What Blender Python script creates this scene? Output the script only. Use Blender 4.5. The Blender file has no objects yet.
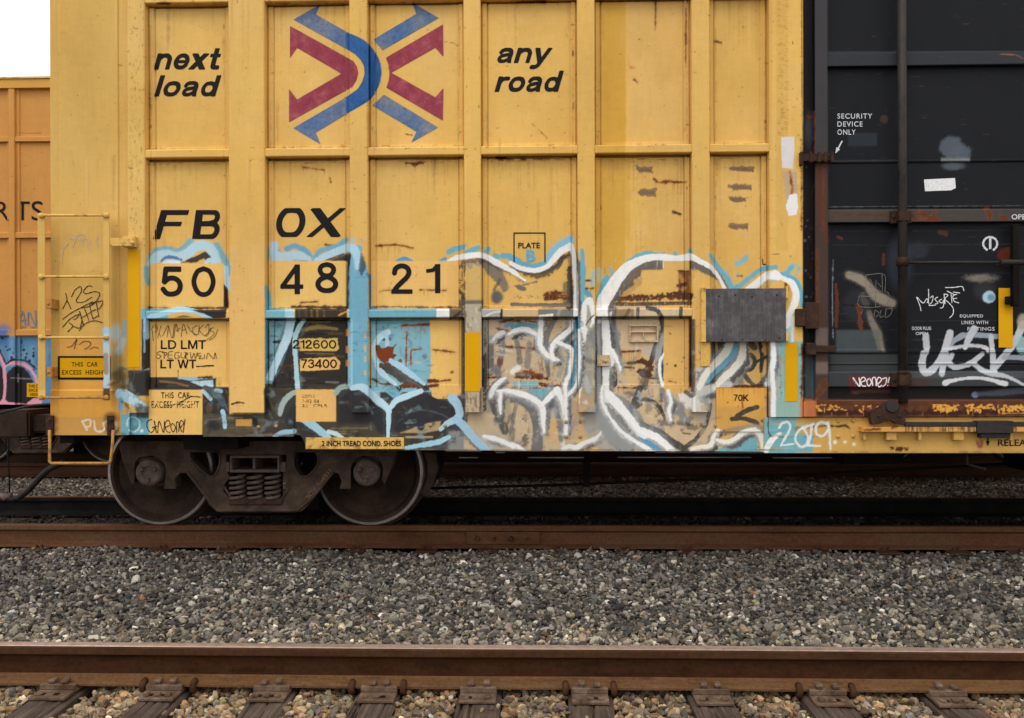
import bpy, bmesh, math, random
import numpy as np
from mathutils import Vector, Matrix

random.seed(7)
RNG = np.random.default_rng(11)
sc = bpy.context.scene
COL = sc.collection

# ------------------------------------------------------------------ camera
F, CU, CV, H = 860.0, 512.0, 359.0, 1.434
YAW, ROLL = 0.0284, 0.0032
fw = np.array([-math.sin(YAW), math.cos(YAW), 0.0])
r0 = np.array([math.cos(YAW), math.sin(YAW), 0.0])
u0_ = np.array([0, 0, 1.0])
rt = math.cos(ROLL) * r0 - math.sin(ROLL) * u0_
up = math.cos(ROLL) * u0_ + math.sin(ROLL) * r0


FW, RT, UP = [tuple(float(q) for q in w) for w in (fw, rt, up)]


def P(u, v, Y):
    """the point of the vertical plane at depth Y that the photo shows at (u, v)"""
    a, b = (u - CU) / F, (CV - v) / F
    t = Y / (FW[1] + a * RT[1] + b * UP[1])
    return t * (FW[0] + a * RT[0] + b * UP[0]), H + t * (FW[2] + a * RT[2] + b * UP[2])


def PX(u, Y, v=300):
    return P(u, v, Y)[0]


def PZ(v, Y, u=512):
    return P(u, v, Y)[1]


def proj(p):
    q = p - np.array([0, 0, H])
    z = q @ fw
    return CU + F * (q @ rt) / z, CV - F * (q @ up) / z


cd = bpy.data.cameras.new('camera')
cam = bpy.data.objects.new('camera', cd)
COL.objects.link(cam)
M = Matrix.Identity(4)
for i in range(3):
    M[i][0], M[i][1], M[i][2] = rt[i], up[i], -fw[i]
M[2][3] = H
cam.matrix_world = M
cd.sensor_width = 36
cd.lens = F / 1024 * 36
cd.clip_start, cd.clip_end = 0.05, 2000
sc.camera = cam

# ------------------------------------------------------------------ depths
D = 6.565            # outer face of the side posts
YB = D + 0.010       # belt rails
YF = D + 0.070       # flange of the pressed panels
YP = D + 0.082       # panel sheet
YS = D + 0.060       # side sill plate
YC = D + 1.61        # centre line of the car and its track
YE = D + 0.030       # corner sheet

# ------------------------------------------------------------------ colours
def lin(c):
    c = np.asarray(c, float) / 255
    return np.where(c <= .04045, c / 12.92, ((c + .055) / 1.055) ** 2.4)


WALL = .965


def pc(r, g, b):
    return lin((r, g, b)) / WALL


YEL = (220, 176, 93)
WHITE = (236, 234, 230)
LB = (178, 207, 218)
TEAL = (112, 168, 184)
TB = (100, 158, 180)
DK = (48, 44, 40)
GR = (132, 130, 126)
TAN = (202, 176, 138)
FRESH = (231, 185, 105)


# ------------------------------------------------------------------ spray canvas
def vnoise(h, w, cell, rng):
    gh, gw = int(h / cell) + 3, int(w / cell) + 3
    g = rng.random((gh, gw)).astype(np.float32)
    y = np.arange(h) / cell
    x = np.arange(w) / cell
    yi, xi = y.astype(int), x.astype(int)
    fy, fx = (y - yi)[:, None], (x - xi)[None, :]
    fy = fy * fy * (3 - 2 * fy)
    fx = fx * fx * (3 - 2 * fx)
    a = g[yi][:, xi] * (1 - fx) + g[yi][:, xi + 1] * fx
    b = g[yi + 1][:, xi] * (1 - fx) + g[yi + 1][:, xi + 1] * fx
    return (a * (1 - fy) + b * fy).astype(np.float32)


def catmull(pts, n=8):
    p = [np.array(q, float) for q in pts]
    if len(p) < 3:
        return np.array(p)
    p = [2 * p[0] - p[1]] + p + [2 * p[-1] - p[-2]]
    out = []
    for i in range(1, len(p) - 2):
        for k in range(n):
            t = k / n
            a, b, c, d = p[i - 1], p[i], p[i + 1], p[i + 2]
            out.append(.5 * (2 * b + (c - a) * t + (2 * a - 5 * b + 4 * c - d) * t * t + (3 * b - a - 3 * c + d) * t ** 3))
    out.append(p[-2])
    return np.array(out)


def sstep(a, b, x):
    t = np.clip((x - a) / (b - a), 0, 1)
    return t * t * (3 - 2 * t)


class Canvas:
    def __init__(s, U0, U1, V0, V1, S, base):
        s.U0, s.U1, s.V0, s.V1, s.S = U0, U1, V0, V1, S
        s.w, s.h = int((U1 - U0) * S), int((V1 - V0) * S)
        s.rgb = np.empty((s.h, s.w, 3), np.float32)
        s.rgb[:] = pc(*base)
        s.base = pc(*base).astype(np.float32)
        s.fuzz = .5
        s.mask = None
        s.rec = None
        rg = np.random.default_rng(5)
        s.n1 = vnoise(s.h, s.w, 1.7 * S, rg) - .5
        s.n2 = vnoise(s.h, s.w, 5 * S, rg) - .5
        s.n3 = vnoise(s.h, s.w, .7 * S, rg) - .5
        s.nh = vnoise(s.h, s.w * 1, 1.0 * S, rg) - .5
        # long horizontal and vertical streak fields
        a = vnoise(s.h, int(s.w / 9) + 4, 1.3 * S, rg)
        s.sh = np.repeat(a, 10, axis=1)[:, :s.w] - .5
        a = vnoise(int(s.h / 9) + 4, s.w, 1.3 * S, rg)
        s.sv = np.repeat(a, 10, axis=0)[:s.h, :] - .5

    def win(s, ua, ub, va, vb):
        x0 = max(0, int((ua - s.U0) * s.S)); x1 = min(s.w, int((ub - s.U0) * s.S) + 2)
        y0 = max(0, int((va - s.V0) * s.S)); y1 = min(s.h, int((vb - s.V0) * s.S) + 2)
        if x1 <= x0 or y1 <= y0:
            return None
        X = (np.arange(x0, x1) + .5) / s.S + s.U0
        Y = (np.arange(y0, y1) + .5) / s.S + s.V0
        return slice(y0, y1), slice(x0, x1), X[None, :], Y[:, None]

    def over(s, ys, xs, cov, col):
        col = pc(*col).astype(np.float32)
        if s.mask is not None:
            cov = cov * s.mask[ys, xs]
        c = cov[..., None].astype(np.float32)
        s.rgb[ys, xs] = s.rgb[ys, xs] * (1 - c) + col * c

    def dist(s, X, Y, pts, ws=None):
        best = np.full((Y.shape[0], X.shape[1]), 1e9, np.float32)
        wid = np.zeros_like(best)
        for i in range(len(pts) - 1):
            a, b = pts[i], pts[i + 1]
            dx, dy = b - a
            L = dx * dx + dy * dy + 1e-9
            t = np.clip(((X - a[0]) * dx + (Y - a[1]) * dy) / L, 0, 1)
            d = np.hypot(X - a[0] - t * dx, Y - a[1] - t * dy)
            if ws is not None:
                w = ws[i] + (ws[i + 1] - ws[i]) * t
                d = d - w / 2
            m = d < best
            best = np.where(m, d, best)
        return best

    def st(s, pts, w, col, soft=.8, a=1., jit=.6, n=6):
        if s.rec is not None:
            s.rec.append((pts, w, col, soft, a, jit, n))
        pts = catmull(pts, n)
        if np.isscalar(w):
            ws = np.full(len(pts), float(w))
        else:
            ws = np.interp(np.linspace(0, 1, len(pts)), np.linspace(0, 1, len(w)), w)
        m = ws.max() / 2 + soft * 2 + 4
        q = s.win(pts[:, 0].min() - m, pts[:, 0].max() + m, pts[:, 1].min() - m, pts[:, 1].max() + m)
        if q is None:
            return
        ys, xs, X, Y = q
        d0 = s.dist(X, Y, pts, ws)
        d = d0 + jit * (s.n1[ys, xs] + s.n2[ys, xs])
        sf = soft * s.fuzz
        if sf > .8 and ws.max() > 2.2:      # fine mist of the can round the line
            s.over(ys, xs, a * .22 * sstep(1.4 + sf, -.4, d0 + 1.2 * s.n1[ys, xs] + 1.4 * s.n3[ys, xs]), col)
        s.over(ys, xs, a * (1 - .14 * s.fuzz * np.clip(s.n2[ys, xs] + s.n1[ys, xs] + .2, 0, 1)) * sstep(sf * .5, -sf * .5, d), col)

    def poly(s, pts, col, soft=.6, a=1., jit=.4):
        p = np.array(pts, float)
        q = s.win(p[:, 0].min() - 3 - soft, p[:, 0].max() + 3 + soft, p[:, 1].min() - 3 - soft, p[:, 1].max() + 3 + soft)
        if q is None:
            return
        ys, xs, X, Y = q
        pp = np.vstack([p, p[:1]])
        d = s.dist(X, Y, pp)
        ins = np.zeros(d.shape, bool)
        for i in range(len(p)):
            (xa, ya), (xb, yb) = pp[i], pp[i + 1]
            if ya == yb:
                continue
            c = (ya > Y) != (yb > Y)
            ins ^= c & (X < (xb - xa) * (Y - ya) / (yb - ya) + xa)
        d = np.where(ins, -d, d) + jit * (s.n1[ys, xs] + s.n2[ys, xs])
        s.over(ys, xs, a * sstep(soft * .5, -soft * .5, d), col)

    def rect(s, ua, va, ub, vb, col, soft=.5, a=1., jit=.25):
        s.poly([(ua, va), (ub, va), (ub, vb), (ua, vb)], col, soft, a, jit)

    def blob(s, u, v, r, col, soft=2., a=1., rv=None, jit=.8):
        rv = rv or r
        q = s.win(u - r - soft - 3, u + r + soft + 3, v - rv - soft - 3, v + rv + soft + 3)
        if q is None:
            return
        ys, xs, X, Y = q
        d = (np.hypot((X - u) / r, (Y - v) / rv) - 1) * min(r, rv) + jit * (s.n1[ys, xs] + s.n2[ys, xs])
        s.over(ys, xs, a * sstep(soft * .5, -soft * .5, d), col)

    def rust(s, pts, w, k=.6, col=(138, 76, 32), col2=(84, 50, 30), smooth=True):
        pts = catmull(pts, 5) if smooth else np.array(pts, float)
        ws = np.full(len(pts), float(w)) if np.isscalar(w) else np.interp(np.linspace(0, 1, len(pts)), np.linspace(0, 1, len(w)), w)
        m = ws.max() / 2 + 3
        q = s.win(pts[:, 0].min() - m, pts[:, 0].max() + m, pts[:, 1].min() - m, pts[:, 1].max() + m)
        if q is None:
            return
        ys, xs, X, Y = q
        d = s.dist(X, Y, pts, ws)
        n = 1.5 * s.n1[ys, xs] + 1.6 * s.n2[ys, xs] + .5 * s.n3[ys, xs] + .5 * s.sh[ys, xs]
        q_ = d + n * np.maximum(.6, ws.max() * .28) - (k - .5) * 1.2
        lum = s.rgb[ys, xs].mean(-1)
        s.over(ys, xs, .30 * sstep(.08, .22, lum) * sstep(2.6, -.6, d + .8 * n), (176, 116, 56))
        s.over(ys, xs, .95 * sstep(.7, -.5, q_), col)
        s.over(ys, xs, .8 * sstep(.3, -.9, q_ + 1.2 * s.n2[ys, xs] + .4), col2)
        L_ = abs(pts[-1, 0] - pts[0, 0])
        if L_ > 4 and lum.mean() > .12:
            for i in range(int(L_ / 2.2)):
                j = random.randrange(len(pts))
                s.drips(pts[j, 0], pts[j, 0] + .4, pts[j, 1], random.uniform(3, 13), 1, (158, 98, 44), random.uniform(.25, .6), random.uniform(.5, .9))

    def drips(s, ua, ub, v, ln, n, col=(140, 80, 34), a=.55, w=.7):
        for i in range(n):
            u = ua + (ub - ua) * (i + random.random()) / n
            l = ln * (.4 + .6 * random.random())
            q = s.win(u - 2, u + 2, v, v + l)
            if q is None:
                continue
            ys, xs, X, Y = q
            cov = sstep(w, 0, np.abs(X - u)) * np.clip(1 - (Y - v) / l, 0, 1)
            s.over(ys, xs, a * cov, col)

    def finish(s, zone=None):
        s.rgb *= (1 + .05 * s.n2 + .05 * s.sv + .035 * s.sh + .06 * s.n3 + .03 * s.n1)[..., None]

    def sample(s, u, v, default):
        x = (u - s.U0) * s.S - .5
        y = (v - s.V0) * s.S - .5
        ok = (x > -1) & (x < s.w) & (y > -1) & (y < s.h)
        x = np.clip(x, 0, s.w - 1.001); y = np.clip(y, 0, s.h - 1.001)
        xi, yi = x.astype(int), y.astype(int)
        fx, fy = (x - xi)[:, None], (y - yi)[:, None]
        g = s.rgb
        c = (g[yi, xi] * (1 - fx) + g[yi, xi + 1] * fx) * (1 - fy) + (g[yi + 1, xi] * (1 - fx) + g[yi + 1, xi + 1] * fx) * fy
        return np.where(ok[:, None], c, default)


CAN = Canvas(30, 1030, -12, 462, 3.2, YEL)


def paint_car(c):
    st, poly, rect, blob, rust = c.st, c.poly, c.rect, c.blob, c.rust
    # ---- areas of different yellow, darker on the corner sheet and last bay
    rect(30, -12, 128, 390, (204, 163, 84), 1)
    rect(128, -12, 146, 412, (212, 172, 92), 1)
    rect(60, 338, 112, 390, (214, 158, 76), 1.5)
    blob(85, 262, 16, (214, 172, 100), 6, .7, 8)
    rect(47, 384, 128, 418, (214, 156, 66), 2)
    rect(47, 417, 128, 436, (196, 146, 74), 2)
    rect(597, -12, 625, 300, (206, 160, 66), 1.2, .9)
    rect(594, 158, 630, 240, (206, 158, 64), 3, .6)
    rect(604, 4, 626, 146, (203, 153, 50), 2, .75)
    rect(711, -12, 772, 150, (209, 167, 87), 2)
    rect(630, -12, 692, 150, (216, 173, 98), 3)
    rect(776, -12, 788, 250, (204, 160, 78), 2, .6)
    rect(229, 245, 264, 414, (225, 180, 106), 1.2)
    rect(229, -12, 264, 140, (219, 177, 97), 8)
    for (u, v, r) in ((640, 232, 8), (672, 230, 9), (738, 190, 24), (745, 222, 16)):
        blob(u, v, r, (224, 184, 112), 5, .45)
    # faint vertical soot washed down from the belt rails
    for (a, b) in ((151, 223), (272, 345), (372, 458), (487, 572), (600, 685), (716, 766)):
        for k in range(9):
            u = a + (b - a) * random.random()
            st([(u, 160), (u + .4, 160 + 25 * random.random() + 8)], [2.4, .6], (176, 128, 58), 1.6, .25)
        for k in range(5):
            u = a + (b - a) * random.random()
            st([(u, 2), (u + .4, 12 + 40 * random.random())], [2.0, .6], (190, 142, 66), 1.6, .3)
    # faded and stained fields of the old paint, caulk and rust seams, painted lap shadow lines
    for k in range(110):
        u, v = random.uniform(50, 800), random.uniform(-10, 330)
        r = random.uniform(8, 38)
        blob(u, v, r, random.choice([(206, 158, 76), (228, 188, 116), (196, 148, 72), (214, 176, 110), (226, 178, 92)]), r * 1.3, random.uniform(.12, .30), r * random.uniform(.8, 2.2), 4)
    for k in range(150):
        u, v = random.uniform(50, 800), random.choice([2, 160, random.uniform(0, 250)])
        st([(u, v), (u + random.uniform(-.6, .6), v + random.uniform(10, 70))], [random.uniform(1, 3.5), .5], random.choice([(176, 128, 58), (160, 118, 62), (232, 196, 126), (190, 136, 64)]), 1.8, random.uniform(.10, .28), .8, 2)
    for k in range(700):
        blob(random.uniform(50, 802), random.uniform(0, 300), random.uniform(.25, .55), random.choice([(150, 106, 52), (120, 82, 44), (168, 124, 62)]), .6, random.uniform(.3, .8))
    for a, b in ((145, 229), (265, 350), (368, 464), (481, 578), (595, 692), (710, 770)):
        for v in (146.2, 161.5, 2.6, 307.2):
            u = a + 2
            while u < b - 4:
                L = random.uniform(3, 14)
                if random.random() < .7:
                    v2 = v + random.uniform(-.7, .7) - (u - 415) * .0095 * (1 if v < 200 else .6)
                    st([(u, v2), (u + L / 2, v2 + random.uniform(-.5, .5)), (min(u + L, b - 2), v2)], random.uniform(.4, 1.1), random.choice([(140, 96, 44), (108, 68, 34), (168, 116, 52)]), .7, random.uniform(.3, .8), .6, 3)
                u += L + random.uniform(0, 5)
        for u in (a + 5.8, b - 5.2):  # flange edges: shadow line of the lap painted in, plus dark chips
            v = 0
            while v < 300:
                L = random.uniform(6, 40)
                if random.random() < .75:
                    st([(u + random.uniform(-.3, .3), v), (u, v + L)], random.uniform(.4, .8), random.choice([(150, 106, 50), (128, 88, 42)]), .7, random.uniform(.2, .6), .4, 2)
                if random.random() < .12:
                    st([(u, v), (u + .3, v + random.uniform(2, 6))], random.uniform(.8, 1.6), (86, 54, 32), .8, .8, .6, 2)
                v += L
    # small scratches and chips, thickest along flanges and rail edges
    for k in range(760):
        m = random.random()
        if m < .33:
            u = random.choice([149, 150.5, 224, 271, 272, 346, 371.5, 459, 460, 484, 571, 573, 598, 686, 688, 715, 766, 772]) + random.gauss(0, .8)
            v = random.uniform(0, 385)
        elif m < .48:
            u = random.choice([128.5, 143, 351, 366, 466, 479, 580, 593, 694, 708, 782, 801]) + random.gauss(0, 1.)
            v = random.uniform(0, 412)
        elif m < .75:
            u = random.uniform(145, 775)
            v = random.choice([146, 148, 160, 161, 307, 309.5, 320, 388, 0.5, 2]) + random.gauss(0, .8)
        else:
            u, v = random.uniform(50, 800), random.uniform(0, 450)
        L = random.expovariate(1 / 1.1) + .4
        vert = random.random() < .35
        p = [(u, v), (u + (.3 if vert else L), v + (L if vert else random.uniform(-.4, .4)))]
        st(p, random.uniform(.4, .95), random.choice([(138, 94, 44), (112, 74, 36), (160, 112, 52), (84, 56, 34)]), .7, random.uniform(.3, .9), .3, 2)
    for k in range(150):   # pitted strip of the end post
        u, v = random.uniform(129, 143), random.uniform(0, 245)
        st([(u, v), (u + random.uniform(-1, 1), v + random.uniform(.5, 3.5))], .6, (150, 108, 50), .5, .6, .3, 2)
    for k in range(130):
        u, v = random.uniform(777, 787), random.uniform(0, 140)
        st([(u, v), (u + random.uniform(1, 4), v + .4)], .7, (168, 122, 52), .6, .5, .3, 2)
    for u in range(7):     # welded seam at the foot of the panels
        pass
    # ---- rust in the upper half
    rust([(303, 167), (324, 170)], [1, 3, 1], .55); c.drips(305, 322, 169, 6, 3)
    rust([(330, 178), (331, 182)], 1.6, .5)
    for a, b, v in ((408, 421, 163),):
        rust([(a - 2, v), (b + 2, v)], 1.6, .6); poly([(a, v), (b, v), (415, v + 4)], (104, 62, 30), .8)
        c.drips(414, 417, v + 2, 20, 2, (176, 100, 40), .8); c.drips(434, 436, 160, 14, 2, (160, 88, 36), .8)
    rust([(376, 246), (392, 245), (404, 246), (413, 248)], [1.6, 2, 1.2, .8], .6)
    c.drips(377, 400, 247, 16, 5, (170, 100, 44), .7)
    rust([(496, 158), (506, 158)], 2.2, .55, (60, 36, 24))
    for k in range(10):
        u = random.uniform(492, 572)
        rust([(u, 159), (u + 4, 159.6)], 1.2, .45, (92, 56, 30))
    rust([(517, 2), (545, 1.5)], [2, 3.5, 2.5], .55); c.drips(517, 548, 2, 5, 5)
    rust([(654, 179), (658, 182), (670, 182), (686, 182)], [1, 1.6, 2.8, 1.4], .65)
    c.drips(672, 684, 183, 22, 5, (184, 112, 44), .65)
    rust([(673, 212), (680, 214)], 1.8, .6, (70, 44, 28))
    poly([(628, 55), (629, 66), (637, 68), (630, 69)], (200, 112, 46), 1.4, .8)
    rust([(634, 80), (637, 82)], 1.4, .5, (84, 56, 30))
    rust([(715, 41), (721, 43)], 1.6, .5, (84, 60, 30))
    st([(532, 124), (540, 131), (547, 138)], .6, (150, 100, 44), .5)
    st([(445, 42), (453, 43), (458, 46)], .8, (140, 100, 50), .5)
    st([(406, 134), (412, 135.5)], 1.2, (120, 74, 34), .6)
    rust([(157, 3.5), (170, 3.5)], 2, .5, (60, 42, 30)); c.drips(160, 200, 4, 9, 4)
    rust([(686, 8), (686, 28), (685.5, 66)], [.8, 1.6, .6], .5)
    rust([(655.5, 0), (655.5, 14), (655, 30)], [1.2, 1, .4], .4, (120, 84, 40))
    rust([(119, 65), (121, 65.5)], 1.2, .6, (84, 50, 30))
    # the crossed-arrows emblem, sprayed through a stencil over sheet and post
    EB, ER, ED = (88, 108, 150), (146, 62, 76), (46, 92, 148)
    for q in ([(293.6, 19.5), (320.4, 4.3), (315.6, 14.5), (350, 34), (350, 51), (346.7, 48.9)], [(350, 95), (350, 112), (315.6, 132.6), (320.4, 144), (293.6, 128)], [(411.9, 2.5), (438.5, 18), (382.6, 50), (373.8, 39.3), (416.5, 13.8)], [(372.6, 105.3), (383.9, 94.8), (437.8, 127.4), (411.5, 142.4), (416.5, 131.6)]):
        poly(q, EB, .4, 1, .1)
    st([(349, 41), (360, 47), (368, 56), (372.6, 66), (372.4, 79), (366, 92), (357, 99), (349, 104)], [15, 16, 16.4, 16.6, 16.6, 16.4, 16, 15], ED, .4, 1, .1)
    poly([(290, 26), (353.2, 61), (357, 67), (358.2, 73), (356.4, 80), (352.5, 86.6), (289.2, 122), (289.2, 89.4), (297, 99.6), (341.7, 73.6), (297, 47.6), (290, 58)], ER, .4, 1, .1)
    poly([(442.8, 24.6), (443.4, 56.4), (435.3, 47.6), (391, 72.7), (435.3, 97.4), (443.3, 88.3), (442.8, 120.4), (386.4, 87.4), (389, 80), (389.6, 72.7), (388.6, 65), (386, 57.7)], ER, .4, 1, .1)
    # masked-out grey bars
    for (a, b, v0, v1) in ((636, 653, 166, 173), (638, 656, 188, 196.5), (729, 754, 166, 172), (727, 752, 184, 190), (729, 746, 197, 202), (728, 748, 223, 230)):
        q = [(a, v0), (b, v0 + .5), (b - .5, v1), (a + 3, v1 - .6)]
        poly(q, (134, 104, 74), .8, .9, 1.6)
        st([(a + 2, (v0 + v1) / 2), (b - 2, (v0 + v1) / 2 + .6)], 3, (112, 92, 76), 1.2, .7, 1.6)
    # paper remnants on the door post
    poly([(781, 137), (794, 136.5), (794.5, 150), (793, 169), (782, 168)], (214, 208, 204), .6, 1, .5)
    poly([(783, 172), (797, 172), (798, 194), (788, 204), (785, 196)], (186, 160, 130), .8, .9, 1.6)
    rust([(790, 172), (792, 188), (791, 196)], [3, 2, 1], .5, (178, 118, 64))
    poly([(789, 195), (797, 193.5), (798, 208), (796, 215), (788.5, 215.5), (786, 206)], (230, 228, 226), .6, 1, .8)
    st([(801.4, 0), (801.6, 100)], .9, (120, 84, 44), .6, .6); rust([(801, 140), (801.5, 230)], 1.2, .3)

    # ==== spray graffiti ====
    rect(350, 386, 467, 452, (60, 55, 48), 1.5)
    c.rec = []
    # bay of the 50: above the number square
    st([(146.5, 268), (146, 277), (149, 283)], 5, TEAL, 2)
    st([(150, 262), (157, 251), (168, 250), (177, 252), (185, 248), (190, 242)], 7, TEAL, 3, .9)
    st([(216, 245), (221, 254), (226, 262), (228, 268)], 6, TEAL, 3, .95)
    st([(152, 263), (158, 256), (168, 255), (178, 257), (188, 253), (197, 246), (206, 246), (212, 251), (216, 262)], 9.5, LB, 3)
    st([(162, 261), (166, 257.5), (174, 257.5), (181, 260)], 3, (84, 120, 160), 1.4)
    st([(165, 263), (178, 263)], 5, (214, 224, 230), 2)
    poly([(181, 263), (196, 256), (205, 251.5), (210, 255), (212, 262), (203, 259), (195, 263)], (66, 58, 50), 1.6, 1, 1.4)
    st([(206, 263), (210, 260), (219, 262)], 4, LB, 1.5)
    st([(226, 268), (227, 278), (227.5, 289)], 5, LB, 2)
    st([(229, 262), (229.3, 276)], 1.6, TEAL, 1)
    poly([(223, 283), (228, 289), (229, 308), (223, 308)], (40, 34, 32), .8)
    st([(227.5, 292), (227.5, 299)], 1, (110, 50, 44), 1, .6)
    rect(150, 263.5, 223.6, 306.6, FRESH, .5)
    rust([(149, 307.6), (170, 308)], 1.3, .45); rust([(186, 308), (226, 308)], 1.6, .75, (46, 34, 28))
    # belt rail of that bay
    rect(141, 308.7, 168, 319, (116, 172, 186), .8)
    st([(150, 317), (160, 314.5), (172, 311), (184, 309.5), (196, 312), (206, 315.5), (214, 318)], [5, 6, 5, 4], (164, 204, 220), .9)
    poly([(190, 310), (226, 309.5), (226, 317.5), (214, 318.5), (203, 313.5)], (44, 40, 38), .8)
    poly([(174, 317.5), (184, 315), (194, 317.5)], (120, 100, 66), .8)
    rect(226.5, 309, 230, 318.5, (222, 178, 98), .6)
    # below it
    rect(141.5, 319, 150, 392, (48, 46, 46), 1)
    st([(146, 320), (146.5, 336)], [5, 6], (160, 198, 226), 2)
    st([(144.5, 333), (144.5, 352)], 1.6, (128, 170, 190), 1.2)
    st([(143.5, 373), (149, 371), (152, 374)], 5, (160, 200, 220), 1.6)
    rect(149.5, 377, 216, 390, (62, 55, 47), 1)
    st([(160, 381), (176, 383), (188, 386)], 2, (150, 112, 66), 1.4, .6)
    st([(155, 386), (166, 385)], 3, (40, 36, 34), 1.4)
    st([(179, 377.5), (190, 378.8), (205, 377.5), (214, 376.5)], 3.4, (150, 190, 202), .9)
    poly([(190, 381.5), (213, 380), (214, 390), (205, 388)], LB, 1)
    rect(149.7, 321.5, 222.5, 377, FRESH, .5)
    rect(222, 320, 229, 412, FRESH, .5)
    rust([(199, 377.5), (211, 377.5)], 2, .6, (60, 40, 32))
    st([(178, 370), (178.3, 378)], 1.2, (70, 48, 36), .6, .8)
    # end corner below the ladder
    blob(116, 333, 5, LB, 6, .7, 9); st([(125, 322), (124, 336)], 4, (120, 172, 196), 4, .7)
    st([(118, 352), (123, 340)], 6, (164, 196, 212), 5, .75)
    blob(116, 362, 7, (120, 112, 76), 8, .6, 9)
    blob(119, 376, 9, (64, 62, 52), 7, .85, 7); rect(112, 384, 129, 394, (110, 98, 62), 4, .7)
    rect(128, 370, 150, 396, (52, 50, 46), 2.5)
    rect(128, 250, 140, 370, (206, 152, 20), 1)
    st([(131, 385), (135, 372)], 1.2, (90, 82, 62), 1, .6)
    st([(121, 394), (130, 398), (138, 404), (149, 411)], [12, 11, 9, 8], LB, 1.6)
    st([(121, 400), (121, 409)], 5, (120, 172, 196), 2.5)
    rect(121, 414, 150, 436, (110, 166, 180), 1.4)
    rect(136, 406, 150, 418, (52, 52, 50), 3, .8)
    st([(127, 426), (128, 419), (133.5, 417), (139, 421), (139, 428), (134, 432), (129, 430)], 1.6, (186, 214, 214), 1)
    blob(142, 431, 1.5, (224, 228, 224), 1.4)
    st([(104, 423), (110, 419), (116, 424), (115, 432), (107, 433)], 1.4, (200, 214, 206), 1, .8)
    # grime round the step bolts
    for u, v in ((50, 420), (50, 429), (111, 418), (111, 429)):
        blob(u, v, 7, (96, 52, 46), 5, .75, 6)
    # white tag P U
    for ln in ([(82, 421), (87, 430)], [(82, 421), (90, 420), (90, 426), (85, 427)], [(94, 421), (96, 431), (104, 430), (103, 423)]):
        st(ln, 1.8, (222, 210, 190), .9, .9)
    # ladder stile
    rect(103, 329, 110, 390, (176, 196, 206), 1.5); st([(106, 355), (106, 372)], 5, (150, 120, 96), 2, .8); rect(103, 388, 110, 400, (90, 60, 44), 2)
    blob(106, 331, 4, (150, 190, 210), 2)
    # sticker square
    rect(149, 389.8, 202.5, 436, (232, 187, 107), .5)
    # right of it down to the sill
    rect(202.5, 387, 229, 437, (50, 47, 44), 1.2)
    st([(203, 391), (207, 395), (210.5, 399)], 4, (176, 204, 216), 1)
    st([(205, 387), (214, 392), (220, 398), (223, 404)], [4, 7, 7], (74, 86, 98), 1.4)
    st([(216, 390), (221, 391)], 4, (150, 186, 198), 1.2); blob(209, 408, 4, (110, 80, 60), 2, .6)
    rect(202.5, 414, 306, 437, (84, 76, 58), 1.5)
    for k in range(16):
        v = random.uniform(415, 434); u = random.uniform(204, 280)
        st([(u, v), (u + random.uniform(8, 24), v + random.uniform(-.6, .6))], random.uniform(.7, 2), random.choice([(138, 122, 88), (52, 48, 42), (112, 98, 70)]), 1, .8)
    blob(215, 426, 7, (40, 40, 44), 5, .9, 4); rect(252, 417, 258, 427, (40, 38, 36), 2)
    rect(236, 419, 252, 426, (200, 150, 74), 1)
    st([(222.5, 411), (224, 418), (225, 427)], 4.2, (168, 206, 226), 1)
    st([(205, 419.5), (234, 419)], .7, (120, 130, 130), .6)
    st([(232, 404), (238, 402.5), (244, 403)], [2, 2.5, 1.4], (70, 50, 38), .8); c.drips(233, 243, 403, 7, 4, (84, 60, 40), .8)
    # bay of the 48
    st([(266, 286), (268, 298), (269, 309)], [3, 6, 7], TEAL, 1.4)
    blob(271, 253, 3.5, TEAL, 5, .7, 6)
    st([(287, 249), (294, 246), (300, 248), (306, 251), (310, 257)], 5, (112, 160, 184), 3)
    st([(274, 244), (275, 252), (277, 260)], [5, 8, 9], (180, 206, 228), 4)
    st([(277, 255), (286, 257), (298, 256), (307, 260)], 9, LB, 2.5)
    st([(293, 257), (299, 259), (306, 260)], 3.4, (66, 78, 80), 1.4)
    st([(314, 261), (319, 252), (330, 248), (340, 244), (346, 240)], 4.5, TEAL, 2)
    st([(316, 260), (326, 256), (338, 251), (350, 247)], [5, 7, 8, 8], LB, 1.6)
    poly([(330, 261), (340, 258), (350, 252.5), (352.5, 252), (353, 264), (347, 262)], (46, 42, 42), .8)
    rust([(326, 245), (335, 245)], 1.6, .5); c.drips(328, 336, 246, 10, 5, (110, 72, 40), .8)
    poly([(347, 258), (353, 255), (352, 272), (350, 308), (346, 308)], (46, 42, 38), 1)
    rect(272, 260.8, 346.7, 306.5, (232, 188, 108), .5)
    rust([(292, 307), (349, 307.4)], 2.2, .7, (50, 38, 28)); rust([(301, 302.5), (318, 301.5)], 1.4, .45, (110, 78, 44))
    rect(265, 308.8, 288, 318.5, (120, 174, 188), .8); rect(285, 308.8, 294, 318.5, (166, 204, 216), 1)
    rect(295, 308.8, 347, 318.5, (58, 50, 42), 1)
    for k in range(14):
        u = random.uniform(296, 346); st([(u, 310), (u + .3, 317)], random.uniform(1, 2.6), random.choice([(92, 74, 54), (36, 32, 30), (120, 92, 60)]), 1.4, .7)
    st([(339, 315), (346, 312)], 2, (200, 140, 60), .8); rect(348, 309, 351, 318, (160, 196, 208), .8)
    # post right of it
    poly([(350, 262), (353, 247), (357, 244), (362, 247), (361, 256), (365, 262), (367.5, 270), (369, 400), (349, 400), (349, 275)], (114, 168, 190), .9, 1, .8)
    st([(353, 249), (357, 256), (357, 268)], [10, 7, 3], (172, 208, 228), 2.5)
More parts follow.
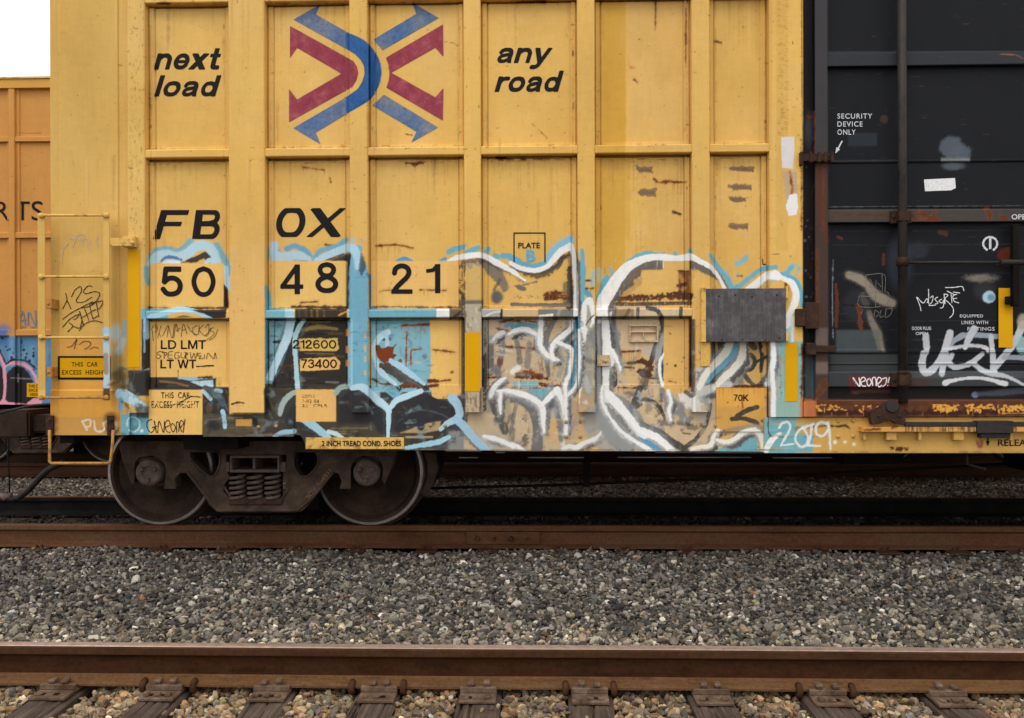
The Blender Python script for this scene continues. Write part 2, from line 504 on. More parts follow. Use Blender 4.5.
    blob(361.5, 240.5, 2, (148, 178, 160), 1.6, .7); st([(353, 240), (350, 247)], 5, (160, 190, 200), 4, .6)
    st([(367, 274), (371, 279), (372, 290), (372, 306)], [3, 6, 7], (80, 142, 178), 1)
    for v0, v1 in ((333, 338), (345, 352), (356, 362), (370, 376)):
        rect(364.2, v0, 366, v1, (222, 178, 98), .7, .9)
    st([(350, 277.5), (368, 277.3)], .5, (70, 120, 150), .5, .8); st([(350, 341.5), (368, 341.3)], .5, (70, 120, 150), .5, .8)
    # load data bay
    rect(265, 319, 353, 392, (48, 43, 38), 1)
    poly([(265, 320), (287, 320), (292, 334), (282, 366), (272, 384), (265, 384)], (122, 168, 180), 1)
    st([(268, 330), (268, 368)], 3, (80, 112, 132), 2, .8)
    st([(291, 320), (287, 338), (279, 356), (270, 377)], [9, 9, 8, 8], (186, 214, 226), 1)
    st([(304, 320), (298, 329), (294.5, 342), (296, 362), (297.5, 389)], [4, 5, 4.5, 4.5, 5], (170, 206, 210), 1)
    st([(274, 342), (282, 342)], 3, (60, 44, 42), 1); st([(272, 355), (300, 356)], .7, (60, 52, 44), .6); rust([(272, 369), (284, 366), (296, 365)], 1.4, .5, (90, 50, 30))
    for k in range(26):
        v = random.uniform(320, 388); u = random.uniform(300, 330)
        st([(u, v), (u + random.uniform(8, 20), v + random.uniform(-.5, .5))], random.uniform(.7, 2.2), random.choice([(76, 64, 48), (30, 27, 26), (96, 80, 54)]), 1.2, .6)
    for k in range(40):
        u, v = random.uniform(268, 300), random.uniform(366, 390); st([(u, v), (u + .5, v + random.uniform(1, 5))], .8, random.choice([(28, 26, 26), (84, 66, 48)]), .8, .7)
    st([(303, 330), (318, 327), (337, 329)], [3.2, 4, 2], (160, 136, 74), 2.4, .8)
    st([(306, 322), (330, 322)], 2, (110, 94, 60), 2, .7); st([(305, 353), (334, 354)], 1.6, (120, 100, 62), 1.4, .7)
    poly([(299, 338.5), (337, 338.5), (339, 349), (336, 351), (300, 351)], (214, 176, 92), 1.2, 1, 1)
    poly([(292, 341), (300, 339), (299, 350), (293, 349)], (196, 150, 84), 1, .9)
    poly([(299.5, 359), (335, 357), (340, 362), (339, 369), (330, 370), (300, 371)], (228, 178, 104), .9, 1, .8)
    st([(326, 382), (338, 382.5)], 2, (130, 124, 120), 2, .6)
    rect(345.5, 319, 348.5, 390, (72, 54, 44), 1, .8)
    rect(348, 319, 353, 392, (142, 192, 212), 1)
    for v0, v1 in ((329, 336), (346, 353), (360, 366)):
        rect(346, v0, 349.5, v1, (214, 150, 80), 1.4, .85)
    # sill below bays 48 and 21
    rect(264, 388, 352, 437, (66, 59, 48), 1); rect(296, 421, 410, 452, (72, 64, 50), 1)
    st([(266, 392), (268, 412)], 4, (40, 38, 36), 2); st([(268, 394), (274, 412)], .8, (120, 104, 74), .8, .5)
    poly([(282, 414), (287, 402), (294, 397), (297, 414), (296, 436), (288, 430)], (48, 50, 48), 2)
    st([(280, 414), (283, 403), (290, 395), (298, 391)], [5, 6, 6, 5], (160, 174, 168), 1.6)
    st([(305, 428), (306, 438)], 20, (46, 48, 50), 4, .8)
    for k in range(10):
        v = random.uniform(424, 448); u = random.uniform(318, 350)
        st([(u, v), (u + random.uniform(12, 40), v + random.uniform(-.6, .8))], random.uniform(.8, 2.4), random.choice([(150, 126, 86), (60, 54, 44), (118, 104, 74)]), 1.4, .8)
    st([(303, 419), (312, 425), (320, 431), (329, 438)], [7, 8, 8, 6], (160, 198, 212), 1.2)
    st([(309, 426), (318, 433), (324, 438)], 2.4, (110, 150, 170), 1, .8)
    st([(329, 432), (336, 434), (345, 439)], [5, 5, 2], (190, 214, 212), 1.4)
    st([(274, 436), (283, 432.5), (294, 431.5)], [3, 5, 5], (150, 182, 196), 1.4)
    rect(296, 389.4, 336, 421.6, (228, 178, 105), .5)
    st([(336, 393), (340, 388), (346, 386.5)], 5, (150, 172, 160), 2)
    # arch over the post foot and the black cloud
    blob(358, 404, 18, (46, 46, 50), 5, 1, 16); rect(338, 396, 380, 424, (44, 44, 46), 4, .9)
    st([(338, 397), (343, 392), (349, 390)], 4, (40, 42, 44), 1.5)
    poly([(384, 404), (396, 407), (408, 400), (424, 394), (446, 396), (452, 402), (455, 416), (440, 421), (416, 424), (397, 433), (389, 425), (386, 436), (376, 430), (374, 410)], (46, 46, 50), 3, 1, 1.6)
    st([(402, 415), (420, 410), (438, 413), (450, 419)], 1.6, (84, 88, 92), 1.6, .7); st([(398, 422), (420, 404)], 1.4, (70, 72, 76), 1.6, .6)
    st([(352, 388), (361, 387), (370, 393), (378, 401), (387, 408)], [5, 8, 8, 7], (178, 207, 220), 1.2)
    rect(371, 320, 431, 392, (128, 177, 190), 1)
    for k in range(12):
        v = random.uniform(322, 386); u = random.uniform(374, 420)
        st([(u, v), (u + random.uniform(4, 14), v + random.uniform(-1, 1))], random.uniform(1, 3), random.choice([(166, 200, 200), (96, 156, 184), (190, 190, 160)]), 2, .6)
    st([(374, 322), (428, 322)], 4, (84, 146, 160), 2, .7)
    st([(388, 332), (379, 338), (374, 350), (377, 364), (383, 374), (395, 384)], [6, 6, 5, 5, 6, 4], (184, 213, 224), 1.2)
    st([(383, 333), (387, 338), (387, 348)], 4, (166, 204, 226), 1.4)
    poly([(375, 346), (379, 345), (383, 349), (388, 346), (393, 346), (398, 341), (394, 350), (393, 353), (397, 355), (394, 359), (394, 364), (389, 367), (383, 363), (377, 357)], (122, 58, 24), .8, 1, 1)
    blob(400, 361, 2, (110, 60, 34), 1, .9)
    st([(382, 366), (393, 371), (406, 379), (424, 388)], [6, 10, 11, 8], (76, 68, 60), 1.4, 1, 1.6)
    st([(391, 361), (401, 367), (413, 376), (424, 384)], [5, 7, 6, 3], (168, 206, 224), 1.2)
    st([(407, 380), (423, 387)], 1, (150, 140, 120), 1, .7)
    rust([(373, 379), (382, 384), (392, 384)], 1.4, .55, (60, 40, 32)); rust([(402, 386), (420, 385)], 3.4, .55, (110, 54, 26))
    rust([(401, 325.5), (418, 325), (434, 324), (448, 321.5)], [1.4, 2, 2, .8], .65); c.drips(402, 430, 326, 20, 9, (166, 120, 66), .85)
    rust([(407, 332), (406.5, 346), (406, 366)], [.8, 1.2, .7], .6); rust([(411, 366), (411, 352), (414, 350), (421, 349)], 1., .6)
    poly([(430, 320), (461, 320), (461.5, 384), (464.5, 389), (461, 395), (457, 396), (456, 399), (438, 399), (432, 396), (431, 390), (428, 385), (431, 370)], FRESH, .6, 1, .6)
    rust([(433, 349.5), (445, 351), (455, 352)], [1.2, 1.6, 1], .5, (120, 84, 50)); c.drips(434, 452, 351, 5, 5, (150, 110, 60), .7)
    rust([(429, 381), (440, 381), (450, 379.5)], [3, 2.2, 1], .7, (110, 40, 24)); rust([(429, 386), (438, 385)], 2.6, .6, (100, 40, 24)); blob(452, 372, 1.6, (110, 74, 40), 1, .8)
    # Y shape below it
    poly([(384, 391), (404, 391), (395, 399)], (112, 172, 192), 1)
    st([(421, 391), (407, 396), (396, 401), (389, 409)], [5, 7, 6, 5], (184, 213, 224), 1)
    st([(380, 401), (386, 406), (389, 412)], 6, (184, 213, 224), 1)
    st([(389, 408), (388.5, 420), (388, 437)], [6, 4.5, 3], (184, 213, 224), 1)
    rect(371, 391, 380, 399, (150, 196, 206), 2, .8)
    # right end of the cloud
    poly([(400, 433), (416, 427), (432, 422), (441, 421), (440, 430), (424, 433)], (168, 146, 104), 1.4)
    blob(421, 427, 4, (48, 50, 60), 2.4)
    st([(404, 434), (430, 434), (440, 433)], 1.6, (64, 52, 44), 1); st([(406, 437), (432, 437)], 2.4, (170, 150, 120), 1.2, .9)
    st([(452, 398), (457, 404), (460, 413), (457, 419), (448, 423), (441, 429)], [9, 9, 8, 8, 6, 4], (168, 202, 218), 1)
    st([(406, 448), (422, 445), (438, 442), (449, 437)], [4, 5, 6, 5], (156, 200, 214), 1)
    rect(448, 430, 466, 452, (136, 138, 134), 5, .9)
    st([(457, 420), (465, 427), (473, 437), (482, 446), (488, 452)], [8, 9, 9, 8], (158, 194, 214), 1.2)
    # bay of the 21, above the square
    st([(397, 261.5), (404, 258.6), (412, 261.5)], 4, (84, 146, 182), .8)
    st([(441, 261), (445, 259)], 4, (90, 156, 188), 1)
    for p in (((449, 252), (455, 249), (463, 247)), ((467, 252), (472, 250), (478, 248)), ((486, 252), (488, 249)), ((495, 256), (497, 257)), ((503, 256), (512, 257), (519, 261))):
        st(list(p), 5.5, (108, 170, 190), 1.6)
    poly([(466, 258), (483, 258), (484, 306), (466, 306)], (200, 168, 108), 3, .7)
    st([(467, 262), (470, 268), (473, 262), (479, 265), (480, 258)], 2.6, (150, 142, 128), 2, .8)
    st([(484, 262), (491, 269), (499, 277), (504, 287)], [7, 11, 11, 9], (116, 108, 98), 3.5, .9, 2)
    blob(497, 297, 6, (84, 88, 90), 4, .95, 7); st([(500, 280), (494, 290)], 3, (84, 80, 74), 2, .7)
    st([(446, 262), (456, 258), (468, 256), (480, 255), (490, 259), (501, 265), (512, 271), (518, 275)], [2, 5, 6, 6, 6, 6, 5, 4], WHITE, 1.3)
    st([(502, 268), (514, 267)], 3, (110, 96, 74), 1.6, .6)
    rect(371, 261, 460.4, 306.5, (228, 182, 106), .5)
    for k in range(30):
        u, v = random.uniform(459, 465), random.uniform(262, 306)
        st([(u, v), (u + random.uniform(0, 1.6), v + random.uniform(.5, 4))], random.uniform(.8, 1.8), random.choice([(58, 48, 42), (110, 84, 56)]), .8, .85)
    rect(460, 300, 483, 306, (92, 96, 86), 3, .9)
    rust([(380, 291), (392, 290)], .9, .4); rust([(420, 290), (430, 290), (446, 290.5)], 1, .45, (150, 110, 60))
    st([(409, 265), (417, 268), (416, 276), (407, 281)], .6, (170, 120, 66), .5, .6); st([(392, 282), (389, 288), (391, 294)], .6, (150, 104, 60), .5, .7)
    rust([(371, 306.8), (461, 307.2)], 1.4, .45, (104, 64, 34))
    rect(368, 308.8, 436.5, 318.5, (114, 166, 182), .7); rect(436.5, 308.8, 449.5, 318.5, (228, 226, 226), .7)
    c.drips(393, 416, 310, 7, 9, (60, 110, 130), .8); rect(449.5, 308.8, 463, 318.5, (104, 92, 78), 1); st([(455, 316), (461, 312)], 3, (60, 52, 46), 1.4)
    rect(464, 304, 482, 333, (178, 166, 144), 1.4); rect(464, 388, 482, 413, (186, 164, 134), 1.4)
    for k in range(30):
        u, v = random.uniform(465, 481), random.choice([random.uniform(306, 332), random.uniform(392, 410)])
        st([(u, v), (u + random.uniform(0, 1.2), v + random.uniform(1, 5))], random.uniform(.8, 1.8), random.choice([(120, 104, 84), (206, 196, 176), (90, 80, 68)]), .8, .6)
    rect(461, 318, 465.5, 412, (70, 60, 50), 2, .8); rect(479.5, 388, 487, 413, (60, 56, 52), 1.6, .9)
    # -------- third bay: base of greys and tan
    rect(481.5, 319, 577, 452, (196, 172, 138), 2); rect(481.5, 319, 488, 390, (142, 136, 126), 1.5)
    rect(464, 412, 512, 452, (190, 168, 136), 2)
    rect(481.5, 308.8, 503, 318.5, (164, 162, 156), 1); st([(484, 317), (492, 313), (502, 311)], 2, (206, 206, 202), 1.4); st([(502, 310), (501, 318)], 2.4, (60, 52, 44), 1)
    rect(503, 308.8, 538, 318.5, (202, 174, 128), 1); rect(538, 308.8, 574, 318.5, (122, 118, 112), 1.2)
    st([(560, 309), (557, 318)], 3, (150, 146, 140), 1.4); st([(540, 316.5), (552, 315)], 3, (226, 222, 214), 1)
    rect(508, 279, 566, 306, (212, 172, 104), 3, .6)
    st([(512, 268), (526, 272), (544, 271), (555, 266), (564, 257)], 4, (132, 120, 94), 2, .85)
    st([(562, 258), (569, 256), (571, 270)], 4, (120, 98, 66), 3, .7)
    st([(569, 268), (570.5, 288), (570, 306)], [3, 7, 9], (56, 50, 46), 3, .95, 1.6)
    st([(566, 285), (566, 304)], 6, (96, 84, 70), 4, .7)
    st([(512, 304.5), (540, 305), (570, 305)], 3.6, (110, 102, 88), 1.6)
    st([(511, 258), (520, 263), (532, 266), (546, 263)], 5, (108, 168, 188), 1.2)
    st([(549, 259), (556, 249), (563, 244), (570, 240)], 8, (136, 188, 210), 4, .9)
    st([(557, 249), (561, 244), (565, 242)], 3.4, (84, 128, 146), 1.6, .9)
    st([(511, 263), (520, 268), (533, 270.5), (545, 267.5), (553, 260), (560, 252), (570, 246)], [4, 5, 5, 5, 6, 7, 7], WHITE, 1.1)
    st([(570, 245), (574, 255), (575, 270), (576, 290), (575.5, 320)], [6, 5, 5, 4.5, 5], (222, 222, 220), 1.4)
    st([(577, 252), (577, 300)], 2, (120, 168, 186), 1.4, .8)
    st([(512, 273), (518, 276), (525, 280.5)], 2.6, WHITE, 1)
    st([(515, 286), (519, 287), (524, 289)], [2, 5, 4], (112, 104, 92), 1.4); st([(523, 285), (531, 283), (537, 281.5)], 1.8, (130, 116, 94), 1.4)
    rust([(545, 295), (556, 294), (566, 296)], [4, 7, 4], .5, (120, 64, 26)); rust([(546, 298.5), (560, 298), (568, 299)], 3, .6, (70, 40, 26))
    c.drips(546, 568, 296, 8, 8, (150, 86, 36), .7)
    for k in range(12):
        u = 513 + 2.4 * k; st([(u, 295 + random.random() * 2), (u + 1.5, 297 + random.random() * 2)], .5, (130, 96, 50), .5, .8)
    # post 4
    rect(578, 320, 596, 413, (160, 154, 140), 1.5); rect(578, 388, 596, 413, (176, 148, 114), 2)
    st([(582, 250), (583, 272), (582.5, 300)], [4, 6, 4], (108, 168, 188), 1.2)
    st([(593, 272), (592, 284)], [3, 5], (140, 190, 204), 3, .8); st([(584, 290), (590, 297)], 5, TB, 2)
    st([(580.5, 296), (580, 308)], 3, TB, 1.2)
    rust([(583, 280.5), (591, 280.5)], 1.2, .6, (50, 36, 28)); rust([(583, 288.5), (593, 288.5)], 1.4, .7, (60, 46, 34)); c.drips(584, 592, 289, 8, 6, (70, 120, 130), .8)
    poly([(578.5, 412), (579, 322), (582, 304), (587, 297), (592, 298), (595, 306), (595, 324), (590, 330), (586, 345), (584, 375), (580, 400)], (232, 230, 226), 1.2, 1, 1)
    st([(588, 306), (589, 318), (588, 326)], [2, 5, 4], (150, 148, 138), 2, .9)
    st([(586, 325), (590, 319), (594, 315)], 1.2, (84, 60, 40), .8)
    st([(590, 330), (588, 350), (587, 372), (589, 392)], [5, 8, 9, 9], (150, 148, 138), 2, .9)
    st([(593, 325), (593, 392)], 2.6, (178, 160, 110), 1, .8); st([(585, 378), (589, 390)], 6, (176, 174, 170), 2, .8)
    rect(594.5, 318, 598, 412, (90, 88, 82), 1, .85)
    # bay 3 letter strokes
    st([(513, 327), (524, 325), (538, 327)], 5, (92, 150, 168), 1.6)
    rust([(513, 321), (519, 321)], 1.6, .5, (60, 44, 34)); rust([(526, 321), (536, 322)], 1.6, .5, (120, 74, 40)); rust([(541, 320), (552, 321)], 2, .45, (130, 84, 46))
    st([(509, 334), (516, 330), (526, 329.5), (536, 334)], [3, 4.5, 5, 4], WHITE, 1)
    st([(503, 332), (497, 335), (493, 340)], [4, 4, 2], (212, 212, 210), 1.2); st([(500, 322), (506, 334)], 7, (168, 170, 172), 3, .8)
    st([(506, 326), (512, 323)], 4, (98, 158, 178), 1.5, .9); rust([(500, 322), (512, 320)], 2.4, .5, (150, 84, 40)); rust([(498, 329), (508, 331)], 2.4, .5, (170, 92, 44))
    rust([(500, 347), (513, 347), (537, 349)], [3, 2.4, 1.4], .6, (100, 46, 28))
    st([(503, 340), (502, 352), (497, 372)], [4, 6, 5], (108, 110, 116), 2, .85); st([(491, 346), (489, 372)], [6, 9], (92, 90, 90), 3, .85)
    blob(500, 362, 3, (110, 50, 30), 1.6, .8, 5); rust([(486, 378), (500, 377)], 1.6, .65, (90, 50, 30)); c.drips(521, 528, 349, 14, 4, (190, 130, 70), .7)
    st([(515, 332), (518, 348), (520, 362)], [3, 5, 6], (112, 108, 104), 2, .8); st([(529, 344), (527, 366)], 6, (128, 118, 110), 2.4, .8)
    st([(518, 338), (528, 340)], 3, (160, 152, 140), 2, .8)
    st([(541, 319), (540.5, 334), (540.5, 346), (546, 354), (553, 358), (559, 360)], [5, 5.5, 5, 5, 4, 2], WHITE, 1)
    st([(543, 320), (542.5, 334), (543, 350), (542, 366), (546, 374)], [1.2, 1.4, 1, 1, .8], (156, 92, 50), .8, .85)
    st([(556, 318), (549, 330), (546, 342), (549, 352)], [5, 6, 6, 4], (106, 103, 98), 2, .95); st([(560, 322), (556, 334)], 5, (190, 166, 128), 2, .9)
    poly([(557, 341), (566, 336), (576, 329), (576, 346), (571, 347), (563, 342)], (88, 144, 166), 1)
    st([(572, 319), (571, 328), (563, 335), (554, 343), (551.5, 352), (554, 360)], [3, 4, 5, 5, 4, 3], WHITE, 1)
    st([(557, 342), (566, 346), (572, 350), (571, 364), (569.5, 374), (565.5, 384), (565.5, 394)], [3, 4.5, 4, 4, 3.5, 4, 4], WHITE, 1)
    st([(577, 319), (577, 350), (575, 372), (571, 388)], [6, 7, 6, 5], (74, 132, 154), 1.2); blob(574.5, 349, 4, (40, 96, 118), 2, .8)
    st([(578.5, 330), (579.5, 355), (578, 378), (574, 388), (567, 396)], [2.6, 3, 3.4, 3.4, 3.4], (230, 230, 226), 1)
    st([(572, 386), (576, 377)], 5, (50, 106, 140), 1.6, .9)
    st([(546, 346), (547, 362), (548.5, 376)], 4, (92, 90, 90), 2, .85); st([(559, 350), (562, 362), (559, 376)], 5, (150, 146, 138), 3, .8)
    st([(557, 353), (561, 361)], 5, (110, 106, 96), 2.4, .7)
    st([(513, 372), (518, 368)], 6, (230, 226, 218), 2, .9)
    rust([(517, 375), (530, 374), (544, 378), (550, 379)], [7, 8, 4, 2], .55, (150, 76, 28)); rust([(517, 377), (534, 377), (548, 379)], [4, 4, 2], .5, (80, 38, 22))
    c.drips(518, 545, 370, 10, 9, (196, 110, 46), .7)
    poly([(513, 381), (538, 381), (536, 388), (513, 388)], (122, 166, 172), 2, .9); rust([(540, 384), (552, 386), (566, 386)], [4, 3, 1.2], .65, (104, 48, 26))
    rust([(512, 388), (540, 388.5)], 1.1, .5, (70, 54, 44))
    # sill under bay 3
    poly([(525, 389), (553, 388), (543, 402)], (116, 172, 182), 1)
    st([(505, 402), (512, 399), (522, 401), (531, 408), (536, 420), (538, 436), (537, 448)], [6, 8, 9, 9, 9, 10, 11], (102, 102, 106), 2, .95)
    st([(556, 401), (550, 404), (546, 416), (543, 432)], [7, 8, 7, 5], (110, 110, 112), 2, .95); st([(553, 402), (558, 414), (561, 428), (562, 438)], [5, 7, 6, 7], (114, 114, 116), 2, .95)
    st([(516, 404), (513, 420), (511, 432)], 4, (128, 122, 112), 1.4, .9); st([(512, 430), (511, 444)], 6, (116, 110, 102), 2, .8)
    st([(508, 391), (518, 393), (530, 397), (539, 403), (543, 410), (543.5, 422), (544, 433)], [5, 6, 6, 6, 6, 5, 2], WHITE, 1)
    st([(543, 404), (550, 396), (556, 391), (558, 389)], [5, 6, 6, 5], WHITE, 1); st([(557, 390), (562, 400), (564, 414)], [7, 5, 3], WHITE, 1)
    st([(565.5, 390), (566, 412), (566, 434)], [3.4, 3.2, 3.6], (232, 232, 228), 1)
    st([(548, 440), (552, 420), (556, 440)], 5, (212, 168, 108), 3, .7)
    poly([(568, 398), (596, 412), (604, 416), (600, 434), (576, 440), (567, 438)], (190, 160, 124), 3, .8); blob(590, 418, 9, (110, 92, 74), 6, .6)
    st([(562, 449), (570, 446.5), (576, 447.5), (584, 443), (596, 438), (602, 431)], [3, 5, 5, 5, 4, 2], (226, 222, 214), 1)
    st([(512, 444), (518, 447), (525, 451)], [4, 5, 4], (232, 228, 222), 1)
    st([(484, 436), (492, 438), (502, 441), (514, 447)], [3, 5, 5, 4], (230, 228, 222), 1)
    st([(480, 450), (492, 446)], 5, (170, 172, 166), 2, .8)
    st([(490, 392), (494, 404), (501, 418), (505, 431)], [8, 11, 10, 8], (78, 76, 76), 2.4, .95); st([(486, 396), (488, 410)], 6, (150, 146, 138), 3, .8)
    st([(491, 396), (494, 388), (499, 382), (505, 378)], [4, 5, 4, 3], (228, 228, 226), 1); st([(498, 391), (506, 390.5), (513, 391)], 4, WHITE, 1); st([(501, 391), (500, 402), (500.5, 414)], [4, 4, 2], WHITE, 1)
    st([(507, 401), (509, 410), (506, 420)], 5, (176, 158, 126), 2, .9)
    # -------- fourth bay
    rect(597, 306, 662, 452, (200, 174, 140), 2)
    rect(640, 388, 716, 452, (202, 175, 138), 2)
    rect(597, 308.8, 612, 319, (222, 220, 212), 1); rect(613, 308.8, 640, 319, (150, 126, 92), 1.6); rect(634, 308.8, 646, 319, (196, 178, 146), 1.4)
    st([(615, 309), (613, 318)], 4, (104, 98, 90), 1.5); st([(629, 310), (624, 318)], 3, (116, 98, 74), 1.4); st([(638, 309), (638, 318)], 3.4, (92, 88, 84), 1.2)
    rect(645, 308.8, 694, 319, (206, 184, 146), 1.4); rect(684, 308.8, 693, 319, (214, 176, 112), 1)
    st([(648, 308), (657, 310.5), (662, 318)], 4.4, (76, 74, 70), 1); st([(681, 308), (681, 318)], 4, (84, 80, 72), 1.2)
    st([(603, 304), (604, 286), (607, 277)], [5, 8, 5], (98, 168, 192), 1.4); st([(610, 268), (613, 276)], 3, (110, 176, 194), 2, .8); st([(599, 270), (600, 280)], 6, (176, 196, 176), 5, .6)
    st([(597, 300), (601, 290)], 4, (96, 166, 192), 1.4)
    st([(611, 287), (618, 276), (629, 263), (640, 255), (650, 253), (660, 255), (664, 253)], [4, 6, 6, 5, 4, 4, 3], (108, 170, 188), 1.6)
    for q in ((675, 253), (690, 250)):
        st([q, (q[0] + 1, q[1] + 4)], 4, (108, 170, 190), 1.6)
    st([(619, 304), (626, 294), (634, 286), (642, 280)], 6, (178, 140, 80), 3, .7); st([(626, 288), (633, 284)], 3, (96, 74, 50), 1.6, .8)
    st([(642, 271), (646, 268.5), (653, 266.5)], 3, (150, 122, 80), 2, .8)
    st([(603, 320), (603, 304), (609, 292), (617, 280), (627, 268), (638, 261), (650, 257.5), (662, 257), (676, 259), (690, 257), (699, 261), (709, 266), (715, 272), (720, 279), (725, 289)],
       [11, 13, 14, 12, 11, 9, 7, 7, 7, 7, 5, 5, 4, 4, 4], WHITE, 1.1)
    poly([(657, 260), (663, 259), (664, 269)], WHITE, .8)
    rust([(607, 292), (608, 304)], 3.4, .55, (196, 112, 50)); rust([(604, 298), (612, 298)], 2, .5, (120, 50, 28))
    rect(663.5, 261, 688, 271, (216, 174, 100), .7); rect(642, 270.5, 679, 297, (219, 176, 100), 1)
    rect(678.5, 270.5, 690, 298, (122, 76, 40), 1.2); st([(680, 276), (684, 284), (683, 292)], 4, (190, 130, 70), 2, .8); rust([(678, 271), (688, 271)], 1.2, .6, (60, 40, 30)); rust([(679, 286), (686, 284)], 3, .6, (60, 34, 26))
    rust([(618, 299), (630, 298), (646, 297.5), (668, 297), (689, 295)], [4, 6, 4, 4, 8], .75, (86, 48, 26)); st([(615, 304), (640, 304), (690, 303)], 4, (88, 70, 50), 1.6)
    # large white vertical and surroundings
    st([(613, 320), (612, 336), (617, 352), (622, 362)], [6, 9, 9, 6], (88, 86, 84), 2.4, .95)
    st([(603, 316), (604, 334), (606, 348), (610, 362)], [12, 13, 13, 10], WHITE, 1)
    st([(612, 350), (617, 360), (621, 370)], [4, 4, 2], WHITE, 1); st([(606, 364), (606, 380), (606, 400)], 7, (228, 226, 220), 1.2)
    st([(599, 325), (601, 348), (599, 372), (600, 410)], [4, 4, 5, 7], (152, 150, 146), 2, .9)
    st([(615, 372), (614, 384)], [4, 7], (46, 38, 34), 1.4); rust([(602, 368), (604, 378)], 2.6, .6, (120, 60, 28)); rust([(602, 376), (606, 386)], [4, 2], .6, (90, 44, 24))
    poly([(622, 350), (640, 350), (650, 362), (650, 388), (620, 388)], (210, 176, 122), 2, .8)
    rust([(622, 352), (640, 351)], 1.6, .65, (70, 44, 32)); c.drips(624, 640, 352, 26, 10, (176, 118, 62), .8); rust([(628, 363), (640, 362)], 2.4, .6, (84, 46, 28)); rust([(621, 367), (634, 368)], 1.4, .6, (60, 40, 30)); rust([(618, 387.6), (640, 388)], 1.4, .55, (84, 56, 36))
    st([(661, 319), (663, 330), (657, 344), (651, 362), (647, 372)], [5, 5.5, 6, 5, 3], (64, 61, 58), 1.2)
    st([(668, 330), (660, 345), (658, 358)], 6, (160, 158, 154), 3, .85)
    rust([(643, 361), (649, 366), (646, 374), (641, 370)], [4, 8, 9, 6], .8, (76, 40, 22)); rust([(650, 378), (668, 379.5)], 1.2, .5, (70, 50, 40)); st([(646, 378), (645, 387)], 6, (70, 66, 60), 2, .8)
    st([(665, 352), (660, 362), (660, 374), (663, 386)], [2, 3, 3, 3], WHITE, 1); st([(663, 364), (662, 378)], 2.4, (84, 148, 166), 1)
    rect(664, 318.5, 688.5, 390, (222, 176, 102), .6); poly([(666, 386), (688, 386), (688, 394), (676, 394), (668, 391)], (222, 176, 102), .8)
    rect(688.5, 319, 691.5, 388, (128, 66, 40), 1, .9); rect(691, 319, 696, 392, (70, 58, 48), 1.2, .9)
    blob(675.5, 365.5, 1.5, (96, 70, 36), .8); blob(667, 364, 1, (120, 84, 44), .8); rust([(668, 381), (676, 382.5)], .8, .4)
    rect(695.5, 368, 712, 413, (196, 194, 188), 3, .95); rect(695, 300, 711, 368, (216, 172, 96), 1, .6)
    # under the grey board
    rect(711, 340, 776, 392, (150, 140, 118), 2); rect(711.5, 342, 727, 368, (70, 64, 56), 2.4)
    blob(724, 350, 3, (60, 54, 48), 2); st([(716, 343), (717, 352)], 3, (190, 160, 104), 1.5, .8)
    rect(744, 340, 772, 388, (206, 166, 96), 2)
    st([(728, 385), (714, 388), (700, 392)], 9, (190, 188, 182), 3, .9)
    st([(731, 340), (726, 352), (717, 362), (706, 374), (699, 388)], [8, 9, 8, 7, 6], (230, 222, 206), 1)
    st([(737, 340), (733, 354), (724, 364), (714, 374), (708, 382)], [5, 6, 6, 5, 3], (104, 166, 186), 1.1)
    st([(743, 340), (742, 356), (735, 367), (725, 377), (714, 388)], [6, 8, 8, 7, 6], (234, 228, 212), 1)
    st([(740.5, 344), (740, 354), (736, 364)], 1, (190, 140, 70), .8, .8)
    st([(697, 380), (704, 374)], 4, (130, 132, 130), 2, .7)
    st([(744, 354), (751, 355), (755, 361), (752, 368), (744, 371)], 4.6, (60, 57, 53), 1); st([(748, 341), (754, 347)], 7, (64, 58, 52), 2, .9); st([(760, 343), (762, 356), (761, 371)], 4, (62, 59, 55), 1)
    st([(756, 362), (766, 357)], 3, (62, 59, 55), 1); blob(763.5, 350, 2.4, (216, 160, 116), 1.6)
    st([(744, 374), (750, 382), (758, 389)], 4.6, (80, 78, 72), 1.2); st([(770, 370), (764, 380), (757, 388)], 4.6, (92, 92, 88), 1.2); st([(738, 364), (742, 390)], 5, (120, 120, 112), 2.4, .8)
    rust([(716, 378), (725, 377.5), (735, 378)], 2.4, .65, (150, 72, 36)); c.drips(717, 735, 379, 8, 7, (206, 120, 60), .7); rust([(716, 387), (740, 387), (766, 386)], [3.4, 3, 4], .8, (84, 44, 28))
    # sill of bay 4
    st([(668, 391), (671, 401), (669, 410), (671, 420)], [4, 4, 3.4, 3], WHITE, 1); st([(672, 397), (676, 401)], 2, (110, 166, 180), 1)
    st([(662, 390), (667, 400), (666, 410)], [5, 6, 4], (128, 126, 122), 2, .9)
    poly([(678, 394), (696, 392), (696, 414), (686, 408), (680, 401)], (228, 224, 216), 1.4)
    st([(686, 392), (692, 396), (696, 390)], 4, (70, 66, 60), 1.4, .8)
    blob(677, 409, 6, (146, 142, 136), 3, 1, 7); st([(680, 412), (686, 420), (691, 418)], [6, 7, 5], (134, 130, 126), 2, .95); st([(678, 423), (688, 424)], 4, (98, 94, 88), 2.4, .8)
    st([(700, 398), (706, 402), (708, 408)], 6, (146, 140, 130), 2.4, .9); blob(704, 407, 3, (206, 170, 108), 2, .8); rect(696, 392, 700, 412, (210, 204, 192), 1.4, .8)
    st([(683, 433), (690, 434)], 2, (120, 96, 74), 1.4); blob(682, 430, 2, (130, 100, 80), 2, .8)
    st([(636, 403), (643, 400), (652, 401), (660, 408), (665, 419)], [3, 4, 4, 4, 3], (60, 57, 52), 1)
